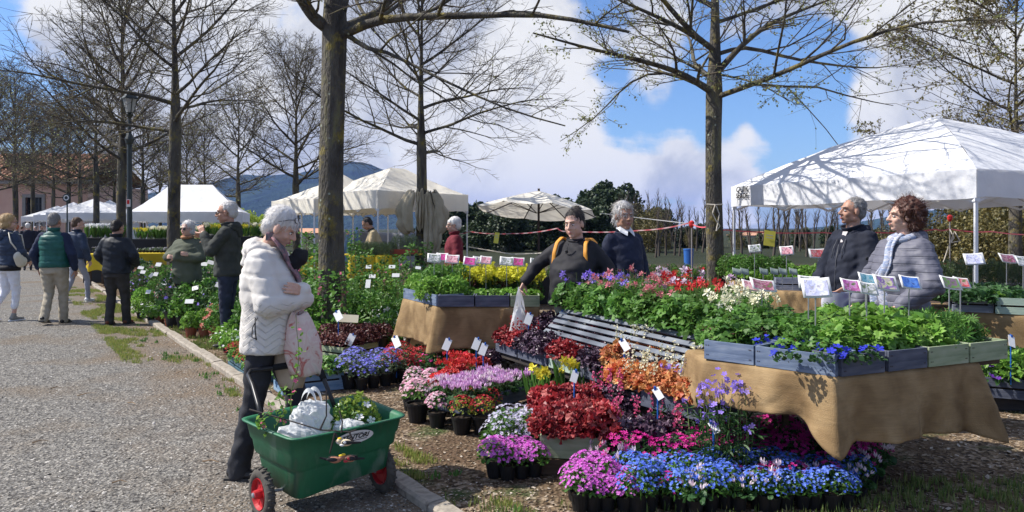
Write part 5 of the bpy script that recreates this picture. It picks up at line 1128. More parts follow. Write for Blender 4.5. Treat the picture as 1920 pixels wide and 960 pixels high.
 for sx, an, kn in ((1, J['Ra'], J['Rk']), (-1, J['La'], J['Lk'])):
  sb_ = MB(); tilt = 0.0; gz = an.z - 0.09 * s
  ft = Vector((0.06 * sx, 1, 0)).normalized()
  h0 = V3(an.x, an.y - 0.035, gz + 0.045); toe = h0 + ft * 0.17 * s
  heel_up = max(0, gz) * 1.2
  h0.z += heel_up * 0.6; toe.z = max(gz + 0.03 - heel_up * 0.5, 0.03)
  sb_.cap(h0, toe, 0.043, 0.036, 0.8, (1, 0, 0)); sb_.cap(V3(an.x, an.y, an.z + 0.01), h0 + V3(0, 0.01, 0.0), 0.042, 0.042)
  so = garment('shoe', sb_, shoes['mat'], vox=0.012, it=2); sl = MB();
  sl.beam(h0 + V3(0, -0.04, -0.038), toe + V3(0, 0.035, -0.022), 0.078, 0.018); me = sl.mesh('sole'); set_co(me, warp(get_co(me))); o2 = link('sole', me, so, shoes.get('sole', M('sole_rubber', (0.06, 0.055, 0.05))));
 t = top; tk = t.get('thick', 0.02); hem = t.get('hem', 0.84) * s; Bf = belly
 def torso(mb, ex, z0, ztop=1.47, loose=1.0):
  secs = [((0, 0.01 * G, z0), (0.168 * G * loose + ex * t.get('hemflare', 1.0)), 0.122 * G * loose + ex), ((0, 0.01 + Bf * 0.4, (z0 + 1.02 * s) / 2), 0.166 * G + ex, 0.122 * G + ex + Bf * 0.45), ((0, 0.012 + Bf * 0.5, 1.06 * s), 0.156 * G + ex, 0.115 * G + ex + Bf * 0.55),
    ((0, 0.010 + Bf * 0.35, 1.18 * s), 0.158 * G + ex, 0.118 * G + ex + Bf * 0.4 + (0.022 if fem else 0)), ((0, 0.006, 1.30 * s), 0.172 * G + ex * 0.9, 0.118 * G + ex * 0.9 + (0.02 if fem else 0)),
    ((0, -0.004, 1.39 * s), 0.168 * G * 0.98 + ex * 0.6, 0.098 * G + ex * 0.7), ((0, -0.012, 1.445 * s), 0.115 * (0.6 + 0.4 * G) + ex * 0.5, 0.072 + ex * 0.6), ((0, -0.014, ztop * s + 0.01), 0.064 + ex * 0.4, 0.058 + ex * 0.4)]
  mb.loft(secs, 24)
 def sleeve(mb, S_, el, wr, ex, w0=0.062, w1=0.050, w2=0.036):
  mb.cap(S_ + V3(-math.copysign(0.022, S_.x), 0, -0.042 - ex * 0.4), el, w0 + ex * 0.85, w1 + ex * 0.85); mb.cap(el, wr, w1 + ex, w2 + ex * 0.8)
 jb = MB(); torso(jb, tk, hem, loose=t.get('loose', 1.0))
 if t.get('sleeves', True):
  for S_, el, wr in ((Rs, J['Re'], J['Rw']), (Ls_, J['Le'], J['Lw'])): sleeve(jb, S_, el, wr, tk, t.get('sw', 0.060), t.get('sw', 0.060) * 0.85)
 q = t.get('quilt', 0); style = t.get('qstyle', 'h')
 def disp(co):
  d_ = fold(t.get('fold', 0.006), t.get('ff', 14))(co)
  if q:
   z = co[:, 2]; arm = np.abs(co[:, 0]) > 0.225 * s * (0.6 + 0.4 * G)
   if style == 'h': ph = z / q
   else:
    ax_ = np.abs(((co[:, 0] + co[:, 1] * 0.8 + 5) % 0.16) - 0.08) * 2.0; ph = np.where(z < 1.12 * s, (z + ax_ * 0.55) / q, z / (q * 2.4) + 0.02 * nz3(co, 9, 1))
   cr_ = np.abs(np.sin(PI * ph)); d_ = d_ + t.get('qd', 0.009) * (np.minimum(cr_ * 2.2, 1) - 1)
  return d_
 garment(t.get('name', 'jacket'), jb, t['mat'], disp=disp, it=t.get('it', 3))
 if t.get('collar'):
  c = t['collar']; cb_ = MB(); r0 = 0.068 + tk * 0.4; hgt = c.get('h', 0.05)
  def fc(u, v):
   a = u * 2 * PI; op = c.get('open', 0.25); rr_ = (r0 + 0.012 * v + c.get('flare', 0.01) * v); return (rr_ * math.cos(a), -0.012 + rr_ * 0.95 * math.sin(a) + 0.012, 1.468 * s + v * hgt * (1 - op * max(0, math.sin(a)) ** 2) - 0.02 * max(0, math.sin(a)))
  cb_.grid(fc, 28, 5, closed_u=True); me = cb_.mesh('collar', True); set_co(me, warp(get_co(me))); o2 = link('collar', me, e, c['mat']); o2.modifiers.new('t', 'SOLIDIFY').thickness = c.get('t', 0.008)
 if t.get('hood'):
  h2 = MB(); w_ = t['hood']; h2.cap((-0.07, -0.075, 1.455 * s), (0.07, -0.075, 1.455 * s), 0.062 * w_, 0.062 * w_); h2.cap((0, -0.10, 1.45 * s), (0, -0.135, 1.375 * s), 0.075 * w_, 0.050 * w_)
  for sx in (-1, 1): h2.cap((sx * 0.075, -0.05, 1.47 * s), (sx * 0.065, 0.045, 1.445 * s), 0.040 * w_, 0.028 * w_)
  garment('hood', h2, t.get('hoodmat', t['mat']), vox=0.012, disp=fold(0.008, 22))
 if waistcoat:
  vb = MB(); torso(vb, tk + 0.018, waistcoat.get('hem', 0.90) * s); qq = waistcoat['q']
  def dv_(co): return fold(0.004, 14)(co) + 0.010 * (np.minimum(np.abs(np.sin(PI * co[:, 2] / qq)) * 2.4, 1) - 1) - np.where(np.abs(co[:, 0]) > 0.20 * G, 0.03, 0)
  garment('waistcoat', vb, waistcoat['mat'], disp=dv_)
 return e, s, hp, warp, J, HR
def quads_tris(me):
 """faces of a remeshed mesh as quads"""
 n = len(me.polygons); lt = np.empty(n, np.int32); me.polygons.foreach_get('loop_total', lt); li = np.empty(len(me.loops), np.int32); me.loops.foreach_get('vertex_index', li)
 if (lt == 4).all(): return li.reshape(-1, 4)
 out = []; i = 0
 for k in lt:
  f = li[i:i + k]; i += k; out.append((f[0], f[1], f[2], f[3] if k > 3 else f[2]))
 return np.array(out, np.int32)
def att(e, name, mb, mt, tf, smooth=True, sol=0):
 me = mb.mesh(name, smooth); set_co(me, tf(get_co(me))); o = link(name, me, e, mt)
 if sol: o.modifiers.new('t', 'SOLIDIFY').thickness = sol
 return o
def hairm(name, cols): return M(name, cols, island=True, rough=0.55, spec=0.4)
H_white = hairm('hair_white', [(0.50, 0.48, 0.47), (0.72, 0.70, 0.68), (0.60, 0.58, 0.56)]); H_grey = hairm('hair_grey', [(0.16, 0.15, 0.145), (0.34, 0.33, 0.32), (0.25, 0.24, 0.23)])
H_black = hairm('hair_black', [(0.014, 0.011, 0.01), (0.04, 0.03, 0.026)]); H_auburn = hairm('hair_auburn', [(0.032, 0.011, 0.008), (0.085, 0.028, 0.017), (0.055, 0.018, 0.011)])
H_blond = hairm('hair_blond', [(0.38, 0.24, 0.10), (0.58, 0.42, 0.22)]); H_brown = hairm('hair_brown', [(0.06, 0.035, 0.02), (0.12, 0.07, 0.04)])
def glasses(e, hp, y=0.100, z=0.006, mt=None, lens=None, pos=None, ang=0, arm=True):
 g_ = MB(); l_ = MB(); Rm = Matrix.Rotation(ang, 3, 'X'); O_ = Vector(pos or (0, y, z))
 def T(p): return O_ + Rm @ Vector(p)
 for sx in (-1, 1):
  pts = [T((sx * 0.031 + 0.022 * math.cos(a), 0.0 - 0.004 * abs(math.cos(a)), 0.017 * math.sin(a))) for a in np.linspace(0, 2 * PI, 13)]
  g_.tube(pts, 0.0022, 5); l_.add([T((sx * 0.031 + 0.021 * math.cos(a), 0.001, 0.016 * math.sin(a))) for a in np.linspace(0, 2 * PI, 12, endpoint=False)], [tuple(range(12))])
  if arm: g_.tube([T((sx * 0.053, -0.004, 0.004)), T((sx * 0.080, -0.03, 0.006)), T((sx * 0.084, -0.105, 0.0)), T((sx * 0.080, -0.13, -0.02))], 0.0024, 5)
 g_.tube([T((-0.010, 0, 0.004)), T((0, 0.003, 0.007)), T((0.010, 0, 0.004))], 0.002, 5)
 o = att(e, 'glasses', g_, mt or blackm, hp); lo = att(o, 'lens', l_, lens or M('clear_lens', (0.25, 0.25, 0.27), rough=0.05, spec=0.8), hp, False)
whitecoat = cloth_mat('ivory_coat', [(0.60, 0.565, 0.52), (0.67, 0.635, 0.59)], scale=4, rough=0.6, bump=0.25, bscale=25, bdist=0.006)
darkpants = cloth_mat('black_trousers', [(0.018, 0.019, 0.024), (0.035, 0.036, 0.042)]); blackshoe = cloth_mat('black_leather', [(0.015, 0.014, 0.014), (0.03, 0.028, 0.027)], rough=0.45)
def quilt_bump(m, k, chev=0.0, zmax=9.0, dist=0.012):
 nt = m.node_tree; N = nt.nodes; L = nt.links; b = N['Principled BSDF']; tc = [x for x in N if x.type == 'TEX_COORD'][0]; sp = N.new('ShaderNodeSeparateXYZ'); L.new(tc.outputs['Object'], sp.inputs[0])
 def mm(op, a, b_=None, c=None):
  n = N.new('ShaderNodeMath'); n.operation = op
  for i, v in enumerate((a, b_, c)):
   if v is None: continue
   if isinstance(v, (int, float)): n.inputs[i].default_value = v
   else: L.new(v, n.inputs[i])
  return n.outputs[0]
 z = sp.outputs[2]
 if chev: z = mm('MULTIPLY_ADD', mm('PINGPONG', sp.outputs[1], 0.07), chev, z)
 h = mm('MINIMUM', mm('MULTIPLY', mm('ABSOLUTE', mm('SINE', mm('MULTIPLY', z, PI / k))), 3.6), 1.0)
 if zmax < 5: h = mm('MAXIMUM', h, mm('GREATER_THAN', sp.outputs[2], zmax))
 bp = N.new('ShaderNodeBump'); bp.inputs['Strength'].default_value = 0.9; bp.inputs['Distance'].default_value = dist; L.new(h, bp.inputs['Height'])
 old = b.inputs['Normal'].links[0].from_socket if b.inputs['Normal'].links else None
 if old: L.new(old, bp.inputs['Normal'])
 L.new(bp.outputs[0], b.inputs['Normal'])
quilt_bump(whitecoat, 0.042, 0.75, 1.10, 0.0035)
pw = W(500, 4.78)
e, s, hp, warp, J, HR = person('white haired woman in an ivory quilted coat looking down behind the green cart', pw, (0.97, -0.06), H=1.70, girth=0.99, belly=0.03, lean=R_(3), yaw=-2, pitch=28, hsz=1.0, fem=True,
 hair=dict(style='bowl', mat=H_white, len=0.045, rough=0.0012), arms=dict(Re=(0.225, 0.09, 1.10), Rw=(0.02, 0.235, 1.12), Le=(-0.22, 0.10, 1.08), Lw=(0.05, 0.225, 1.165)),
 legs=dict(Rk=(0.08, -0.05, 0.48), Ra=(0.10, -0.14, 0.085), Lk=(-0.09, 0.16, 0.49), La=(-0.10, 0.16, 0.085)), hand_dirs={'R': ((-0.95, -0.1, 0.0), (0, -1, 0), 0.5), 'L': ((0.85, -0.15, 0.25), (0, -1, 0), 0.6)},
 top=dict(mat=whitecoat, thick=0.038, hem=0.80, quilt=0.044, qstyle='chev', qd=0.008, hood=1.1, name='quilted_coat', sw=0.062, fold=0.0035, ff=15, it=2, hemflare=1.0),
 pants=dict(mat=darkpants, w=1.0, cuff=0.07), shoes=dict(mat=blackshoe))
glasses(e, hp, pos=(0, 0.070, 0.100), ang=R_(35))
er = MB(); er.ell((0.086, 0.004, -0.004), (0.008, 0.020, 0.034)); att(e, 'ear', er, skin_l, hp)
m_ = MB(); m_.loft([((0, 0.0, 0.735), 0.17, 0.13), ((0, 0.02, 0.79), 0.215, 0.17), ((0, 0.02, 0.81), 0.215, 0.17)], 24)
sc_ = MB(); sm = MB()
def scarf(u, v):
 t = u; x = 0.075 * (1 - t * 0.7) + 0.02 * (v - 0.5); y = 0.03 + 0.155 * min(1, t * 1.5) + 0.01 * math.sin(t * 9); z = 1.49 - 0.33 * t
 return (x + 0.03 * (v - 0.5) + 0.008 * math.sin(t * 17 + v * 5), y + 0.014 * math.sin(v * 9), z)
scm = mat('grey_pink_scarf', [(0.07, 0.07, 0.08), (0.15, 0.14, 0.15), (0.30, 0.16, 0.18), (0.09, 0.09, 0.10)], scale=22, rough=0.9, bump=0.5, bscale=60)
sc_.grid(scarf, 20, 6); att(e, 'scarf', sc_, scm, warp, sol=0.012)
sc_ = MB(); sc_.grid(lambda u, v: (-0.07 + 0.14 * u, -0.03 + 0.10 * math.sin(PI * u) + 0.02, 1.475 + 0.05 * v), 14, 5);
att(e, 'scarf_collar', sc_, scm, warp, sol=0.01)
bf = MB(); bf.ell((-0.03, 0.175, 1.375), (0.05, 0.058, 0.058)); bf.ell((0.0, 0.14, 1.33), (0.05, 0.055, 0.06)); bf.ell((-0.04, 0.20, 1.40), (0.032, 0.032, 0.03)); me = remesh(bf, 0.008, 3); co = get_co(me).copy(); co += get_no(me) * (nz3(co, 40) * 0.004)[:, None]; set_co(me, warp(co)); link('black_neck_warmer', me, e, cloth_mat('black_fleece', [(0.008, 0.008, 0.010), (0.02, 0.02, 0.022)], bump=0.7))
z_ = MB(); z_.tube([(0.262, 0.03, 1.02), (0.268, 0.035, 0.95), (0.262, 0.04, 0.885)], 0.004, 5); z_.tube([(0.263, 0.045, 1.02), (0.272, 0.02, 0.96), (0.266, 0.015, 0.90), (0.262, 0.045, 0.89)], 0.003, 5)
att(e, 'zip_cord', z_, blackm, warp)
bagm = mat('floral_bag', [(0.60, 0.50, 0.44), (0.66, 0.54, 0.48), (0.62, 0.44, 0.40), (0.64, 0.52, 0.46), (0.45, 0.09, 0.08), (0.58, 0.45, 0.38)], scale=9, rough=0.7, detail=2, dist=1.2, bump=0.3, bscale=14)
bg = MB();
def bag(u, v):
 a = u * 2 * PI; w_ = 0.10 + 0.055 * math.sin(PI * min(1, v * 0.95)) ** 0.8 - 0.04 * (1 - v) ; dpt = 0.055 * math.sin(PI * (0.12 + 0.8 * v)) + 0.012
 return (0.10 + dpt * math.sin(a) + 0.006 * math.sin(5 * a + v * 9), 0.25 + w_ * 0.85 * math.cos(a) + 0.03 * v, 1.03 - 0.38 * v + 0.012 * math.sin(3 * a))
bg.grid(bag, 30, 18, closed_u=True); n0 = len(bg.v); bg.f.append(tuple(30 * 17 + k for k in range(30))); bg.m.append(0)
o = link('floral_bag', bg.mesh('bag', True), None, bagm); o.modifiers.new('t', 'SOLIDIFY').thickness = 0.004; o.location = e.location + Vector((0, 0, 0.0)); o.rotation_euler = e.rotation_euler; tag(o, 'pink and cream flowered cloth bag hanging from the arms of the ivory coated woman', 'bag')
sb2 = MB();
def bag2(u, v):
 a = u * 2 * PI; return (0.03 + 0.05 * math.sin(a), 0.17 + (0.11 + 0.01 * math.sin(v * 5)) * math.cos(a) * (0.7 + 0.3 * math.sin(PI * v)), 0.86 - 0.30 * v + 0.01 * math.sin(4 * a))
sb2.grid(bag2, 24, 12, closed_u=True); sb2.f.append(tuple(24 * 11 + k for k in range(24))); sb2.m.append(0)
o = link('tan_bag', sb2.mesh('bag', True), None, mat('tan_bag_cloth', [(0.36, 0.27, 0.19), (0.48, 0.38, 0.28)], scale=8)); o.location = e.location; o.rotation_euler = e.rotation_euler; tag(o, 'tan shoulder bag under the hem of the ivory coat', 'bag')
blackshirt = cloth_mat('black_jersey', [(0.010, 0.010, 0.013), (0.022, 0.021, 0.026)], scale=5, rough=0.75)
sage = cloth_mat('sage_trousers', [(0.22, 0.235, 0.17), (0.30, 0.31, 0.235)])
pw = W(1080, 7.6); fd = (-0.42, -0.9)
e10, s, hp, warp, J, HR = person('large dark haired woman in a black top with orange backpack straps holding a carrier bag', pw, fd, H=1.71, girth=1.34, belly=0.12, hsz=1.22, yaw=-6, pitch=8, roll=3, fem=True,
 hair=dict(style='up', mat=H_black, len=0.03), arms=dict(Re=(0.36, 0.10, 1.20), Rw=(0.42, 0.30, 1.03), Le=(-0.33, -0.02, 1.15), Lw=(-0.30, 0.12, 0.95)),
 hand_dirs={'R': ((0.3, 0.3, -0.9), (-0.9, 0, 0), 0.9)}, top=dict(mat=blackshirt, thick=0.022, hem=0.80, name='black_top', sw=0.062, fold=0.008, ff=10, loose=1.12, collar=dict(h=0.02, mat=blackshirt, open=0.9)),
 pants=dict(mat=sage, w=1.0, cuff=0.075), shoes=dict(mat=blackshoe))
orange = M('orange_strap', [(0.60, 0.24, 0.025), (0.70, 0.32, 0.05)], scale=6, rough=0.6)
for sx in (-1, 1):
 m_ = MB(); m_.grid(lambda u, v, sx=sx: (sx * (0.125 + 0.045 * u + 0.018 * (v - 0.5) * 2), [0.0 - 0.16, 0.02, 0.135, 0.155, 0.165][0] if u < 0 else float(np.interp(u, [0, 0.25, 0.5, 0.75, 1], [-0.12, 0.03, 0.135, 0.178, 0.178])), float(np.interp(u, [0, 0.25, 0.5, 0.75, 1], [1.455, 1.485, 1.435, 1.34, 1.22])) * s), 22, 4)
 att(e10, 'backpack_strap', m_, orange, warp, sol=0.014)
m_ = MB(); m_.box((0, -0.24, 1.25), (0.28, 0.14, 0.40)); o = att(e10, 'backpack', m_, orange, warp, False); o.modifiers.new('b', 'BEVEL').width = 0.05
gm_ = MB()
for sx in (-1, 1):
 gm_.tube([(sx * 0.016 + 0.014 * math.cos(a) + 0.01, 0.195, 1.295 + sx * 0.022 + 0.018 * math.sin(a)) for a in np.linspace(0, 2 * PI, 11)], 0.003, 5)
 gm_.add([(sx * 0.016 + 0.014 * math.cos(a) + 0.01, 0.194, 1.295 + sx * 0.022 + 0.018 * math.sin(a)) for a in np.linspace(0, 2 * PI, 10, endpoint=False)], [tuple(range(10))], 1)
gm_.tube([(0.01, 0.18, 1.40), (0.02, 0.20, 1.35), (0.015, 0.20, 1.31)], 0.004, 5)
att(e10, 'hung_sunglasses', gm_, [blackm, M('blue_lens', (0.18, 0.26, 0.36), rough=0.1, spec=0.9)], warp)
tt = MB(); tt.tube([(0.085 * math.cos(a), -0.005 + 0.08 * math.sin(a), 1.475 * s - 0.03 * max(0, math.sin(a))) for a in np.linspace(0, 2 * PI, 20)], 0.006, 6); att(e10, 'neckline', tt, M('white_undershirt', (0.7, 0.68, 0.66)), warp)
hb_ = e10.location + Matrix.Rotation(e10.rotation_euler.z, 3, 'Z') @ Vector((0.455, 0.37, 0.975)); plast = mat('thin_white_plastic', [(0.66, 0.68, 0.70), (0.78, 0.79, 0.80)], scale=10, rough=0.35, bump=0.6, bscale=22, bdist=0.01, transl=0.45)
cb_ = MB()
def cbag(u, v):
 a = u * 2 * PI; w_ = float(np.interp(v, [0, 0.2, 0.45, 0.8, 1], [0.035, 0.06, 0.085, 0.10, 0.07])); t_ = float(np.interp(v, [0, 0.3, 0.7, 1], [0.012, 0.03, 0.06, 0.04])); r_ = 1 + 0.08 * math.sin(a * 5 + v * 6) + 0.06 * math.sin(a * 11 - v * 9)
 return (w_ * math.cos(a) * r_, t_ * math.sin(a) * r_, -0.20 - v * 0.33 + 0.02 * math.sin(a * 3) * (1 - v))
cb_.grid(cbag, 36, 14, closed_u=True); cb_.f.append(tuple(36 * 13 + k for k in range(36))); cb_.m.append(0)
for sx in (-1, 1): cb_.grid(lambda u, v, sx=sx: (sx * (0.005 + 0.05 * u ** 0.8) + (v - 0.5) * 0.022, 0.012 * sx + 0.004 * math.sin(u * 8), -0.02 - 0.22 * u), 10, 3)
for k in (-1, 1): cb_.grid(lambda u, v, k=k: (k * 0.0 + (v - 0.5) * 0.03, k * 0.02 * u, 0.0 - 0.20 * u), 6, 3)
o = link('carrier_bag', cb_.mesh('bag', True), None, plast); o.location = hb_; o.rotation_euler = (0, 0, 0.3); tag(o, 'white plastic carrier bag held by the woman in black', 'bag')
navyk = cloth_mat('navy_knit', [(0.014, 0.018, 0.038), (0.026, 0.032, 0.06)], bump=0.7, bscale=150)
jeans = cloth_mat('dark_jeans', [(0.03, 0.04, 0.07), (0.06, 0.08, 0.12)])
e11, s, hp, warp, J, HR = person('white haired older man in a navy sweater over a white shirt collar', W(1170, 8.3), (0.50, -0.86), H=1.80, girth=1.12, belly=0.05, hsz=1.2, yaw=-14, pitch=2, skin=skin_t, hair=dict(style='swept', mat=H_white, len=0.05),
 top=dict(mat=navyk, thick=0.016, hem=0.88, name='sweater', sw=0.062, collar=dict(h=0.02, mat=navyk, open=0.6)), pants=dict(mat=jeans, w=1.0), shoes=dict(mat=blackshoe))
wsh = M('white_shirt', (0.72, 0.73, 0.75), rough=0.7)
for sx in (-1, 1):
 m_ = MB(); m_.add([(sx * 0.075, -0.02, 1.50 * s), (sx * 0.070, 0.02, 1.525 * s), (sx * 0.012, 0.085, 1.475 * s), (sx * 0.050, 0.125, 1.425 * s), (sx * 0.095, 0.055, 1.465 * s)], [(0, 1, 2, 3, 4)]); att(e11, 'shirt_collar', m_, wsh, warp, False, 0.006)
m_ = MB(); m_.tube([(0.072 * math.cos(a), -0.008 + 0.07 * math.sin(a), 1.505 * s - 0.025 * max(0, math.sin(a))) for a in np.linspace(0, 2 * PI, 22)], 0.012, 8); att(e11, 'collar_band', m_, wsh, warp)
navyj = cloth_mat('navy_jacket', [(0.010, 0.012, 0.022), (0.020, 0.024, 0.040)], scale=6)
e12, s, hp, warp, J, HR = person('grey haired man in a dark navy hooded jacket under the white tent', W(1598, 7.1), (-0.93, -0.37), H=1.83, girth=1.04, belly=0.05, yaw=-16, pitch=-3, hsz=1.03, skin=skin_t, hair=dict(style='short', mat=H_grey, len=0.018),
 arms=dict(Re=(0.27, 0.06, 1.17), Rw=(0.20, 0.24, 1.03), Le=(-0.27, 0.06, 1.17), Lw=(-0.20, 0.24, 1.03)),
 top=dict(mat=navyj, thick=0.03, hem=0.86, hood=1.05, name='hooded_jacket', sw=0.064, fold=0.008, collar=dict(h=0.05, mat=navyj, open=0.3, flare=0.015)), pants=dict(mat=jeans), shoes=dict(mat=blackshoe))
m_ = MB(); m_.tube([(0.0, 0.165, 1.40), (0.0, 0.20, 1.25), (0.0, 0.215, 1.05), (0, 0.20, 0.90)], 0.004, 5); m_.tube([(0.05, 0.13, 1.45), (0.055, 0.178, 1.36), (0.06, 0.19, 1.27)], 0.004, 5); m_.tube([(-0.05, 0.13, 1.45), (-0.055, 0.178, 1.36), (-0.06, 0.19, 1.27)], 0.004, 5)
att(e12, 'zip_and_cords', m_, M('zip_grey', (0.10, 0.10, 0.11), rough=0.4), warp)
m_ = MB(); m_.add([(-0.03, 0.085, 1.52), (0.03, 0.085, 1.52), (0.012, 0.135, 1.42), (-0.012, 0.135, 1.42)], [(0, 1, 2, 3)]); att(e12, 'shirt', m_, M('pale_shirt', (0.55, 0.5, 0.5)), warp, False, 0.004)
m_ = MB(); m_.grid(lambda u, v: ((0.17 + 0.01 * math.sin(v * 9)) * math.cos(u * 2 * PI) * (0.8 + 0.25 * v), 0.06 * math.sin(u * 2 * PI) * (1 + 0.1 * math.sin(9 * u)), -0.36 * v), 26, 12, closed_u=True)
o = link('patterned_bag', m_.mesh('b', True), None, mat('blue_white_bag', [(0.62, 0.64, 0.70), (0.03, 0.05, 0.22), (0.55, 0.55, 0.6), (0.34, 0.30, 0.45)], scale=5, detail=1, dist=0.6, rough=0.4)); o.location = W(1572, 6.75) + Vector((0, 0, 0.98)); tag(o, 'white and blue patterned plastic bag held before the man in the hooded jacket', 'bag')
puff = cloth_mat('lavender_puffer', [(0.095, 0.095, 0.125), (0.135, 0.135, 0.17)], scale=4, rough=0.6, bump=0.35, bscale=20, bdist=0.006, spec=0.35)
quilt_bump(puff, 0.058, dist=0.0035)
e13, s, hp, warp, J, HR = person('curly auburn haired woman in a lavender grey quilted coat beside the hooded man', W(1694, 5.95), (-0.94, -0.34), H=1.76, girth=1.06, belly=0.05,  yaw=-20, pitch=0, hsz=1.0, fem=True, hair=dict(style='curly', mat=H_auburn, len=0.045, rough=0.008),
 arms=dict(Re=(0.31, 0.02, 1.13), Rw=(0.26, 0.20, 0.96), Le=(-0.31, 0.04, 1.13), Lw=(-0.22, 0.24, 0.98)),
 top=dict(mat=puff, thick=0.040, hem=0.70, quilt=0.055, qd=0.006, hood=1.25, name='quilted_coat', sw=0.060, hemflare=2.2, fold=0.006), pants=dict(mat=jeans), shoes=dict(mat=blackshoe))
scm2 = mat('blue_grey_scarf', [(0.42, 0.46, 0.56), (0.20, 0.25, 0.38), (0.50, 0.50, 0.55), (0.08, 0.09, 0.16)], scale=14, rough=0.9, stretch=(1, 1, 3), bump=0.6, bscale=50, dist=1.0)
m_ = MB(); m_.grid(lambda u, v: (-0.06 + 0.17 * v * (0.4 + 0.6 * u) + 0.02 * math.sin(u * 11), 0.06 + 0.155 * min(1, u * 1.9) ** 0.8 + 0.02 * math.sin(v * 11 + u * 4), 1.505 - 0.56 * u), 26, 14); att(e13, 'scarf', m_, scm2, warp, sol=0.014)
m_ = MB(); m_.tube([(0.08 * math.cos(a), 0.005 + 0.085 * math.sin(a), 1.475 - 0.02 * math.sin(a)) for a in np.linspace(0, 2 * PI, 22)], 0.034, 9); att(e13, 'scarf_ring', m_, scm2, warp)
m_ = MB(); m_.lathe([(0.014, 0), (0.014, 0.004)], c=(0.345 * 1.0, 0.02, 1.30), n=12, Rm=Matrix.Rotation(R_(90), 3, 'Y')); att(e13, 'sleeve_badge', m_, blackm, warp)
whitep = cloth_mat('white_trousers', [(0.68, 0.68, 0.72), (0.76, 0.76, 0.80)]); navyv = cloth_mat('navy_quilt', [(0.018, 0.030, 0.060), (0.035, 0.052, 0.09)], rough=0.5)
walk = lambda s=1, st=0.17: dict(Rk=(0.10, 0.15 * st / 0.17, 0.50), Ra=(0.10, 0.20 * st / 0.17, 0.09), Lk=(-0.10, -0.02, 0.50), La=(-0.09, -0.30 * st / 0.17, 0.17))
e2, s, hp, warp, J, HR = person('blonde woman in a navy quilted jacket and white cropped trousers walking at the left edge', W(16, 12.75), (0.35, 0.93), H=1.77, girth=1.10, yaw=-38, pitch=4, fem=True, near=True, hair=dict(style='bob', mat=H_blond, len=0.05),
 legs=dict(Rk=(0.09, 0.07, 0.50), Ra=(0.10, 0.02, 0.09), Lk=(-0.10, 0.02, 0.49), La=(-0.10, -0.24, 0.14)), arms=dict(Re=(0.27, 0.02, 1.15), Rw=(0.22, 0.17, 1.02)),
 top=dict(mat=navyv, thick=0.026, hem=0.90, quilt=0.055, name='quilted_jacket', hood=1.0), pants=dict(mat=whitep, w=0.98, cuff=0.055, end=0.34), shoes=dict(mat=cloth_mat('grey_trainer', [(0.22, 0.21, 0.19), (0.3, 0.29, 0.26)]), sole=wsh))
glasses(e2, hp, lens=blackm)
m_ = MB(); m_.loft([((0, 0.0, 0.84), 0.20, 0.15), ((0, 0, 0.93), 0.205, 0.155)], 22); att(e2, 'dark_hem', m_, blackshirt, warp)
m_ = MB(); m_.cap((0.27, -0.02, 1.08), (0.25, 0.04, 0.99), 0.09, 0.10, 0.6, (0, 1, 0)); me = remesh(m_, 0.012, 3); o = link('beige_bag', me, None, M('beige_leather', [(0.58, 0.54, 0.44), (0.66, 0.62, 0.52)], rough=0.6)); o.location = e2.location; o.rotation_euler = e2.rotation_euler
m2 = MB(); m2.tube([(0.28, -0.02, 1.14), (0.22, -0.12, 1.32), (0.14, -0.10, 1.475), (0.20, 0.08, 1.44), (0.28, 0.09, 1.1)], 0.012, 6); m2.build('strap', M('beige_leather', 0), o, True); tag(o, 'cream shoulder bag of the blonde woman at the left edge', 'bag')
beige = cloth_mat('beige_trousers', [(0.30, 0.26, 0.19), (0.40, 0.35, 0.27)])
e3, s, hp, warp, J, HR = person('man seen from behind in a green quilted waistcoat, navy sleeves and beige trousers', W(102, 12.3), (-0.05, 1), H=1.78, girth=1.18, belly=0.02, pitch=4, skin=skin_t, hair=dict(style='short', mat=H_grey, len=0.016),
 arms=dict(Re=(0.30, -0.04, 1.14), Rw=(0.29, 0.07, 0.90), Le=(-0.31, -0.02, 1.14), Lw=(-0.31, 0.10, 0.92)), legs=dict(Rk=(0.09, 0.10, 0.50), Ra=(0.09, 0.10, 0.09), Lk=(-0.09, 0.02, 0.50), La=(-0.07, -0.18, 0.13)),
 top=dict(mat=cloth_mat('navy_fleece', [(0.012, 0.018, 0.045), (0.022, 0.032, 0.07)]), thick=0.02, hem=0.92, name='navy_pullover', sw=0.066), waistcoat=dict(mat=cloth_mat('green_quilt', [(0.010, 0.075, 0.062), (0.018, 0.11, 0.09)], rough=0.5), q=0.085, hem=0.90),
 pants=dict(mat=beige, w=1.04, cuff=0.07), shoes=dict(mat=blackshoe, sole=M('sole_rubber', 0)))
m_ = MB(); m_.grid(lambda u, v: ((0.085 + 0.01 * v) * math.cos(u * 2 * PI), -0.01 + (0.08 + 0.01 * v) * math.sin(u * 2 * PI), 1.475 * s + 0.06 * v), 24, 4, closed_u=True); att(e3, 'waistcoat_collar', m_, cloth_mat('green_quilt', 0), warp, sol=0.012)
e4, *_ = person('young man in a navy jacket and grey trousers, mostly behind the green waistcoat', W(143, 15.9), (0.25, 0.97), H=1.76, girth=0.95, yaw=-35, pitch=12, near=False, hair=dict(style='short', mat=H_brown, len=0.03), top=dict(mat=navyv, thick=0.026, hem=0.90, quilt=0.06, name='jacket', collar=dict(h=0.05, mat=navyv)),
 legs=dict(Rk=(0.10, 0.18, 0.50), Ra=(0.10, 0.20, 0.09), Lk=(-0.1, 0.0, 0.5), La=(-0.10, -0.22, 0.15)), pants=dict(mat=cloth_mat('grey_trousers', [(0.25, 0.26, 0.30), (0.33, 0.34, 0.38)]), w=0.85, cuff=0.05), shoes=dict(mat=cloth_mat('white_trainer', [(0.6, 0.6, 0.6), (0.7, 0.7, 0.7)]), sole=wsh))
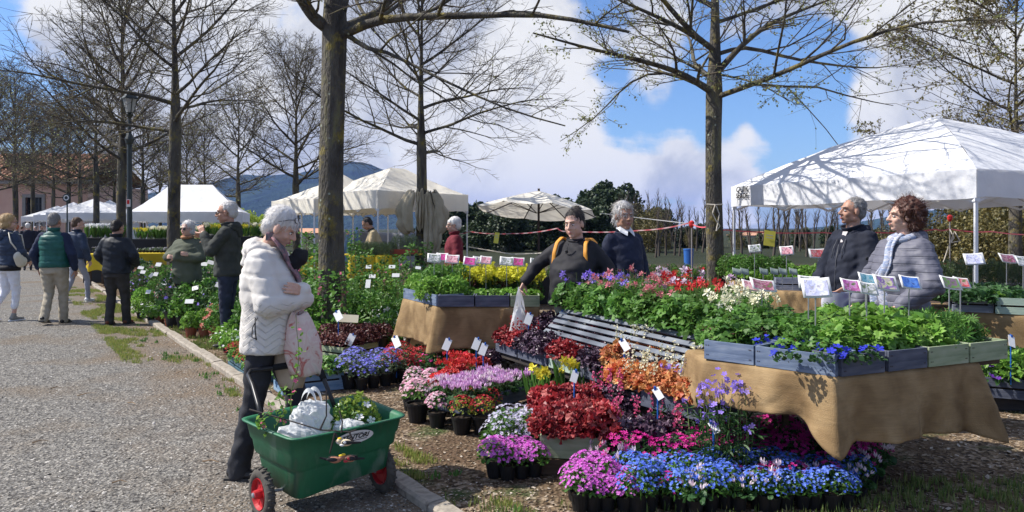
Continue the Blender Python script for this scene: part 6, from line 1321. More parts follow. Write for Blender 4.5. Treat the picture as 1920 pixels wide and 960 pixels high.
e5, s, hp, warp, J, HR = person('man in a black jacket and dark grey trousers seen from behind by the kerb', W(218, 12.2), (0.03, 1), H=1.67, girth=1.10, pitch=12, yaw=-12, skin=skin_t, hair=dict(style='short', mat=H_black, len=0.02),
 arms=dict(Re=(0.29, -0.02, 1.12), Rw=(0.24, 0.15, 0.97), Le=(-0.28, 0.0, 1.12), Lw=(-0.24, 0.17, 0.95)), legs=dict(Rk=(0.10, 0.08, 0.48), Ra=(0.12, 0.09, 0.085), Lk=(-0.09, 0.02, 0.48), La=(-0.06, -0.10, 0.09)),
 top=dict(mat=cloth_mat('black_softshell', [(0.008, 0.011, 0.017), (0.016, 0.020, 0.028)], rough=0.6), thick=0.03, hem=0.86, name='jacket', sw=0.068, collar=dict(h=0.06, mat=cloth_mat('black_softshell', 0), open=0.1)), pants=dict(mat=cloth_mat('charcoal_trousers', [(0.028, 0.026, 0.025), (0.05, 0.046, 0.042)]), w=1.05, cuff=0.068), shoes=dict(mat=cloth_mat('brown_boot', [(0.10, 0.035, 0.02), (0.16, 0.06, 0.03)])))
olive = cloth_mat('olive_parka', [(0.065, 0.075, 0.052), (0.11, 0.12, 0.085)], scale=5)
e6, s, hp, warp, J, HR = person('grey haired woman in sunglasses and an olive parka standing with crossed arms', W(352, 12.0), (-0.10, -1), H=1.65, girth=1.16, belly=0.04, yaw=-10, pitch=2, fem=True, near=False, hair=dict(style='bob', mat=H_white, len=0.05, rough=0.007),
 arms=dict(Re=(0.27, 0.10, 1.10), Rw=(0.00, 0.27, 1.16), Le=(-0.27, 0.10, 1.08), Lw=(0.03, 0.28, 1.10)), hand_dirs={'R': ((-0.9, 0.1, -0.1), (0, -1, 0), 0.4), 'L': ((0.9, 0.1, 0.1), (0, -1, 0), 0.4)},
 top=dict(mat=olive, thick=0.03, hem=0.72, name='parka', collar=dict(h=0.05, mat=olive)), pants=dict(mat=darkpants), shoes=dict(mat=blackshoe)); glasses(e6, hp, lens=blackm)
m_ = MB(); m_.tube([(0.07 * math.cos(a), 0.02 + 0.075 * math.sin(a), 1.415 - 0.01 * math.sin(a)) for a in np.linspace(0, 2 * PI, 22)], 0.026, 8); att(e6, 'scarf', m_, cloth_mat('rust_scarf', [(0.28, 0.12, 0.05), (0.40, 0.22, 0.12)]), warp)
dkj = cloth_mat('charcoal_jacket', [(0.030, 0.034, 0.030), (0.055, 0.058, 0.052)])
e7, s, hp, warp, J, HR = person('tall grey haired man in a charcoal hooded jacket reaching out to the left', W(428, 9.9), (-0.97, -0.1), H=1.885, girth=1.08, yaw=5, pitch=6, near=True, skin=skin_t, hair=dict(style='short', mat=H_white, len=0.02),
 arms=dict(Re=(0.22, 0.18, 1.30), Rw=(0.16, 0.27, 1.42), Le=(-0.22, 0.16, 1.26), Lw=(-0.12, 0.27, 1.46)), hand_dirs={'R': ((-0.1, 0.9, 0.2), (-1, 0, -0.3), 0.3)},
 top=dict(mat=dkj, thick=0.03, hem=0.86, hood=1.0, name='hooded_jacket', collar=dict(h=0.05, mat=dkj)), pants=dict(mat=cloth_mat('navy_jeans', [(0.018, 0.022, 0.04), (0.035, 0.042, 0.07)])), shoes=dict(mat=blackshoe)); glasses(e7, hp)
tan = cloth_mat('tan_sweater', [(0.42, 0.32, 0.18), (0.52, 0.42, 0.26)])
e8, *_ = person('dark haired woman in a tan sweater bending over the plants under the cream tent', W(712, 17.2), (-0.92, -0.25), H=1.84, girth=0.98, lean=R_(20), pitch=14, near=False, fem=True, skin=skin_t, hair=dict(style='short', mat=H_black, len=0.04),
 arms=dict(Re=(0.22, 0.22, 1.22), Rw=(0.15, 0.42, 1.10), Le=(-0.22, 0.15, 1.2), Lw=(-0.12, 0.38, 1.15)), top=dict(mat=tan, thick=0.02, hem=0.88, name='sweater', collar=dict(h=0.03, mat=M('dark_collar', (0.03, 0.03, 0.03)))), pants=dict(mat=jeans), shoes=dict(mat=blackshoe))
mar = cloth_mat('maroon_jacket', [(0.10, 0.010, 0.018), (0.17, 0.018, 0.030)])
e9, s, hp, warp, J, HR = person('white haired man with glasses in a maroon jacket walking left behind the centre table', W(852, 13.0), (-0.95, -0.2), H=1.72, girth=1.08, yaw=3, pitch=4, near=False, hair=dict(style='bowl', mat=H_white, len=0.03),
 top=dict(mat=mar, thick=0.03, hem=0.86, name='jacket', collar=dict(h=0.06, mat=mar)), pants=dict(mat=cloth_mat('taupe_trousers', [(0.12, 0.09, 0.07), (0.18, 0.14, 0.11)])), shoes=dict(mat=blackshoe)); glasses(e9, hp)
def far_person(seed, jc, pc, hc):
 b = MB(); b.loft([((0, 0, 0.80), 0.17, 0.12), ((0, 0, 1.0), 0.17, 0.125), ((0, 0, 1.3), 0.20, 0.13), ((0, 0, 1.43), 0.16, 0.09), ((0, 0, 1.5), 0.06, 0.06)], 14)
 for sx in (-1, 1): b.cap((sx * 0.19, 0, 1.42), (sx * 0.25, 0.03 * sx, 1.13), 0.06, 0.052); b.cap((sx * 0.25, 0.03 * sx, 1.13), (sx * 0.24, 0.12, 0.92), 0.052, 0.04)
 t_ = remesh(b, 0.03, 2); t_.materials.append(jc)
 b = MB(); b.loft([((0, 0, 0.80), 0.16, 0.11), ((0, 0, 0.95), 0.16, 0.11)], 12)
 for sx in (-1, 1): b.cap((sx * 0.09, 0, 0.85), (sx * 0.10, 0.05 * sx, 0.48), 0.09, 0.065); b.cap((sx * 0.10, 0.05 * sx, 0.48), (sx * 0.10, -0.03 * sx, 0.08), 0.065, 0.05); b.cap((sx * 0.10, -0.05, 0.04), (sx * 0.10, 0.14, 0.035), 0.045, 0.035)
 l_ = remesh(b, 0.03, 2); l_.materials.append(pc)
 b = MB(); b.ell((0, 0, 1.63), (0.075, 0.09, 0.105)); b.cap((0, 0, 1.58), (0, 0, 1.46), 0.05, 0.055); b.ell((0, 0.09, 1.61), (0.013, 0.018, 0.02))
 for sx in (-1, 1): b.cap((sx * 0.24, 0.13, 0.91), (sx * 0.24, 0.17, 0.83), 0.035, 0.022)
 h_ = remesh(b, 0.02, 1); h_.materials.append(skin_l)
 b = MB(); b.ell((0, -0.025, 1.67), (0.085, 0.095, 0.085)); b.ell((0, -0.04, 1.62), (0.075, 0.06, 0.08)); r_ = remesh(b, 0.02, 1); r_.materials.append(hc); return t_, l_, h_, r_
far_defs = [(52, 28, 'navy', 'dark clothed visitor with white hair crossing the avenue beyond the walkers', navyj, darkpants, H_white, 1.0), (30, 30, 'x', 'red haired visitor glimpsed beside the blonde woman', navyv, darkpants, hairm('hair_red', [(0.35, 0.08, 0.03), (0.45, 0.12, 0.05)]), 0.97),
   (66, 40, 'x', 'visitor in dark blue sitting far down the avenue', navyj, darkpants, H_grey, 0.95), (78, 42, 'x', 'visitor in black far down the avenue left of the white tents', blackshirt, darkpants, H_black, 0.98), (42, 45, 'x', 'visitor in a red top far down the avenue', cloth_mat('red_top', [(0.4, 0.04, 0.04), (0.5, 0.06, 0.06)]), darkpants, H_brown, 0.95),
   (88, 38, 'x', 'visitor in grey just left of the green waistcoat, far away', olive, darkpants, H_brown, 0.98)]
for i, (px, d, _, lab, a, b_, c, sc2) in enumerate(far_defs):
 T_ = far_person(i, a, b_, c); e = empty('person', W(px, d), lab, 'person', None, i * 1.3 + 0.5, sc2)
 for nme, me in zip(('jacket', 'trousers', 'body', 'hair'), T_): link(nme, me, e)
m_ = MB()
for x in (0, 1.4):
 for y in (0, 0.7): m_.box((x, y, 0.36), (0.05, 0.05, 0.72))
m_.box((0.7, 0.35, 0.74), (1.6, 0.8, 0.04)); o = m_.build('white_table', wsh); o.location = W(56, 34); tag(o, 'small white plastic table beyond the walkers at far left', 'table')
# ================================================================== PLANTS
def fan(n, r, rw=0.0, zz=0.0, cy=0.5, seed=0, notch=0.0):
 g = np.random.default_rng(seed); V = [(0, cy, 0.04)]
 for k in range(n):
  a = 2 * PI * k / n - PI / 2; q = r * (1 - notch * (k % 2)) * (1 + g.uniform(-rw, rw)); V.append((q * math.cos(a), cy + q * math.sin(a), zz * math.sin(k * 2.4 + seed) - 0.08 * (k % 2)))
 return np.array(V), np.array([(0, 1 + k, 1 + (k + 1) % n) for k in range(n)])
LEAF = (np.array([(0, 0, 0), (0.26, .38, .07), (0.2, .75, .05), (0, 1, -.06), (-.2, .75, .05), (-.26, .38, .07), (0, .5, -.02)]), np.array([(0, 1, 6), (1, 2, 6), (2, 3, 6), (3, 4, 6), (4, 5, 6), (5, 0, 6)]))
OVAL = (LEAF[0] * np.array([1.45, 1, 1]), LEAF[1])
NARROW = (LEAF[0] * np.array([0.45, 1, 1.2]), LEAF[1])
ROUND = fan(14, 0.5, 0.16, 0.13, 0.5, 1, 0.2)
HEART = fan(8, 0.5, 0.05, 0.05, 0.5, 2)
def lobes(n, spread, w, l0=1.0, gap=0.12):
 V = [(0, 0, 0)]; Fc = []
 for k in range(n):
  a = -spread / 2 + spread * k / (n - 1); ln = l0 * (1 - 0.25 * abs(a) / (spread / 2)); d = np.array([math.sin(a), math.cos(a)]); p = np.array([d[1], -d[0]])
  i = len(V); m1 = d * ln * 0.6; V += [(*(m1 - p * w), 0.04), (*(d * ln), -0.05 - 0.05 * (k % 2)), (*(m1 + p * w), 0.04)]; Fc += [(0, i + 2, i), (i, i + 2, i + 1)]
 return np.array(V), np.array(Fc)
TRI = lobes(3, 2.0, 0.27); PALM = lobes(7, 3.6, 0.15); PALM5 = lobes(5, 2.6, 0.20); LUP = lobes(9, 5.6, 0.085)
def flower(n, w, cup=0.15, point=True, r=0.5):
 V = [(0, 0, 0)]; Fc = []
 for k in range(n):
  a = 2 * PI * k / n; d = np.array([math.cos(a), math.sin(a)]); p = np.array([-d[1], d[0]]); i = len(V)
  V += [(*(d * r * 0.62 - p * w), cup * 0.6), (*(d * r * 0.62 + p * w), cup * 0.6), (*(d * r - p * w * (0.15 if point else 0.7)), cup), (*(d * r + p * w * (0.15 if point else 0.7)), cup)]
  Fc += [(0, i, i + 1), (i, i + 2, i + 3), (i, i + 3, i + 1)]
 return np.array(V), np.array(Fc)
FL5 = flower(5, 0.17, 0.10, False); FL5S = flower(5, 0.13, 0.12); FL6 = flower(6, 0.13, 0.05); FL8 = flower(9, 0.085, 0.08, False); CUP = flower(5, 0.2, 0.42, False, 0.34)
def join_t(*ts):
 V = []; Fc = []; o = 0
 for (v, f) in ts: V.append(v); Fc.append(f + o); o += len(v)
 return np.concatenate(V), np.concatenate(Fc)
def moved(t, s=1.0, off=(0, 0, 0), rx=0.0):
 c, n = math.cos(rx), math.sin(rx); M3 = np.array([[1, 0, 0], [0, c, -n], [0, n, c]]); return (t[0] * s) @ M3.T + np.array(off), t[1]
COLUMB = join_t(flower(5, 0.13, 0.02, True, 0.62), moved(flower(5, 0.12, 0.35, False, 0.26), 1.0, (0, 0, 0.02)))
TRUMPET = join_t(flower(6, 0.13, 0.02, True, 0.5), moved(flower(8, 0.09, 0.42, False, 0.2), 1.0, (0, 0, 0.02)))
CYCL = join_t(*[(np.array([(0, 0, 0), (-.13, .1 + .1, .3), (.13, .2, .3), (0, .28, .72)]) @ np.array([[math.cos(a), math.sin(a), 0], [-math.sin(a), math.cos(a), 0], [0, 0, 1]]), np.array([(0, 2, 1), (1, 2, 3)])) for a in np.arange(5) * 1.2566])
def shell(g, n, r, h, inner=0.35, z0=0.0):
 u = g.uniform(0, 1, n) ** 0.5; a = g.uniform(0, 2 * PI, n); top = h * np.sqrt(np.maximum(1 - (u * 0.97) ** 2, 0.02)); z = z0 + (top) * (1 - inner * g.uniform(0, 1, n) ** 2)
 pos = np.stack([r * u * np.cos(a), r * u * np.sin(a), z], 1); nn = nrmz(np.stack([u * np.cos(a) / r * h, u * np.sin(a) / r * h, np.sqrt(1 - (u * .9) ** 2)], 1)); return pos, nn
def leaves(g, n, r, h, T, size, inner=0.5, z0=0.0, up=0.35, out=1.0, jit=0.5, tilt=0.4, sv=0.35):
 pos, nn = shell(g, n, r, h, inner, z0); hz = nn * np.array([1, 1, 0]); D = hz * out + np.array([0, 0, up]) + g.normal(0, jit, (n, 3)); Nn = nn + np.array([0, 0, 0.6]) + g.normal(0, tilt, (n, 3))
 S = size * g.uniform(1 - sv, 1 + sv, n); Rm = frames(D, Nn); pos = pos - Rm[:, :, 1] * (S * 0.5)[:, None]; return expand(*T, pos, Rm, S)
def blooms(g, n, r, h, T, size, z0=0.0, inner=0.05, jit=0.35, lift=0.01, sv=0.25, up=0.5):
 pos, nn = shell(g, n, r, h, inner, z0); Nn = nn + np.array([0, 0, up]) + g.normal(0, jit, (n, 3)); D = np.cross(Nn, g.normal(0, 1, (n, 3))); Rm = frames(D, Nn); return expand(*T, pos + nn * lift, Rm, size * g.uniform(1 - sv, 1 + sv, n))
def stems(g, n, r, h, thick=0.002, spread=0.7, z0=0.0, base=0.25, hv=0.2):
 a = g.uniform(0, 2 * PI, n); u = g.uniform(0, 1, n) ** 0.5; paths = []; tips = []
 for i in range(n):
  b = np.array([r * base * u[i] * math.cos(a[i]), r * base * u[i] * math.sin(a[i]), z0]); t = np.array([r * spread * u[i] * math.cos(a[i]), r * spread * u[i] * math.sin(a[i]), z0 + h * g.uniform(1 - hv, 1)]); m_ = (b + t) / 2 + g.normal(0, 0.012, 3)
  paths.append((np.array([b, m_, t]), np.array([thick, thick * .85, thick * .6]))); tips.append(t)
 V, Q = tubes_np(paths, 3); return (V, np.concatenate([Q[:, [0, 1, 2]], Q[:, [0, 2, 3]]])), np.array(tips)
def at_tips(g, tips, T, size, up=0.6, jit=0.4, sv=0.2, off=0.0):
 n = len(tips); Nn = g.normal(0, jit, (n, 3)) + np.array([0, -0.15, up]); D = np.cross(Nn, g.normal(0, 1, (n, 3))); Rm = frames(D, Nn); return expand(*T, tips + np.array([0, 0, off]), Rm, size * g.uniform(1 - sv, 1 + sv, n))
stemm = leafm('plant_stem', [(0.10, 0.16, 0.04), (0.16, 0.22, 0.06)], 0.1)
def mk(name, parts, m_):
 V, Fc, _ = cat_meshes(parts); me = mesh_np(name, V, Fc); me.materials.append(m_); return me
G1 = leafm('leaf_mid_green', [(0.05, 0.14, 0.022), (0.095, 0.22, 0.038), (0.15, 0.29, 0.055)], 0.35); G2 = leafm('leaf_bright_green', [(0.10, 0.24, 0.03), (0.17, 0.33, 0.05), (0.24, 0.40, 0.08)], 0.4)
G3 = leafm('leaf_deep_green', [(0.02, 0.065, 0.018), (0.035, 0.095, 0.025), (0.055, 0.13, 0.035)], 0.3); G4 = leafm('leaf_lime', [(0.25, 0.38, 0.05), (0.36, 0.46, 0.08)], 0.4); GY = leafm('leaf_yellow_green', [(0.20, 0.26, 0.03), (0.34, 0.34, 0.05), (0.12, 0.2, 0.03)], 0.4)
GR = leafm('leaf_grey_green', [(0.09, 0.14, 0.07), (0.15, 0.20, 0.10)], 0.3)
LR = leafm('leaf_crimson', [(0.13, 0.008, 0.014), (0.28, 0.018, 0.025), (0.42, 0.05, 0.055), (0.50, 0.16, 0.14)], 0.30, 0.45); LD = leafm('leaf_black_purple', [(0.018, 0.008, 0.016), (0.045, 0.022, 0.04), (0.10, 0.06, 0.09), (0.20, 0.15, 0.19)], 0.12, 0.38)
LO = leafm('leaf_orange', [(0.50, 0.17, 0.06), (0.62, 0.33, 0.12), (0.50, 0.11, 0.05), (0.66, 0.46, 0.22)], 0.35, 0.5); LP = leafm('leaf_plum', [(0.05, 0.012, 0.018), (0.11, 0.03, 0.03), (0.17, 0.07, 0.05)], 0.2); LBR = leafm('leaf_scarlet', [(0.55, 0.025, 0.03), (0.65, 0.08, 0.06), (0.5, 0.02, 0.05)], 0.3)
pMag = petal('petal_magenta', [(0.55, 0.01, 0.20), (0.68, 0.04, 0.33), (0.60, 0.02, 0.26)]); pBlue = petal('petal_sky_blue', [(0.06, 0.12, 0.62), (0.11, 0.21, 0.76), (0.22, 0.34, 0.85)]); pOrc = petal('petal_orchid', [(0.50, 0.06, 0.46), (0.64, 0.13, 0.58), (0.70, 0.26, 0.66)])
pPink = petal('petal_pale_pink', [(0.72, 0.38, 0.50), (0.80, 0.58, 0.66), (0.62, 0.22, 0.34), (0.82, 0.68, 0.72)]); pRed = petal('petal_dark_red', [(0.32, 0.012, 0.02), (0.50, 0.03, 0.04), (0.42, 0.06, 0.07)]); pWh = petal('petal_white', [(0.72, 0.72, 0.74), (0.82, 0.82, 0.82)])
pLil = petal('petal_white_lilac', [(0.42, 0.40, 0.56), (0.58, 0.55, 0.70), (0.68, 0.66, 0.76)]); pVio = petal('petal_violet', [(0.20, 0.12, 0.62), (0.32, 0.22, 0.75), (0.45, 0.32, 0.80)]); pDB = petal('petal_deep_blue', [(0.02, 0.03, 0.40), (0.05, 0.06, 0.60)])
pYel = petal('petal_yellow', [(0.72, 0.60, 0.03), (0.80, 0.72, 0.10)]); pEuph = petal('petal_acid_yellow', [(0.52, 0.52, 0.03), (0.66, 0.62, 0.06)]); pMau = petal('petal_mauve', [(0.60, 0.30, 0.58), (0.72, 0.45, 0.72), (0.78, 0.6, 0.78), (0.45, 0.12, 0.4)])
pCor = petal('petal_coral', [(0.60, 0.16, 0.14), (0.72, 0.32, 0.26)]); pCream = petal('petal_cream', [(0.78, 0.74, 0.52), (0.82, 0.80, 0.66)]); pHp = petal('petal_hot_pink', [(0.62, 0.08, 0.22), (0.72, 0.2, 0.34)]); pOran = petal('petal_orange', [(0.66, 0.2, 0.03), (0.72, 0.35, 0.06)]); pLobe = petal('petal_lobelia', [(0.12, 0.11, 0.60), (0.22, 0.22, 0.75), (0.40, 0.42, 0.85)])
PR = {}
def proto(key, seed, nvar, fn): PR[key] = [fn(np.random.default_rng(seed + 17 * v)) for v in range(nvar)]
def heu(col, sz=0.062, n=85, r=0.115, h=0.15, spikes=None):
 def f(g):
  out = [('leaves', mk('heuchera', [leaves(g, int(n * 1.7), r, h, ROUND, sz * 0.76, 0.6, up=0.2, out=0.8, tilt=0.6, sv=0.45)], col))]
  if spikes:
   st, tp_ = stems(g, 4, r, h + 0.13, 0.0022, 0.8); pts = []
   for t in tp_:
    for k in range(16): pts.append(t + g.normal(0, 0.010, 3) + np.array([0, 0, -0.14 * k / 16]))
   out += [('stems', mk('stems', [st], stemm)), ('flowers', mk('flowers', [at_tips(g, np.array(pts), CUP, 0.022)], spikes))]
  return out
 return f
proto('heu_red', 1, 3, heu(LR)); proto('heu_dark', 2, 3, heu(LD, 0.066)); proto('heu_orange', 3, 2, heu(LO, 0.070, 80)); proto('heu_dark_spike', 4, 2, heu(LD, 0.060, 80, spikes=pHp)); proto('heu_orange_spike', 5, 2, heu(LO, 0.068, 80, spikes=pCream)); proto('heu_crimson_big', 6, 3, heu(LR, 0.070, 95, 0.13, 0.17)); proto('heu_red_airy', 7, 1, heu(LR, 0.06, 70, 0.11, 0.14, spikes=pRed))
proto('begonia', 8, 2, heu(LBR, 0.066, 60, 0.11, 0.13)); proto('plum', 9, 2, lambda g: [('leaves', mk('plum', [leaves(g, 260, 0.13, 0.14, LEAF, 0.034, 0.6, jit=0.7)], LP))])
def mound(col, fl, T, fs, nf, nl=130, r=0.11, h=0.13, leaf=G1, ls=0.035, LT=LEAF, z0=0.0): return lambda g: [('leaves', mk('foliage', [leaves(g, nl, r * 0.97, h, LT, ls, 0.8, jit=0.6, z0=z0)], leaf)), ('flowers', mk('flowers', [blooms(g, nf, r, h, T, fs, z0=z0 + 0.01)], fl))]
proto('phlox_orchid', 10, 3, mound(0, pOrc, FL5, 0.018, 170, r=0.10, h=0.12)); proto('forget', 11, 3, mound(0, pBlue, FL5, 0.018, 125, 150, r=0.11, h=0.15, ls=0.045, LT=NARROW)); proto('magenta', 12, 3, mound(0, pMag, FL5S, 0.028, 55, 120, r=0.11, h=0.14, leaf=G3, ls=0.03))
proto('phlox_white', 13, 2, mound(0, pLil, FL5, 0.017, 110, r=0.11, h=0.15)); proto('daisy_pink', 14, 3, mound(0, pPink, FL8, 0.026, 130, r=0.11, h=0.15, z0=0.02)); proto('saxi_red', 15, 3, mound(0, pRed, FL5, 0.019, 105, 120, r=0.105, h=0.14, leaf=GY, ls=0.03, z0=0.02)); proto('lobelia', 16, 3, mound(0, pLobe, FL5S, 0.022, 110, 170, r=0.12, h=0.14, leaf=GR, ls=0.028))
proto('red_mound', 17, 2, mound(0, pRed, FL5, 0.020, 110, 160, r=0.12, h=0.14, leaf=GR, ls=0.03))
def cyc(pet, nf=22): return lambda g: (lambda st: [('leaves', mk('leaves', [leaves(g, 45, 0.10, 0.07, HEART, 0.045, 0.4)], G3)), ('stems', mk('stems', [st[0]], stemm)), ('flowers', mk('flowers', [at_tips(g, st[1], CYCL, 0.050, 1.0, 0.3)], pet))])(stems(g, nf, 0.10, 0.13, 0.0016, 0.95, hv=0.3))
proto('cyc_mauve', 18, 3, cyc(pMau, 30)); proto('cyc_pale', 19, 2, cyc(petal('petal_blush', [(0.70, 0.48, 0.60), (0.82, 0.74, 0.78), (0.80, 0.66, 0.72)]), 10)); proto('cyc_red', 20, 2, cyc(LBR, 26))
def columb(pets, nf=4):
 def f(g):
  st, tp_ = stems(g, nf + 3, 0.14, 0.36, 0.0022, 0.9, hv=0.25); out = [('leaves', mk('leaves', [leaves(g, 130, 0.15, 0.25, TRI, 0.055, 0.9, jit=0.6, up=0.3, tilt=0.5)], G1)), ('stems', mk('stems', [st], stemm))]
  if pets is not None: out.append(('flowers', mk('flowers', [at_tips(g, tp_[:nf], COLUMB, 0.066, 0.5, 0.7)], pets)))
  return out
 return f
proto('col_green', 30, 3, columb(None, 3)); proto('col_violet', 31, 2, columb(pVio)); proto('col_red', 32, 2, columb(petal('petal_scarlet', [(0.48, 0.02, 0.03), (0.58, 0.06, 0.06)]))); proto('col_pink', 33, 2, columb(petal('petal_rose_coral', [(0.55, 0.14, 0.18), (0.68, 0.34, 0.36)]))); proto('col_cream', 34, 2, columb(pCream, 5)); proto('col_purple_white', 35, 2, columb(petal('petal_plum_white', [(0.28, 0.06, 0.26), (0.72, 0.66, 0.72), (0.35, 0.1, 0.3)])))
proto('low_green', 36, 3, lambda g: [('leaves', mk('leaves', [leaves(g, 120, 0.12, 0.15, TRI, 0.042, 0.9, jit=0.7)], G1)), ('brown_leaves', mk('bl', [leaves(g, 20, 0.11, 0.12, LEAF, 0.035, 0.9)], LP))])
proto('low_bright', 37, 3, lambda g: [('leaves', mk('leaves', [leaves(g, 120, 0.11, 0.10, OVAL, 0.045, 0.8, up=0.6, jit=0.6)], G2))])
proto('delph', 38, 3, lambda g: [('leaves', mk('leaves', [leaves(g, 150, 0.13, 0.20, PALM5, 0.052, 0.8, up=0.3, tilt=0.35, jit=0.45)], G2)), ('stems', mk('stems', [stems(g, 12, 0.11, 0.17, 0.002)[0]], stemm))])
proto('lupin', 39, 3, lambda g: [('leaves', mk('leaves', [leaves(g, 95, 0.13, 0.24, LUP, 0.058, 0.9, up=0.8, tilt=0.4)], G1)), ('stems', mk('stems', [stems(g, 16, 0.12, 0.2, 0.0018)[0]], stemm))])
proto('pansy_blue', 40, 2, lambda g: [('leaves', mk('leaves', [leaves(g, 60, 0.08, 0.06, OVAL, 0.03, 0.7)], G3)), ('flowers', mk('flowers', [blooms(g, 7, 0.08, 0.08, FL5, 0.045, jit=0.6)], pDB))])
proto('pansy_purple', 41, 2, lambda g: [('leaves', mk('leaves', [leaves(g, 110, 0.11, 0.12, OVAL, 0.04, 0.8)], G3)), ('flowers', mk('flowers', [blooms(g, 9, 0.11, 0.13, FL5, 0.045, jit=0.6)], petal('petal_purple', [(0.12, 0.03, 0.32), (0.2, 0.06, 0.45)])))])
def spurge(g):
 st, tp_ = stems(g, 16, 0.13, 0.30, 0.003, 0.95, hv=0.4); pts = np.concatenate([tp_ + g.normal(0, 0.022, tp_.shape) for _ in range(8)])
 return [('leaves', mk('leaves', [leaves(g, 120, 0.12, 0.22, NARROW, 0.055, 0.9)], LP if g.random() < 0.4 else G3)), ('stems', mk('stems', [st], stemm)), ('flowers', mk('flowers', [at_tips(g, pts, FL5, 0.035)], pEuph))]
proto('spurge', 42, 3, spurge)
def daff(pet, n=9, h=0.26):
 def f(g):
  st, tp_ = stems(g, n, 0.07, h, 0.003, 1.0, hv=0.25); a = g.uniform(0, 2 * PI, 26); D = np.stack([np.cos(a) * .25, np.sin(a) * .25, np.ones(26)], 1); P0 = np.stack([0.03 * np.cos(a), 0.03 * np.sin(a), np.zeros(26)], 1)
  Nf = g.normal(0, 0.3, (n, 3)) + np.array([0, -0.9, 0.15]); fl = expand(*TRUMPET, tp_, frames(np.cross(Nf, g.normal(0, 1, (n, 3))), Nf), 0.075 * g.uniform(0.8, 1.1, n))
  return [('leaves', mk('leaves', [expand(LEAF[0] * np.array([0.16, 1, 0.5]), LEAF[1], P0, frames(D, D[:, [1, 0, 2]] * np.array([1, -1, 0.1])), h * g.uniform(0.7, 1.05, 26))], G1)), ('stems', mk('stems', [st], stemm)), ('flowers', mk('flowers', [fl], pet))]
 return f
proto('daff_yellow', 43, 3, daff(pYel, 5)); proto('daff_white', 44, 3, daff(pCream, 11, 0.30)); proto('tulip_white', 45, 2, daff(pWh, 13, 0.30))
def bushy(leaf, fl, FT, fs, nf, r=0.16, h=0.34, nl=300, ls=0.042, LT=LEAF): return lambda g: [('leaves', mk('leaves', [leaves(g, nl, r, h, LT, ls, 0.95, jit=0.8, tilt=0.7)], leaf)), ('stems', mk('stems', [stems(g, 16, r, h * 0.95, 0.0025)[0]], stemm))] + ([('flowers', mk('flowers', [blooms(g, nf, r, h, FT, fs, inner=0.5)], fl))] if nf else [])
proto('bush_green', 46, 3, bushy(G1, None, None, 0, 0)); proto('bush_bright', 47, 3, bushy(G2, None, None, 0, 0, h=0.24, r=0.15, ls=0.05)); proto('bush_pink', 48, 3, bushy(GR, pHp, FL5, 0.022, 40)); proto('bush_violet', 49, 2, bushy(G3, pVio, FL5, 0.026, 30)); proto('bush_coral', 50, 2, bushy(G1, pCor, COLUMB, 0.055, 14)); proto('bush_orange', 51, 2, bushy(G1, pOran, FL5, 0.04, 14)); proto('bush_white', 52, 3, bushy(G1, pWh, FL5, 0.062, 12, h=0.28)); proto('bush_white_small', 53, 2, bushy(G2, pWh, FL5, 0.03, 20, h=0.18)); proto('bush_magenta', 54, 2, bushy(G3, pMag, FL5, 0.028, 26, h=0.2)); proto('plumleaf', 55, 2, bushy(LP, pHp, FL5, 0.025, 14))
def climber(leaf, fl, fs, nf, H=1.0, LT=OVAL, T=FL5, nl=230, r=0.11):
 def f(g):
  paths = [(np.array([[0.01 * k, 0, 0], [0.02 * math.sin(k), 0.02, H * .5], [0.01, 0.02 * math.cos(k * 2), H]]), np.array([0.005, 0.004, 0.003])) for k in range(3)]; V, Q = tubes_np(paths, 4); st = (V, np.concatenate([Q[:, [0, 1, 2]], Q[:, [0, 2, 3]]]))
  z = g.uniform(0.12, 1.05, nl) * H; a = g.uniform(0, 2 * PI, nl); rr = r * (0.5 + 0.8 * np.abs(np.sin(z * 5 / H + g.uniform(0, 3)))) * g.uniform(0.2, 1, nl) ** 0.5; pos = np.stack([rr * np.cos(a), rr * np.sin(a), z], 1); o = nrmz(pos * np.array([1, 1, 0]) + 1e-4)
  out = [('stems', mk('stems', [st], M('cane', [(0.16, 0.12, 0.06), (0.2, 0.17, 0.09)]))), ('leaves', mk('leaves', [expand(*LT, pos, frames(o + g.normal(0, 0.5, (nl, 3)), np.array([0, 0, 1]) + o * 0.5 + g.normal(0, 0.4, (nl, 3))), 0.055 * g.uniform(0.6, 1.3, nl))], leaf))]
  if nf:
   k = g.integers(0, nl, nf); q = pos[k] + o[k] * 0.02; q = np.concatenate([q + g.normal(0, 0.018, q.shape) for _ in range(4)]); out.append(('flowers', mk('flowers', [at_tips(g, q, T, fs)], fl)))
  return out
 return f
proto('climb_green', 56, 3, climber(G1, None, 0, 0)); proto('climb_bright', 57, 2, climber(G2, None, 0, 0, 0.8)); proto('climb_pink', 58, 3, climber(G1, pHp, 0.035, 7, 0.85)); proto('climb_orange', 59, 2, climber(G1, pOran, 0.03, 6, 0.9)); proto('climb_clematis', 60, 1, climber(G1, pLil, 0.08, 2, 0.9)); proto('climb_red', 61, 2, climber(G1, pCor, 0.03, 7, 1.0))
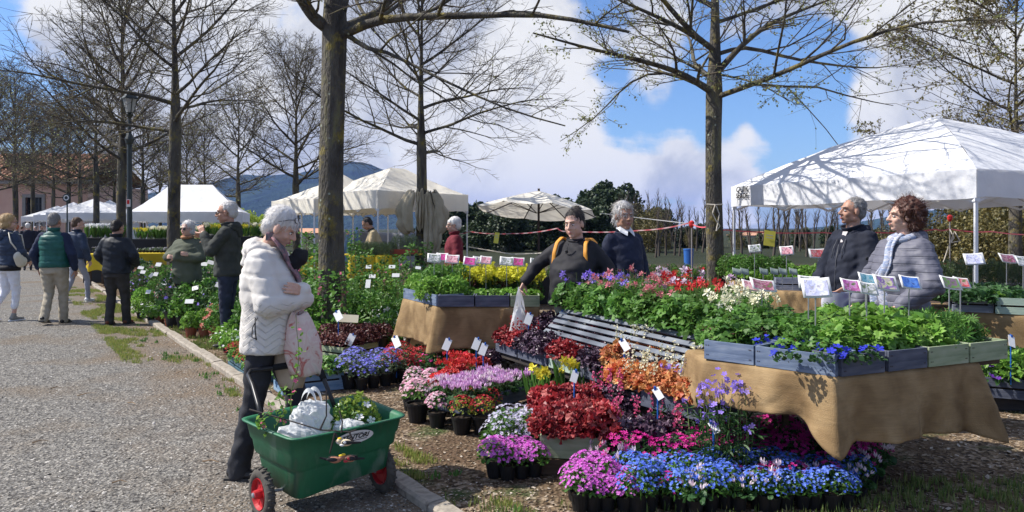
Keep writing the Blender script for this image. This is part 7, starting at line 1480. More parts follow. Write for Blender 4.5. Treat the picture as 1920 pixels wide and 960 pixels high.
def ladder(g):
 st, tp_ = stems(g, 9, 0.16, 0.62, 0.003, 1.0, hv=0.45, base=0.4); pts = np.concatenate([tp_ + g.normal(0, 0.02, tp_.shape) for _ in range(5)]); k = 220; z = g.uniform(0.02, 0.42, k); a = g.uniform(0, 2 * PI, k); rr = g.uniform(0.02, 0.16, k)
 pos = np.stack([rr * np.cos(a), rr * np.sin(a), z], 1); o = nrmz(pos * np.array([1, 1, 0]) + 1e-4)
 return [('stems', mk('stems', [st], stemm)), ('leaves', mk('leaves', [expand(*NARROW, pos, frames(o + g.normal(0, 0.5, (k, 3)) + np.array([0, 0, .2]), np.array([0, 0, 1]) + g.normal(0, 0.3, (k, 3))), 0.065 * g.uniform(0.5, 1.3, k))], G3)), ('flowers', mk('flowers', [at_tips(g, pts, FL5, 0.034, 0.3, 0.7)], pVio))]
proto('ladder', 62, 3, ladder); proto('seedling', 63, 3, lambda g: [('leaves', mk('leaves', [leaves(g, 22, 0.055, 0.09, OVAL, 0.035, 0.8, up=0.7)], GR))]); proto('seedling_white', 64, 2, mound(0, pLil, FL5, 0.03, 8, 20, r=0.06, h=0.09, leaf=GR, ls=0.03)); proto('rosmary', 65, 2, bushy(GR, None, None, 0, 0, r=0.16, h=0.38, nl=420, ls=0.045, LT=NARROW)); proto('strawb', 66, 2, lambda g: [('leaves', mk('leaves', [leaves(g, 100, 0.14, 0.13, TRI, 0.06, 0.6)], G3))])
CNT = {}
NM = dict(bush_green='leafy_shrub', bush_bright='leafy_plant', bush_pink='flowering_shrub', low_green='low_plant', low_bright='low_plant', seedling='seedling', seedling_white='seedling', rosmary='herb_plant', strawb='strawberry_plant', spurge='spurge', lobelia='lobelia', begonia='begonia', plum='plum_plant', delph='delphinium')
def plant(key, loc, label, group=None, cat='plant', name='plant', sc_=1.0, pot=None, rot=None):
 name = NM.get(key, 'flowering_plant') if name == 'plant' else name; CNT[key] = CNT.get(key, 0) + 1; v = PR[key][CNT[key] % len(PR[key])]; rot = random.uniform(0, 6.28) if rot is None else rot
 if key.startswith('daff') or key.startswith('tulip'): rot = random.uniform(-0.7, 0.7)
 e = empty(name, Vector(loc), label, cat, group, rot, sc_)
 off = 0
 if pot: off = pot[1] * 0.93; link('pot', pot[0], e)
 for nme, me in v:
  o = link(nme, me, e, kind='stuff')
  if off: o.location = (0, 0, off)
 return e
def pot_mesh(r, h, m_, name='pot'):
 mb = MB(); mb.lathe([(r * 0.74, 0), (r * 0.97, h * 0.86), (r * 1.05, h * 0.86), (r * 1.07, h), (r * 0.98, h), (r * 0.94, h * 0.88), (0.001, h * 0.88)], n=18, mi=0); me = mb.mesh(name, False); me.materials.append(m_); me.materials.append(soilm)
 for p in me.polygons:
  if p.center.z > h * 0.86 and p.center.xy.length < r * 0.9: p.material_index = 1
 return me
blackpot = M('black_plastic', 0); terra = mat('terracotta_plastic', [(0.24, 0.07, 0.035), (0.34, 0.11, 0.06)], scale=8, rough=0.6)
pB = (pot_mesh(0.058, 0.10, blackpot), 0.10); pBb = (pot_mesh(0.085, 0.14, blackpot), 0.14); pT = (pot_mesh(0.085, 0.14, terra), 0.14); pTs = (pot_mesh(0.06, 0.11, terra), 0.11); pS = (pot_mesh(0.04, 0.06, blackpot), 0.06)
def fill(cr, keys, label, group, dx=0.15, dy=0.13, z=0.6, h=0.12, name='plant', sc_=1.0, depth=0.3, over=0.0, cat='plant'):
 e, ux, uy, L_ = cr; nx_ = max(1, int(round(L_ / dx))); ny = max(1, int(round(depth / dy)))
 for i in range(nx_):
  for j in range(ny):
   p = e.location + ux * ((i + 0.5) * L_ / nx_ + random.uniform(-.015, .015)) + uy * ((j + 0.5) * depth / ny + random.uniform(-.015, .015) - over); k = keys[(i + j) % len(keys)] if isinstance(keys, list) else keys(i, j)
   plant(k, (p.x, p.y, e.location.z + h * z), label, group, name=name, sc_=sc_ * random.uniform(0.9, 1.12), cat=cat)
# -- heuchera row
fill(hc[0], ['heu_red', 'heu_red_airy'], 'red leaved heuchera in the crate at the far end of the heuchera row', 'far red heucheras', name='heuchera', sc_=1.05)
fill(hc[1], ['heu_dark'], 'black purple heuchera in the second crate of the heuchera row', 'black heucheras in the second crate', name='heuchera', sc_=1.15)
fill(hc[2], ['heu_red'], 'crimson heuchera in the pale green crate of the heuchera row', 'crimson heucheras in the pale crate', name='heuchera', sc_=1.15)
fill(hc[3], ['heu_dark'], 'dark heuchera in the near crate of the upper heuchera row', 'dark heucheras in the near crate', name='heuchera', sc_=1.15)
for i in range(16):
 t = (i % 8 + 0.5) / 8; r_ = i // 8; p = hA + (hB - hA) * t + hn * (0.40 + 0.15 * r_); k = 'heu_dark' if (t < 0.5) == (r_ == 0) else 'heu_red'
 plant('heu_dark' if t < 0.55 or r_ == 0 else 'heu_red', (p.x, p.y, 0.37 + 0.05 * r_), 'dark leaved heuchera standing in the back rows against the slatted shelf', 'heucheras against the slatted shelf', name='heuchera', sc_=1.15, pot=pB)
for i in range(14):
 p = P(1135 + 12 * i, 735 + 3.5 * i, 0.30) + Vector((random.uniform(-.05, .1), random.uniform(0.12, 0.42), 0)); plant('heu_dark', (p.x, p.y, 0.33), 'dark leaved heuchera between the crimson row and the orange ones', 'dark heucheras behind the orange ones', name='heuchera', sc_=1.1, pot=pB) if i % 2 == 0 else None
fill(hc2[0], ['heu_orange', 'heu_orange_spike'], 'orange leaved heuchera in the slatted dark crate', 'orange heucheras in the slatted crate', name='heuchera', sc_=1.05, h=0.15, depth=0.36)
fill(hc2[1], ['heu_orange_spike', 'heu_orange'], 'orange leaved heuchera with cream flower spikes beside the table corner', 'orange heucheras with cream spikes', name='heuchera', sc_=1.1, h=0.15, depth=0.36)
m_ = MB(); p = hc2[1][0].location; m_.box((p.x + 0.22, p.y + 0.52, 0.235), (0.62, 0.36, 0.47), rz=hc2[1][0].rotation_euler.z); tag(m_.build('wooden_block', wood('dark')), 'dark block carrying the rear orange heucheras', 'block')
for i in range(8):
 p = P(1170 + 18 * i, 735, 0.36) + Vector((0.03 * (i % 3), 0.42 + 0.10 * (i % 2), 0)); plant('heu_orange_spike' if i % 3 else 'heu_orange', (p.x, p.y, 0.485), 'orange heuchera with cream spikes at the back, below the slats', 'orange heucheras at the back', name='heuchera', sc_=1.1)
for px, py in [(1282, 742), (1300, 760), (1318, 742), (1270, 770), (1330, 765)]:
 p = P(px, py, 0.36); plant('ladder', (p.x, p.y + 0.1, 0.10), 'violet flowered plant with airy stems beside the burlap corner', 'violet flowered plants by the burlap', name='bellflower', sc_=0.85)
for px, py in [(1352, 925), (1385, 920), (1315, 910)]:
 p = P(px, py, 0); plant('ladder', (p.x, p.y, 0), 'tall violet flowered plant rising before the burlap cloth', 'tall violet flowers before the burlap', name='bellflower', sc_=0.95, pot=pB)
# -- ground crates
fill(gc['red'], ['heu_crimson_big'], 'crimson heuchera in the sage green crate at the front', 'crimson heucheras in the front crate', name='heuchera', sc_=1.15, dx=0.13, depth=0.34, h=0.14, z=0.8)
fill(gc['dk'], ['heu_dark_spike', 'heu_dark'], 'black leaved heuchera with hot pink spikes right of the front crate', 'black heucheras with pink spikes', name='heuchera', sc_=1.1, depth=0.32)
for i in range(6):
 p = P(1030 + 26 * i, 800, 0.2) + Vector((0, 0.18, 0)); plant('heu_crimson_big' if i < 4 else 'heu_dark_spike', (p.x, p.y, 0.16), 'crimson heuchera in the second row behind the front crate', 'crimson heucheras, second row', name='heuchera', sc_=1.1, pot=pB)
fill(gc['cyc'], ['cyc_mauve', 'cyc_mauve', 'cyc_pale'], 'mauve cyclamen in the dark blue crate', 'mauve cyclamens in the crate', name='cyclamen', dx=0.12, depth=0.42, h=0.11, z=0.7, sc_=1.0)
for px, py in [(822, 748), (842, 738), (862, 730), (835, 722), (858, 716), (880, 722), (848, 706), (872, 704), (900, 712)]:
 p = P(px, py, 0.1); plant('cyc_red' if (px + py) % 3 == 0 else 'begonia', (p.x, p.y, 0.10), 'scarlet leaved plant beside the cyclamen crate', 'scarlet leaved plants', name='begonia', sc_=1.0, pot=pB)
for px, py in [(905, 700), (925, 702), (945, 700), (918, 690), (940, 690)]:
 p = P(px, py, 0.1); plant('heu_dark' if px % 2 else 'cyc_mauve', (p.x, p.y, 0.10), 'purple leaved plant behind the cyclamen crate', 'purple plants behind the cyclamens', sc_=0.95, pot=pB)
fill(gc['plum'], ['plum'], 'plum leaved plant in the grey green crate at the tree foot', 'plum leaved plants at the tree foot', dx=0.14, depth=0.42, h=0.14, z=0.9, sc_=1.15)
for i in range(7):
 p = P(612 + 17 * i, 668, 0.1) + Vector((-0.05, 0.35, 0)); plant('plum', (p.x, p.y, 0.14), 'plum leaved plant in the back row at the tree foot', 'plum plants, back row', sc_=1.25, pot=pB)
fill(gc['azure'], ['low_bright', 'low_green'], 'leafy seedling in the blue slatted crate', 'seedlings in the blue crate', dx=0.13, depth=0.34, h=0.2, z=0.75, sc_=1.05)
fill(gc['teal'], ['saxi_red', 'low_green'], 'small plant in the dark teal crate', 'plants in the teal crate', depth=0.28, h=0.17, z=0.7, sc_=0.9)
fill(gc['rt'], ['pansy_purple', 'bush_bright', 'strawb'], 'purple flowered pansy in the slatted crate at the right edge', 'pansies at the right edge', name='pansy', depth=0.36, h=0.17, z=0.7, sc_=1.15)
for i in range(8):
 p = P(1840 + 18 * i, 705, 0.2) + Vector((0.02, 0.12 * (i % 2), 0)); plant('strawb', (p.x, p.y, 0.22), 'dark leafy plant behind the pansy crate at the right edge', 'dark leafy plants at the right edge', sc_=1.1, pot=pB)
# -- pots on the ground
def potted(key, pts, label, group, pot=pB, name='plant', sc_=1.0):
 for q in pts:
  px, py = q[:2]; p = P(px, py, 0); s_ = (q[2] if len(q) > 2 else 1.0); plant(key, (p.x, p.y, 0), label, group, name=name, sc_=sc_ * s_ * random.uniform(0.86, 1.12), pot=pot)
potted('daisy_pink', [(783, 790), (820, 800), (770, 768), (803, 775), (845, 778), (838, 760), (808, 752), (778, 745)], 'pale pink daisy mound in a black pot left of the red mounds', 'pale pink daisies in pots', name='daisy', pot=pBb, sc_=0.98)
potted('saxi_red', [(866, 812), (905, 812), (880, 790), (920, 790), (860, 785)], 'dark red saxifrage mound in a black pot before the cyclamen crate', 'dark red saxifrages in pots', name='saxifrage', pot=pBb, sc_=0.92)
potted('phlox_white', [(940, 868), (965, 862), (990, 858), (950, 845), (978, 838), (1000, 845)], 'white lilac phlox mound left of the sage green crate', 'white phlox in pots', name='phlox', sc_=1.15)
potted('phlox_orchid', [(928, 893), (952, 898), (978, 895), (1002, 892), (935, 878), (960, 880), (985, 878)], 'orchid pink phlox in the front row before the white phlox', 'orchid phlox by the white phlox', name='phlox', sc_=0.98)
potted('lobelia', [(655, 728), (678, 730), (700, 726), (722, 722), (665, 712), (690, 712), (712, 708), (735, 708)], 'blue lobelia mound beside the blue crate', 'blue lobelias', name='lobelia', sc_=1.25)
potted('red_mound', [(735, 716), (758, 716), (782, 714), (748, 700), (770, 700), (793, 700)], 'dark red flowering mound right of the lobelias', 'dark red mounds by the lobelias', sc_=1.25)
potted('bush_magenta', [(795, 690), (815, 694), (835, 690), (805, 716)], 'small magenta flowered plant below the centre burlap', 'magenta plants below the centre burlap')
potted('bush_white', [(712, 668), (735, 664), (758, 668), (745, 652), (775, 660), (722, 652)], 'white flowered anemone between the tree and the centre table', 'white anemones', name='anemone', pot=pBb, sc_=1.25)
potted('bush_white_small', [(800, 668), (830, 672), (860, 672), (890, 672), (845, 664)], 'small creamy plant at the foot of the centre burlap', 'creamy plants under the centre burlap', sc_=0.9)
for i, (px, py) in enumerate([(1002, 795), (1022, 785), (1062, 786), (1098, 782)]): potted('daff_yellow', [(px, py)], 'yellow daffodil clump behind the crimson heucheras', 'yellow daffodils behind the heucheras', pot=pBb, name='daffodil', sc_=1.15)
g = np.random.default_rng(77)
def carpet(poly_fn, n0, key, label, group, name, sc_=1.0):
 for (px, py) in poly_fn:
  r2 = g.random(); k2, l2, g2, n2 = (('magenta', 'magenta flowered plant among the blue of the carpet', 'magenta strays', 'pink') if r2 < 0.10 else ('cyc_pale', 'pale pink cyclamen tucked among the blue flowers', 'pale cyclamens in the carpet', 'cyclamen')) if key == 'forget' and r2 < 0.16 else (('forget', 'sky blue forget-me-not at the edge of the orchid phlox', 'blue strays', 'forget_me_not') if key == 'phlox_orchid' and r2 < 0.14 else (key, label, group, name))
  potted(k2, [(px + g.uniform(-5, 5), py + g.uniform(-3, 3))], l2, g2, name=n2, sc_=sc_)
def row(x0, x1, y, st=27, dy=0): return [(x, y + dy * (k % 2)) for k, x in enumerate(range(x0, x1, st))]
carpet(row(1088, 1215, 957) + row(1078, 1215, 938) + row(1095, 1185, 920, 27), 0, 'phlox_orchid', 'orchid pink phlox at the front left of the flower carpet', 'orchid phlox in the carpet', 'phlox', 0.92)
carpet(row(1222, 1600, 955, 28, -5) + row(1215, 1615, 935, 28) + row(1190, 1630, 918, 28), 0, 'forget', 'sky blue forget-me-not in the front carpet of flowers', 'forget-me-nots in the carpet', 'forget_me_not', 0.86)
carpet(row(1160, 1650, 902, 26) + row(1165, 1655, 886, 26) + row(1290, 1650, 868, 26) + row(1300, 1660, 853, 26), 0, 'magenta', 'magenta flowered plant in the back rows of the carpet', 'magenta flowers in the carpet', 'pink', 1.08)
carpet([(1120, 892), (1150, 902), (1175, 912), (1300, 962), (1318, 948), (1432, 958), (1446, 944), (1628, 915), (1610, 900), (1640, 895)], 0, 'cyc_pale', 'pale pink cyclamen tucked among the blue flowers', 'pale cyclamens in the carpet', 'cyclamen', 0.95)
# -- big table
def inside(p, pl):
 c = False; n = len(pl); j = n - 1
 for i in range(n):
  if (pl[i].y > p.y) != (pl[j].y > p.y) and p.x < (pl[j].x - pl[i].x) * (p.y - pl[i].y) / (pl[j].y - pl[i].y) + pl[i].x: c = not c
  j = i
 return c
random.seed(9); y = 4.15
inner = [Vector((p.x, p.y, 0)) for p in poly]
while y < 7.6:
 x = 0.4
 while x < 3.1:
  q = Vector((x + random.uniform(-.03, .03), y + random.uniform(-.03, .03), 0))
  if inside(q, inner) and (q - C0).dot(Vector((-0.413, 0.91, 0))) > 0.12 and (q - C0).dot(Vector((0.72, 0.69, 0))) > 0.12:
   px = 960 + q.x / q.y * F; t = (q - C0); front = min((q - C0).dot(Vector((0.41, 0.0, 0)) * 0 + Vector((-0.413, 0.91, 0))), (q - C0).dot(Vector((0.72, 0.69, 0))))
   if q.y > 5.15 and px < 1440:
    r_ = random.random()
    if px < 1190: k = 'col_violet' if r_ < 0.42 else ('col_pink' if r_ < 0.52 else 'col_green')
    elif px < 1260: k = 'col_pink' if r_ < 0.35 else ('col_purple_white' if r_ < 0.5 else 'col_green')
    elif px < 1350: k = 'col_red' if r_ < 0.45 else ('col_purple_white' if r_ < 0.55 else 'col_green')
    else: k = 'col_cream' if r_ < 0.35 else 'col_green'
    if q.y < 5.9: k = 'col_green' if not (px > 1330 and r_ < 0.5) else 'col_cream'
    lab, grp, nm = {'col_green': ('leafy columbine not yet in bloom on the big table', 'columbines in leaf', 'columbine'), 'col_violet': ('violet columbine at the left of the big table', 'violet columbines', 'columbine'), 'col_pink': ('rose pink columbine near the man in the navy sweater', 'pink columbines', 'columbine'),
     'col_red': ('scarlet columbine at the back of the big table', 'scarlet columbines', 'columbine'), 'col_cream': ('cream white columbine in the middle of the big table', 'cream columbines', 'columbine'), 'col_purple_white': ('plum and white columbine at the back of the big table', 'plum and white columbines', 'columbine')}[k]
    plant(k, (q.x, q.y, TZ + 0.03), lab, grp, name=nm, sc_=random.uniform(0.9, 1.12) * (1.0 if q.y > 5.7 else 0.85))
   elif px < 1530 and front < 0.30 and px > 1410: plant('pansy_blue' if random.random() < 0.6 else 'low_green', (q.x, q.y, TZ + 0.06), 'deep blue pansy by the rim of the table corner', 'deep blue pansies', name='pansy', sc_=0.9)
   elif px < 1555: plant('low_green', (q.x, q.y, TZ + 0.05), 'low leafy plant between the columbines and the delphiniums', 'low leafy plants on the table', sc_=random.uniform(0.85, 1.15))
   elif px < 1700 or q.y < 4.75 and px < 1760: plant('delph', (q.x, q.y, TZ + 0.04), 'bright green delphinium without flowers on the big table', 'delphiniums in leaf', name='delphinium', sc_=random.uniform(0.85, 1.15))
   else: plant('lupin', (q.x, q.y, TZ + 0.04), 'fingered dark green lupin at the right of the big table', 'lupins in leaf', name='lupin', sc_=random.uniform(0.8, 1.1))
  x += 0.135
 y += 0.135
for px, py in [(1478, 668), (1494, 655), (1548, 672), (1578, 665), (1606, 672), (1590, 655), (1635, 668)]:
 p = P(px, py, TZ + 0.1); plant('pansy_blue', (p.x, p.y + 0.02, TZ + 0.07), 'deep blue pansy by the rim of the table corner', 'deep blue pansies', name='pansy', sc_=0.95)
# -- centre table
for i in range(9):
 for j in range(6):
  p = P(800 + 25 * i, 566, TZ + 0.03) + Vector((0, 0.12 + 0.17 * j, 0)); px = 960 + p.x / p.y * F
  if j < 2: k, lab, grp = ('low_bright' if i > 2 else 'bush_bright'), 'bright green young plant at the front of the centre table', 'young plants on the centre table'
  elif i < 3: k, lab, grp = 'bush_green', 'bushy green plant at the left of the centre table', 'bushy plants on the centre table'
  else: k, lab, grp = 'spurge', 'yellow flowering spurge at the back of the centre table', 'spurges on the centre table'
  plant(k, (p.x, p.y, TZ + 0.04), lab, grp, sc_=random.uniform(0.9, 1.15) * (1.0 if k != 'spurge' else 1.0))
for px, py in [(770, 560), (785, 562), (800, 568), (775, 552), (795, 556)]:
 p = P(px, py, TZ); plant('bush_bright', (p.x + 0.05, p.y + 0.12, TZ + 0.04), 'leafy plant in the angled left crate of the centre table', 'plants in the angled crate', sc_=1.0)
# -- far right tables
for i in range(11):
 for j in range(4):
  p = P(1374 + 18 * i, 528 + 1.5 * i, TZ) + Vector((0.08, 0.15 + 0.2 * j, 0)); k = 'spurge' if i > 6 and j > 0 else ('low_bright' if j < 2 else 'bush_green')
  plant(k if k != 'spurge' else 'bush_orange' if random.random() < .15 else 'bush_bright', (p.x, p.y, TZ + 0.05), 'leafy plant on the far burlap table left of the hooded man', 'plants on the far burlap table', sc_=random.uniform(0.85, 1.1))
for i in range(7):
 for j in range(5):
  p = P(1790 + 26 * i, 588, TZ) + Vector((0.04, 0.10 + 0.16 * j, 0)); plant('strawb' if (i + j) % 3 else 'low_bright', (p.x, p.y, TZ + 0.09), 'leafy plant in the slatted crates at the right edge', 'plants on the right edge table', sc_=random.uniform(0.9, 1.15)) if i > 0 or j > 1 else None
m_ = MB(); p = W(1850, 9.8); m_.box((0.1, 0.4, 0.4), (1.6, 0.9, 0.8)); o = m_.build('plant_bench', M('black_plastic', 0)); o.location = p; tag(o, 'dark plant bench behind the lavender jacketed woman', 'bench')
for i in range(8):
 for j in range(2):
  q = p + Vector((-0.6 + 0.19 * i, 0.15 + 0.3 * j, 0.82)); plant('rosmary', q, 'dark shrubby plant on the bench at the right edge', 'dark shrubby plants at right', sc_=0.85)
for (pxa, pxb, d, z_, lab) in [(1000, 1360, 15.5, 0.55, 'low dark plant bench behind the columbines'), (760, 1000, 14.5, 0.55, 'low dark plant bench behind the man in maroon')]:
 a, b_2 = W(pxa, d), W(pxb, d); m_ = MB(); m_.box(((b_2.x - a.x) / 2, 0.5, z_ / 2), (b_2.x - a.x, 1.0, z_)); o = m_.build('plant_bench', M('black_plastic', 0)); o.location = a; tag(o, lab, 'bench')
 n_ = int((b_2.x - a.x) / 0.26)
 for i in range(n_):
  for j in range(3): plant(['bush_bright', 'bush_white_small', 'bush_pink', 'bush_green'][(i * 7 + j * 3) % 4], (a.x + 0.15 + 0.26 * i, d + 0.15 + 0.3 * j, z_), 'small mixed plant on the low bench far behind the tables', 'mixed plants on the far benches', sc_=0.75)
# -- nursery bed at left
random.seed(21)
bed = [('bush_green', (252, 560)), ('bush_violet', (258, 575)), ('bush_bright', (268, 588)), ('plumleaf', (285, 560)), ('bush_green', (300, 548)), ('bush_pink', (330, 560)), ('bush_pink', (350, 572)), ('bush_pink', (375, 560)), ('bush_violet', (395, 575)), ('bush_coral', (400, 600)), ('bush_violet', (380, 590)), ('bush_green', (420, 560)), ('bush_green', (415, 590)), ('bush_orange', (440, 600)), ('bush_pink', (310, 585)), ('bush_green', (290, 580)), ('bush_green', (272, 545)), ('bush_green', (265, 530)), ('bush_pink', (300, 530)), ('bush_green', (330, 535)), ('bush_violet', (360, 540)), ('bush_green', (395, 545)), ('bush_orange', (430, 575)), ('bush_pink', (345, 590)), ('bush_green', (365, 605))]
BL = {'bush_green': 'leafy green plant in the nursery bed along the kerb', 'bush_violet': 'violet flowering plant in the nursery bed', 'bush_pink': 'pink dotted bushy plant in the nursery bed', 'bush_bright': 'bright leafy plant at the kerb end of the nursery bed', 'plumleaf': 'plum leaved plant in the nursery bed', 'bush_coral': 'coral flowered plant in the nursery bed', 'bush_orange': 'orange flowered plant in the nursery bed'}
for k, (px, py) in bed + [(random.choice(['bush_green', 'bush_pink', 'bush_violet', 'bush_green', 'plumleaf']), (px + random.uniform(-8, 8), py + random.uniform(-4, 4))) for py in (520, 533, 548, 566) for px in range(262, 450, 26)]: potted(k, [(px, py)], BL[k], k + ' plants in the nursery bed'.replace('_', ' ') if False else BL[k], pot=pBb, sc_=random.uniform(1.15, 1.7))
for px, py in [(325, 575), (345, 583), (362, 578), (384, 590), (402, 583), (418, 598), (432, 588), (340, 566), (372, 570), (392, 572), (412, 575), (436, 605), (448, 612), (425, 615), (355, 596), (328, 613), (346, 617), (362, 613), (378, 618), (396, 613), (416, 619), (434, 626), (405, 622)]:
 k = random.choice(['bush_green', 'bush_pink', 'bush_green', 'bush_violet']); potted(k, [(px, py)], BL[k], BL[k], pot=pBb, sc_=random.uniform(1.5, 2.0))
for k, px, py, s_ in [('bush_bright', 318, 612, 1.05), ('bush_bright', 345, 616, 1.25), ('bush_bright', 358, 632, 1.1), ('bush_bright', 384, 632, 1.1), ('bush_green', 412, 626, 1.2), ('bush_bright', 372, 612, 1.1), ('bush_bright', 300, 606, 1.0), ('bush_coral', 405, 640, 1.0)]:
 potted(k, [(px, py)], 'leafy green plant in a terracotta coloured pot beside the kerb', 'green plants in terracotta pots', pot=pT, sc_=s_)
for px, py in [(428, 660), (440, 668), (265, 600), (283, 606)]: potted('bush_white_small', [(px, py)], 'small white flowered plant in a black pot at the bed edge', 'small white flowered pots', pot=pB, sc_=1.2)
CL = {'climb_green': 'tall green climber tied to a cane near the big trunk', 'climb_bright': 'bright green climber tied to a cane near the big trunk', 'climb_pink': 'tall pink flowered climber near the big trunk', 'climb_orange': 'orange flowered climber near the big trunk', 'climb_red': 'coral flowered climber near the big trunk', 'climb_clematis': 'climber with one lilac bloom near the canvas bundle'}
for k, px, py, s_ in [('climb_green', 400, 575, 1.0), ('climb_green', 415, 590, 1.05), ('climb_orange', 440, 585, 0.95), ('climb_green', 450, 600, 1.05), ('climb_orange', 595, 600, 1.15), ('climb_green', 575, 590, 1.25), ('climb_pink', 560, 610, 1.0), ('climb_green', 590, 640, 1.0), ('climb_pink', 615, 665, 1.05), ('climb_pink', 640, 670, 1.0), ('climb_green', 600, 625, 1.15),
                      ('climb_red', 660, 585, 1.2), ('climb_green', 665, 600, 1.1), ('climb_green', 685, 600, 1.0), ('climb_pink', 700, 620, 1.0), ('climb_bright', 715, 600, 1.0), ('climb_pink', 735, 620, 0.95), ('climb_bright', 725, 590, 1.0), ('climb_pink', 755, 615, 0.95), ('climb_green', 680, 620, 0.95), ('climb_bright', 700, 605, 0.95), ('climb_green', 745, 590, 0.95), ('climb_clematis', 790, 560, 1.15), ('climb_green', 800, 565, 1.1), ('climb_green', 770, 580, 1.0), ('climb_red', 665, 560, 1.2), ('climb_orange', 720, 570, 0.9), ('climb_orange', 590, 570, 1.2),
                      ('climb_green', 660, 640, 0.85), ('climb_green', 695, 640, 0.8), ('climb_bright', 720, 638, 0.8), ('climb_green', 745, 640, 0.75)]:
 potted(k, [(px, py)], CL[k], CL[k] + 's', pot=pBb, name='climber', sc_=s_)
for px in range(655, 770, 15):
 for py in (605, 625, 648): potted(random.choice(['bush_green', 'bush_green', 'bush_bright']), [(px + random.uniform(-6, 6), py + random.uniform(-5, 5))], 'leafy shrub filling the bed right of the big trunk', 'leafy shrubs right of the trunk', pot=pBb, name='shrub', sc_=random.uniform(1.2, 1.6))
for px in range(455, 600, 16):
 for py in (600, 630, 655): potted('bush_green', [(px + random.uniform(-6, 6), py + random.uniform(-5, 5))], 'leafy shrub in the bed behind the ivory coat', 'leafy shrubs behind the ivory coat', pot=pBb, name='shrub', sc_=random.uniform(1.2, 1.7))
for px, py in [(478, 668), (500, 672), (560, 668), (585, 672), (610, 660), (630, 652)]: potted('bush_bright', [(px, py)], 'bright leafy plant low in the bed behind the ivory coat', 'bright plants behind the ivory coat', pot=pBb, sc_=1.1)
# -- seedlings and daffodils on the far left tables
for i in range(19):
 for j in range(6): q = W(250, 23) + Vector((0.06 + 0.105 * i, 0.10 + 0.25 * j, 0.80)); plant('seedling' if (i * 3 + j) % 4 else 'seedling_white', q, 'small pot seedling on the long yellow clothed table', 'seedlings on the yellow table', pot=pS, sc_=1.0)
for i in range(9):
 for j in range(2): q = W(246, 24.9) + Vector((0.12 + 0.235 * i, 0.15 + 0.3 * j, 1.2)); plant('daff_yellow' if i < 2 else 'daff_white', q, 'daffodil clump on the dark step behind the seedling table', 'daffodils on the left step', name='daffodil', sc_=1.35)
for i in range(8):
 for j in range(2): q = W(372, 21.5) + Vector((0.12 + 0.235 * i, 0.15 + 0.3 * j, 1.32)); plant('daff_yellow' if i % 3 else 'daff_white', q, 'yellow and cream daffodils on the step behind the tall man', 'daffodils behind the tall man', name='daffodil', sc_=1.25)
for i in range(5):
 for j in range(2): q = W(157, 21.5) + Vector((0.02 + 0.2 * i, 0.2 + 0.3 * j, 1.28)); plant('tulip_white', q, 'white daffodil clump on the tall black bin', 'white daffodils on the bin', name='daffodil', sc_=1.3)
for i in range(4): q = W(170, 20.5) + Vector((0.09 * i, 0.2, 0.86)); plant('seedling_white', q, 'small plant on the short yellow clothed table', 'small plants on the short table', pot=pS, sc_=1.2)
for i in range(9):
 for j in range(2): q = W(475, 19) + Vector((0.08 + 0.15 * i, 0.12 + 0.3 * j, 0.80)); plant('seedling', q, 'small potted plant on the yellow table behind the white haired woman', 'small pots behind the white haired woman', pot=pS, sc_=1.2)
for i in range(5):
 for j in range(3): q = W(656, 15.8) + Vector((0.10 + 0.17 * i, 0.12 + 0.25 * j, 0.98)); plant('rosmary', q, 'shrubby herb on the yellow table under the cream tent', 'herbs under the cream tent', sc_=0.75)
tray = MB(); tray.box((0, 0, 0.05), (0.55, 0.3, 0.10)); o = tray.build('red_tray', M('red_tray_plastic', (0.35, 0.07, 0.04))); o.location = W(755, 16.0) + Vector((0, 0.2, 1.0)); tag(o, 'terracotta red tray on the dark stand under the cream tent', 'tray')
m_ = MB();
for x in (-0.28, 0.28):
 for y_ in (0, 0.36): m_.box((x, y_, 0.49), (0.04, 0.04, 0.98))
m_.box((0, 0.18, 0.985), (0.62, 0.42, 0.028)); m_.box((0, 0.18, 0.5), (0.6, 0.4, 0.025)); o = m_.build('dark_stand', M('black_plastic', 0)); o.location = W(755, 16.0); tag(o, 'dark open stand beside the yellow cloth under the cream tent', 'stand')
for x in (-0.15, 0.05, 0.2): plant('rosmary', W(755, 16.0) + Vector((x, 0.2, 1.08)), 'herb in the red tray', 'herbs in the red tray', sc_=0.9)
# ================================================================== SIGNS ON STAKES
cardm = M('card_white', (0.78, 0.78, 0.78), rough=0.5, transl=0.15)
def picm(name, a, b_, c=(0.10, 0.16, 0.05)): return M('photo_' + name, [c, a, b_, c], scale=26, rough=0.4, detail=2, dist=0.8)
pics = {'magenta': picm('magenta', (0.45, 0.03, 0.20), (0.6, 0.1, 0.35)), 'grey': picm('grey', (0.25, 0.27, 0.25), (0.6, 0.6, 0.62)), 'pink': picm('pink', (0.6, 0.25, 0.3), (0.7, 0.45, 0.5), (0.05, 0.06, 0.05)), 'lilac': picm('lilac', (0.5, 0.52, 0.75), (0.75, 0.74, 0.82), (0.4, 0.38, 0.45)),
  'blue': picm('blue', (0.04, 0.12, 0.42), (0.10, 0.22, 0.55), (0.03, 0.05, 0.18)), 'teal': picm('teal', (0.1, 0.3, 0.4), (0.3, 0.45, 0.5), (0.03, 0.10, 0.10)), 'violet': picm('violet', (0.2, 0.1, 0.35), (0.5, 0.5, 0.3)), 'green': picm('green', (0.12, 0.25, 0.06), (0.2, 0.1, 0.2)), 'red': picm('red', (0.55, 0.06, 0.08), (0.6, 0.3, 0.3)), 'mauve': picm('mauve', (0.4, 0.08, 0.3), (0.55, 0.25, 0.5)), 'plum': picm('plum', (0.25, 0.05, 0.12), (0.45, 0.25, 0.3))}
stake = M('alu_stake', (0.36, 0.36, 0.38), rough=0.35, metal=0.5)
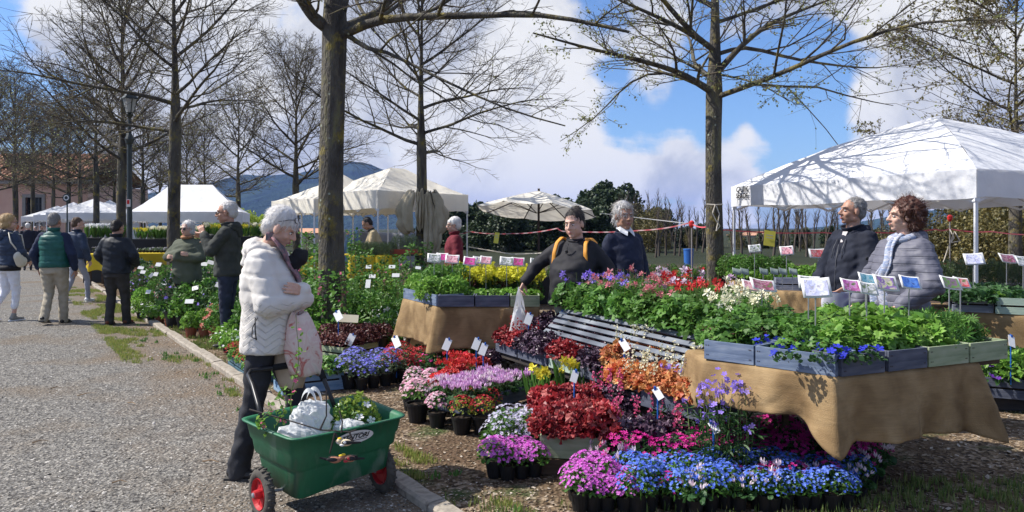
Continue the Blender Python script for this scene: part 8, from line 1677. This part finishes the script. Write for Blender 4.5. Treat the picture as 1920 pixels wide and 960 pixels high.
def photo_card(px, py, d, w_px, h_px, pic, label, foot, yaw=0.0, tilt=38, roll=0.0, back=False, group=None):
 c = A(px, py, d); w_, h_ = w_px / F * d, h_px / F * d / math.cos(R_(90 - tilt - 18) ) ; h_ = min(h_, w_ * 0.78)
 e = empty('picture_card', Vector((c.x, c.y, foot)), label, 'sign', group, yaw); z = c.z - foot
 Rm = Matrix.Rotation(R_(roll), 3, 'Y') @ Matrix.Rotation(R_(-tilt), 3, 'X')
 def cf(s_, yo): return lambda u, v: tuple(Vector((0, 0, z)) + Rm @ Vector(((u - .5) * w_ * s_, yo - 0.16 * w_ * ((u - .5) * s_) ** 2 * 4 * 0.4 , (v - .5) * h_ * s_)))
 m_ = MB(); m_.grid(cf(1, 0), 9, 2); o = m_.build('card', M('card_back', [(0.22, 0.27, 0.24), (0.30, 0.35, 0.31)], rough=0.5) if back else cardm, e, True); o.modifiers.new('t', 'SOLIDIFY').thickness = 0.003
 if not back: m_ = MB(); m_.grid(cf(0.80, -0.0035), 9, 2); m_.build('printed_photo', pics[pic], e, True)
 m_ = MB(); m_.tube([(0, 0.012, 0), (0, 0.012, z * 0.7), (0, 0.01, z)], 0.0045 if d < 9 else 0.006, 6); m_.build('stake', stake, e)
for (px, py, d, w_, h_, pc, lab, ft, yw, tl, rl) in [
 (1530, 540, 4.75, 52, 32, 'lilac', 'large card with a pale lilac picture before the patterned bag', 0.85, -0.15, 30, -3), (1517, 530, 4.95, 40, 20, 'grey', 'white cards stacked just behind the pale lilac picture card', 0.85, -0.1, 30, 4), (1595, 536, 4.9, 38, 27, 'mauve', 'card with a magenta spike picture left of the white spike one', 0.85, 0.1, 40, 8), (1627, 541, 4.85, 36, 30, 'grey', 'card with white flower spikes between magenta and pansy cards', 0.85, 0.1, 40, 9),
 (1625, 523, 5.15, 32, 24, 'teal', 'card with teal blue picture behind the white spike one', 0.85, 0.1, 40, 10), (1660, 531, 4.95, 44, 30, 'violet', 'card with yellow and violet picture in front of the lavender coat', 0.85, 0.05, 40, 7), (1706, 530, 4.95, 38, 28, 'blue', 'card with a bright blue picture before the lavender coat', 0.85, 0.0, 40, 7), (1782, 531, 5.05, 38, 28, 'green', 'card with green and dark picture right of the lavender coat', 0.85, 0.1, 40, 8), (1803, 530, 5.2, 30, 24, 'red', 'card with a red picture just behind the green one', 0.85, 0.1, 40, 8),
 (1408, 536, 5.6, 34, 26, 'pink', 'card with pink blooms, left one of the pair over the columbines', 0.85, 0.1, 48, 9), (1430, 535, 5.5, 48, 27, 'plum', 'card with plum blooms, right one of the pair over the columbines', 0.85, 0.1, 48, 9),
 (1826, 486, 7.6, 34, 18, 'lilac', 'card with lilac picture beside the white tent leg', 0.95, -0.2, 30, -4), (1889, 485, 7.6, 32, 18, 'plum', 'card with plum picture near the right edge above the crates', 0.95, 0.1, 40, 6), (1920, 490, 7.4, 30, 20, 'grey', 'card cut by the right edge of the photo', 0.95, 0, 40, 4),
 (814, 484, 8.3, 25, 16, 'grey', 'card with grey picture at the left end of the centre table row', 0.85, 0.1, 35, 2), (829, 482, 8.5, 22, 15, 'magenta', 'card with magenta picture second in the centre table row', 0.85, 0, 35, 2), (848, 486, 8.3, 26, 15, 'pink', 'card with pale pink picture third in the centre table row', 0.85, 0, 35, 3), (881, 490, 8.3, 24, 15, 'magenta', 'card with vivid magenta picture before the spurges', 0.85, 0, 35, 6), (896, 488, 8.5, 20, 14, 'violet', 'card with violet picture between two pink ones', 0.85, 0, 35, 6), (911, 488, 8.3, 22, 15, 'pink', 'card with rusty pink picture over the spurges', 0.85, 0, 35, 6), (950, 490, 8.3, 26, 15, 'grey', 'card with grey green picture right in the centre table row', 0.85, 0, 35, 4), (971, 491, 8.4, 24, 15, 'magenta', 'card with magenta picture right in the centre table row', 0.85, 0, 35, 4), (1004, 491, 8.6, 20, 13, 'grey', 'card partly hidden by the arm of the woman in black', 0.85, 0, 35, 4),
 (1415, 466, 11.0, 22, 12, 'grey', 'small grey picture card below the yellow card', 0.8, -0.2, 30, -6), (1475, 470, 10.6, 24, 14, 'pink', 'small pink picture card right of the yellow card', 0.8, -0.2, 30, -5), (1535, 475, 9.8, 36, 14, 'red', 'wide card with red and grey pictures behind the hooded man', 0.8, -0.1, 30, -2)]:
 photo_card(px, py, d, w_, h_, pc, lab, ft, yw, tl, rl)
for px, lab in [(1381, 'first'), (1396, 'second'), (1432, 'third'), (1452, 'fourth'), (1468, 'fifth'), (1487, 'sixth')]: photo_card(px, 509, 9.2, 17, 24, 'grey', 'grey green card back seen from behind on the far table, %s from the left' % lab, 0.8, 0.15, 35, 12, True)
bluem = M('blue_clip', (0.02, 0.12, 0.45), rough=0.4)
def price_tag(px, py, d, label, foot=0.15, w_px=15, h_px=26, roll=18, tilt=30, blue=True, horiz=False, colm=None, group=None):
 c = A(px, py, d); s_ = d / F; e = empty('price_tag', Vector((c.x, c.y, foot)), label, 'tag', group); z = c.z - foot; w_, h_ = w_px * s_, h_px * s_
 Rm = Matrix.Rotation(R_(roll), 3, 'Y') @ Matrix.Rotation(R_(-tilt), 3, 'X'); m_ = MB(); m_.box((0, 0, z), (w_, 0.002, h_), Rm=Rm); m_.build('card', colm or cardm, e)
 m_ = MB(); up = Rm @ Vector((0, 0, h_ / 2)); m_.tube([(0, 0.012, 0), (0, 0.012, z - 0.01), (up.x, 0.012 + up.y, z + up.z + 0.012)], 0.0055 if blue else 0.003, 6); m_.build('stake', bluem if blue else M('black_plastic', 0), e)
 if blue: m_ = MB(); m_.box((up.x, up.y - 0.004, z + up.z), (0.014, 0.012, 0.02)); m_.build('clip', bluem, e)
for px, py, d, lab, ft in [(657, 637, 8.5, 'white tag on a blue stake over the plum leaved crate', 0.15), (743, 641, 7.6, 'white tag on a blue stake over the dark red mounds', 0.05), (838, 646, 7.0, 'white tag over the scarlet leaved plants', 0.1), (893, 645, 7.0, 'white tag left above the cyclamen crate', 0.1), (906, 655, 6.7, 'white tag on a tall blue stake in the cyclamen crate', 0.2), (1077, 706, 5.2, 'white tag above the front crimson heucheras', 0.2), (1171, 647, 5.7, 'white tag on a leaning blue stake by the orange heucheras', 0.3), (1234, 738, 4.9, 'white tag on the blue stake over the pink spiked heucheras', 0.15), (1339, 801, 4.45, 'white tag on a blue stake in the front carpet', 0.05), (1058, 593, 7.2, 'white tag at the far top of the heuchera row', 0.4), (1091, 608, 6.9, 'white tag on the left side of the slatted shelf', 0.4), (1161, 617, 6.4, 'white tag in the middle of the slatted shelf', 0.4), (1897, 640, 6.3, 'white tag on a blue stake at the right edge', 0.25), (1120, 600, 6.8, 'squarish pale card on the slatted shelf', 0.4), (991, 598, 7.2, 'white tag in front of the carrier bag', 0.4), (1700, 655, 6, 'x', 0)][:-1]:
 sq = 'squarish' in lab; price_tag(px, py, d, lab, ft, 20 if sq else 13, 22 if sq else 24, roll=-20 if lab.startswith('white tag at') else (22 if px not in (1171, 1234, 1339, 743) else -30), tilt=35, blue=not sq)
price_tag(652, 597, 8.7, 'cream lettered card behind the plum leaved crate', 0.15, 40, 15, 3, 25, False, colm=M('cream_card', (0.62, 0.56, 0.42))); price_tag(634, 592, 8.6, 'white tag leaning beside the cream card', 0.15, 14, 20, -35, 30)
for i, (px, py, d, w_, h_, rl) in enumerate([(264, 502, 13.5, 11, 6, 8), (268, 510, 13.3, 9, 7, 6), (284, 516, 13, 6, 10, 35), (292, 514, 13, 8, 8, 8), (297, 496, 13.5, 10, 8, 5), (308, 530, 12.5, 10, 9, 8), (330, 497, 12.5, 12, 8, 5), (278, 547, 12, 9, 8, 0), (355, 565, 11, 16, 9, 0), (366, 540, 11.5, 12, 9, -15), (365, 522, 12, 8, 10, 3), (415, 536, 9.8, 22, 10, 18), (383, 495, 12.5, 12, 8, 3), (395, 492, 12.3, 13, 8, 14), (412, 517, 11, 5, 5, 0), (440, 503, 12, 8, 6, 0), (690, 532, 10, 9, 18, 0), (698, 518, 10.4, 12, 8, 0), (742, 516, 10.4, 14, 8, 0), (784, 502, 9, 10, 6, 6), (735, 500, 11.5, 12, 7, 0), (691, 500, 12, 10, 8, 0)]):
 price_tag(px, py, d, 'small white price tag on a stake among the nursery plants', 0.1, w_, h_, rl, 35, False, group='price tags in the nursery bed')
# ================================================================== THE GREEN CART
greenm = mat('green_cart_plastic', [(0.05, 0.10, 0.06), (0.012, 0.105, 0.048), (0.016, 0.13, 0.06), (0.014, 0.115, 0.053), (0.11, 0.20, 0.14)], scale=7, stretch=(1, 1, 0.35), rough=0.5, bump=0.25, bscale=30, bdist=0.004, spec=0.45, detail=10, dist=0.5)
cart = empty('garden_cart', W(600, 4.28), 'green plastic two wheeled garden cart with red hubs in front of the ivory coated woman', 'cart')
o3 = cart.location; T4 = [Vector((-1.12, 3.94, 0.46)), Vector((-0.64, 4.36, 0.475)), Vector((-1.00, 4.76, 0.50)), Vector((-1.51, 4.32, 0.47))]
B4 = [Vector((-1.135, 4.00, 0.105)), Vector((-0.715, 4.37, 0.165)), Vector((-0.99, 4.66, 0.18)), Vector((-1.41, 4.29, 0.12))]
def ringp(t, inset=0.0, z_add=0.0, step=0.0, nper=10):
 q = [B4[i].lerp(T4[i], t) for i in range(4)]; c = sum(q, Vector()) / 4; out = []
 for i in range(4):
  a, b_ = q[i], q[(i + 1) % 4]; a2, b2_ = a + (b_ - a) * 0.09, b_ + (a - b_) * 0.09; pv = q[i - 1]
  for k in range(4):   # rounded corner
   s_ = k / 3; p0 = a + (pv - a) * 0.09; p1 = a; p2 = a2; out.append(p0 * (1 - s_) ** 2 + p1 * 2 * s_ * (1 - s_) + p2 * s_ ** 2)
  for k in range(1, nper): out.append(a2.lerp(b2_, k / nper))
 r_ = []
 for p in out:
  d = (c - p); d.z = 0; p = p + d.normalized() * inset; r_.append(Vector((p.x, p.y, p.z + z_add)) - o3)
 return r_
prof = [(0.0, 0.03), (0.04, 0.0), (0.42, 0.006), (0.46, 0.0), (0.50, -0.014), (0.68, -0.012), (0.72, -0.02), (0.97, -0.022), (0.975, -0.045), (1.0, -0.045), (1.0, -0.02), (0.96, -0.008), (0.72, 0.0), (0.45, 0.018), (0.06, 0.02)]
rings = [ringp(t, i_) for t, i_ in prof]; m_ = MB(); n = len(rings[0])
for r_ in rings: m_.v += [tuple(p) for p in r_]
for i in range(len(rings) - 1):
 for k in range(n): m_.f.append((i * n + k, i * n + (k + 1) % n, (i + 1) * n + (k + 1) % n, (i + 1) * n + k)); m_.m.append(0)
m_.f.append(tuple(range(n - 1, -1, -1))); m_.m.append(0); m_.f.append(tuple((len(rings) - 1) * n + k for k in range(n))); m_.m.append(0)
m_.build('tub', greenm, cart, smooth=False).data.polygons.foreach_set('use_smooth', [False] * 0 or [True] * len(m_.f))
au = (T4[1] - T4[0]); au.z = 0; au.normalize(); tyre = mat('dusty_tyre', [(0.05, 0.045, 0.04), (0.11, 0.10, 0.085)], scale=10, rough=0.95, bump=0.4); hub = mat('red_hub', [(0.35, 0.012, 0.02), (0.48, 0.03, 0.035)], rough=0.45)
for ctr, lab in ((Vector((-1.335, 4.05, 0.135)), 'l'), (Vector((-0.765, 4.46, 0.135)), 'r')):
 w_ = bpy.data.objects.new('wheel', None); COL.objects.link(w_); w_.parent = cart; w_.location = ctr - o3; w_.rotation_euler = au.to_track_quat('Z', 'Y').to_euler()
 m_ = MB(); R0 = 0.135; r2 = 0.026; pr = [(R0 - 0.03 + r2 * math.cos(a) * 1.15, r2 * math.sin(a)) for a in np.linspace(0, 2 * PI, 12, endpoint=False)]; m_.lathe([(a, b_) for a, b_ in pr], n=40, closed=True)
 for k in range(40):
  a = 2 * PI * k / 40; Rm = Matrix.Rotation(a, 3, 'Z'); c_ = Rm @ Vector((R0 - 0.001, 0, 0.008 * (1 if k % 2 else -1))); m_.box(c_, (0.008, 0.009, 0.024), Rm=Rm)
 m_.build('tyre', tyre, w_, True)
 m_ = MB(); m_.lathe([(0.080, -0.022), (0.083, -0.024), (0.083, 0.024), (0.080, 0.022), (0.072, 0.006), (0.072, -0.006)], n=32, closed=True); m_.lathe([(0.012, -0.045), (0.022, -0.045), (0.026, -0.02), (0.026, 0.02), (0.022, 0.045), (0.012, 0.045)], n=16, closed=True)
 for k in range(6):
  Rm = Matrix.Rotation(2 * PI * k / 6, 3, 'Z'); m_.box(Rm @ Vector((0.048, 0, 0)), (0.056, 0.018, 0.012), Rm=Rm)
 m_.lathe([(0.074, -0.004), (0.074, 0.002), (0.024, 0.002), (0.024, -0.004)], n=24, closed=True); m_.build('rim', hub, w_)
 m_ = MB(); m_.lathe([(0.014, 0.045), (0.013, 0.052), (0.006, 0.055)], n=10); m_.lathe([(0.006, -0.055), (0.013, -0.052), (0.014, -0.045)], n=10); m_.build('axle_cap', stake, w_)
m_ = MB(); m_.tube([Vector((-1.335, 4.05, 0.135)) - o3, Vector((-0.765, 4.46, 0.135)) - o3], 0.009, 8); m_.build('axle', stake, cart)
hpts = [(492, 790, 4.22), (484, 758, 4.30), (474, 722, 4.42), (465, 703, 4.52), (470, 695, 4.56), (500, 691, 4.62), (548, 684, 4.70), (582, 680, 4.74), (596, 686, 4.72), (606, 708, 4.66), (618, 738, 4.58), (630, 770, 4.55)]
m_ = MB(); m_.tube([A(*p) - o3 for p in hpts], 0.013, 10); m_.build('handle', mat('black_tube', [(0.02, 0.02, 0.022)], rough=0.35), cart, True)
m_ = MB(); m_.tube([A(*p) - o3 for p in [(512, 689.5, 4.635), (540, 685, 4.69), (574, 681, 4.73), (590, 682, 4.735), (600, 694, 4.70), (607, 711, 4.65)]], 0.020, 10); m_.build('foam_grip', mat('foam_black', [(0.012, 0.012, 0.013)], rough=0.9), cart, True)
fa = (T4[1] - T4[0]); fz = (T4[0] + T4[1]) / 2 - (B4[0] + B4[1]) / 2; fx = fa.normalized(); fn_ = fx.cross(fz.normalized()).normalized(); fn_ = fn_ if fn_.y < 0 else -fn_; fy = fn_.cross(fx).normalized(); fy = fy if fy.z > 0 else -fy
Mb = Matrix((fx, fy, fn_)).transposed().to_4x4(); bc_ = B4[0].lerp(T4[0], 0.84).lerp(B4[1].lerp(T4[1], 0.84), 0.52) + fn_ * 0.030 - o3
m_ = MB(); m_.add([(0.115 * math.cos(a), 0.036 * math.sin(a), z_) for z_ in (0, 0.002) for a in np.linspace(0, 2 * PI, 32, endpoint=False)], [tuple(range(31, -1, -1)), tuple(range(32, 64))] + [(k, (k + 1) % 32, 32 + (k + 1) % 32, 32 + k) for k in range(32)])
bd = m_.build('badge', M('badge_white', (0.62, 0.62, 0.60), rough=0.4), cart); bd.matrix_local = Matrix.Translation(bc_) @ Mb
lt = letters(bd, 'TENTORI', (0, 0.003, 0.0035), 0.036, (0, 0, 0), ink, 0.35, sx=1.1, bold=0.001)
m_ = MB(); m_.box((0.01, -0.016, 0.003), (0.13, 0.003, 0.001)); m_.box((0, 0.021, 0.003), (0.10, 0.002, 0.001)); m_.build('badge_lines', ink, bd)
random.seed(5)
def crumple(name, loc, r, label, mt, seed, sq=(1, 1, 1)):
 m_ = MB(); m_.ell((0, 0, 0), (r * sq[0], r * sq[1], r * sq[2]), n=30, m=20); me = m_.mesh(name, False); co = get_co(me).copy(); no = nrmz(co); co += no * ((np.abs(nz3(co, 26, seed)) * 0.5 + np.abs(nz3(co, 60, seed * 2)) * 0.25 - 0.2) * r * 0.55)[:, None]; set_co(me, co); o = link(name, me, None, mt); o.location = loc; return tag(o, label, 'bag')
cl = A(590, 800, 4.25); o = crumple('plastic_bag', cl + Vector((-0.02, 0, 0.02)), 0.115, 'crumpled white carrier bag standing in the green cart', plast, 1.0, (1.0, 0.8, 1.1))
m_ = MB()
for s_ in (-1, 1): m_.grid(lambda u, v, s_=s_: (0.045 * math.cos(PI * u) + 0.01 * s_, 0.02 * s_ + 0.016 * (v - .5), 0.09 + 0.10 * math.sin(PI * u) + 0.02 * (v - .5)), 14, 3)
m_.build('bag_handles', plast, o, True)
crumple('plastic_bag', A(560, 820, 4.15) + Vector((0, 0, 0)), 0.10, 'bluish white plastic bag in the front left of the cart', plast, 3.0, (1.2, 0.9, 0.7)); crumple('plastic_bag', A(655, 808, 4.25), 0.072, 'small white plastic bag beneath the leaves in the cart', plast, 5.0, (1.3, 1, 0.9))
proto('lime_bush', 70, 1, bushy(G4, pWh, FL5, 0.05, 3, h=0.24, r=0.15, ls=0.04))
p = A(668, 790, 4.42); plant('lime_bush', (p.x, p.y, 0.37), 'bright yellow green bushy plant lying in the cart', None, name='potted_shrub', sc_=0.92)
p = A(655, 790, 4.35); e_ = plant('bush_white', (p.x - 0.02, p.y, 0.30), 'white flowered anemone plant in the cart', None, name='anemone', sc_=0.9)
p = A(500, 800, 4.2)
def vine(px, d, py0, py1, label, seed):
 g = np.random.default_rng(seed); a = A(px, py0, d); b_ = A(px + 12, py1, d - 0.05); pts = [np.array(a.lerp(b_, t)) + np.array([0.02 * math.sin(t * 8 + seed), 0.02 * math.cos(t * 6), 0]) for t in np.linspace(0, 1, 10)]; base = np.array(a); e = empty('young_rose', a, label, 'plant')
 V, Q = tubes_np([(np.array(pts) - base, np.linspace(0.0035, 0.0015, 10))], 5); me = mesh_np('stem', V, Q, None, True); link('stem', me, e, M('plant_stem', 0)); n = 46; idx = g.uniform(0.1, 1, n); pos = np.array([np.array(pts)[int(i * 9)] for i in idx]) - base + g.normal(0, 0.012, (n, 3))
 link('leaves', mk('leaves', [expand(*OVAL, pos, frames(g.normal(0, 1, (n, 3)), g.normal(0, 0.6, (n, 3)) + np.array([0, 0, 1])), 0.024 * g.uniform(0.6, 1.3, n))], G2), e); fl = pos[g.integers(0, n, 5)]; link('flowers', mk('flowers', [at_tips(g, fl, FL5, 0.022)], pHp), e)
vine(548, 4.25, 800, 590, 'tall slender young plant with pink buds rising from the cart', 3); vine(522, 4.2, 800, 720, 'short slender plant with pink blossom at the cart’s left', 5); vine(490, 4.1, 815, 752, 'small leafy stem at the left rim of the cart', 8)
e = empty('branch_ornament', A(648, 808, 3.97), 'dark twiggy branch laid over the cart rim', 'branch'); o4 = e.location; m_ = MB()
for pts in [[(468, 768, 4.15), (540, 788, 4.05), (600, 806, 3.98), (655, 810, 3.97), (668, 806, 3.97)], [(600, 806, 3.98), (612, 780, 4.0), (612, 730, 4.05)], [(628, 812, 3.95), (640, 832, 3.94)], [(628, 812, 3.95), (618, 850, 3.93)], [(640, 812, 3.97), (642, 790, 3.99), (636, 770, 4.02)], [(655, 810, 3.97), (662, 828, 3.95)]]:
 m_.tube([A(*p) - o4 for p in pts], [0.006] + [0.004] * (len(pts) - 1), 6)
m_.build('twigs', M('black_twig', [(0.015, 0.012, 0.012), (0.04, 0.03, 0.028)]), e)
def bird(px, py, d, flip, label, cols):
 e = empty('bird_ornament', A(px, py, d), label, 'ornament', None, PI if flip else 0); e.scale = (0.8, 0.8, 0.8)
 def pc(nme, fn, mt): m_ = MB(); fn(m_); m_.build(nme, mt, e, True)
 pc('body', lambda m: (m.ell((0, 0, 0), (0.042, 0.022, 0.022)), m.ell((-0.040, 0, 0.012), (0.018, 0.016, 0.016))), M('bird_' + cols[0], {'brown': (0.35, 0.16, 0.10), 'cream': (0.62, 0.52, 0.36)}[cols[0]]))
 pc('wings', lambda m: (m.ell((0.015, -0.020, 0.006), (0.036, 0.006, 0.014)), m.ell((0.015, 0.020, 0.006), (0.036, 0.006, 0.014)), m.cap((0.04, 0, 0), (0.095, 0, 0.002 if not flip else 0.012), 0.010, 0.006, 0.4)), M('bird_black', (0.02, 0.02, 0.022)))
 pc('crown', lambda m: m.ell((-0.038, 0, 0.026), (0.014, 0.011, 0.008)), M('bird_yellow', (0.70, 0.48, 0.03))); pc('bars', lambda m: (m.ell((0.0, -0.026, 0.008), (0.010, 0.003, 0.008)), m.ell((-0.02, -0.016, -0.012), (0.016, 0.008, 0.008))), M('bird_' + cols[1], {'white': (0.7, 0.7, 0.7), 'red': (0.45, 0.04, 0.05)}[cols[1]])); pc('beak', lambda m: m.cap((-0.055, 0, 0.012), (-0.070, 0, 0.010), 0.004, 0.001), M('bird_beak', (0.3, 0.2, 0.1)))
bird(628, 862, 3.93, True, 'little black winged bird ornament, left one of the low pair on the cart', ('brown', 'white')); bird(655, 860, 3.94, False, 'little bird ornament with red breast, right one of the low pair', ('brown', 'red')); bird(648, 830, 3.94, False, 'cream and orange bird ornament hanging over the badge', ('cream', 'white'))
# ================================================================== AIR
hz = MB(); hz.box((0, 0, 119.5), (12400, 12400, 241)); hm_ = bpy.data.materials.new('haze_air'); hm_.use_nodes = True; N = hm_.node_tree.nodes; N.clear()
ho = N.new('ShaderNodeOutputMaterial'); pv = N.new('ShaderNodeVolumePrincipled'); pv.inputs['Color'].default_value = (0.30, 0.44, 1, 1); pv.inputs['Density'].default_value = 0.00011; pv.inputs['Anisotropy'].default_value = 0.0
hm_.node_tree.links.new(pv.outputs[0], ho.inputs['Volume']); tag(hz.build('haze', hm_), 'thin blue spring haze over the whole plain', 'haze', kind='stuff')
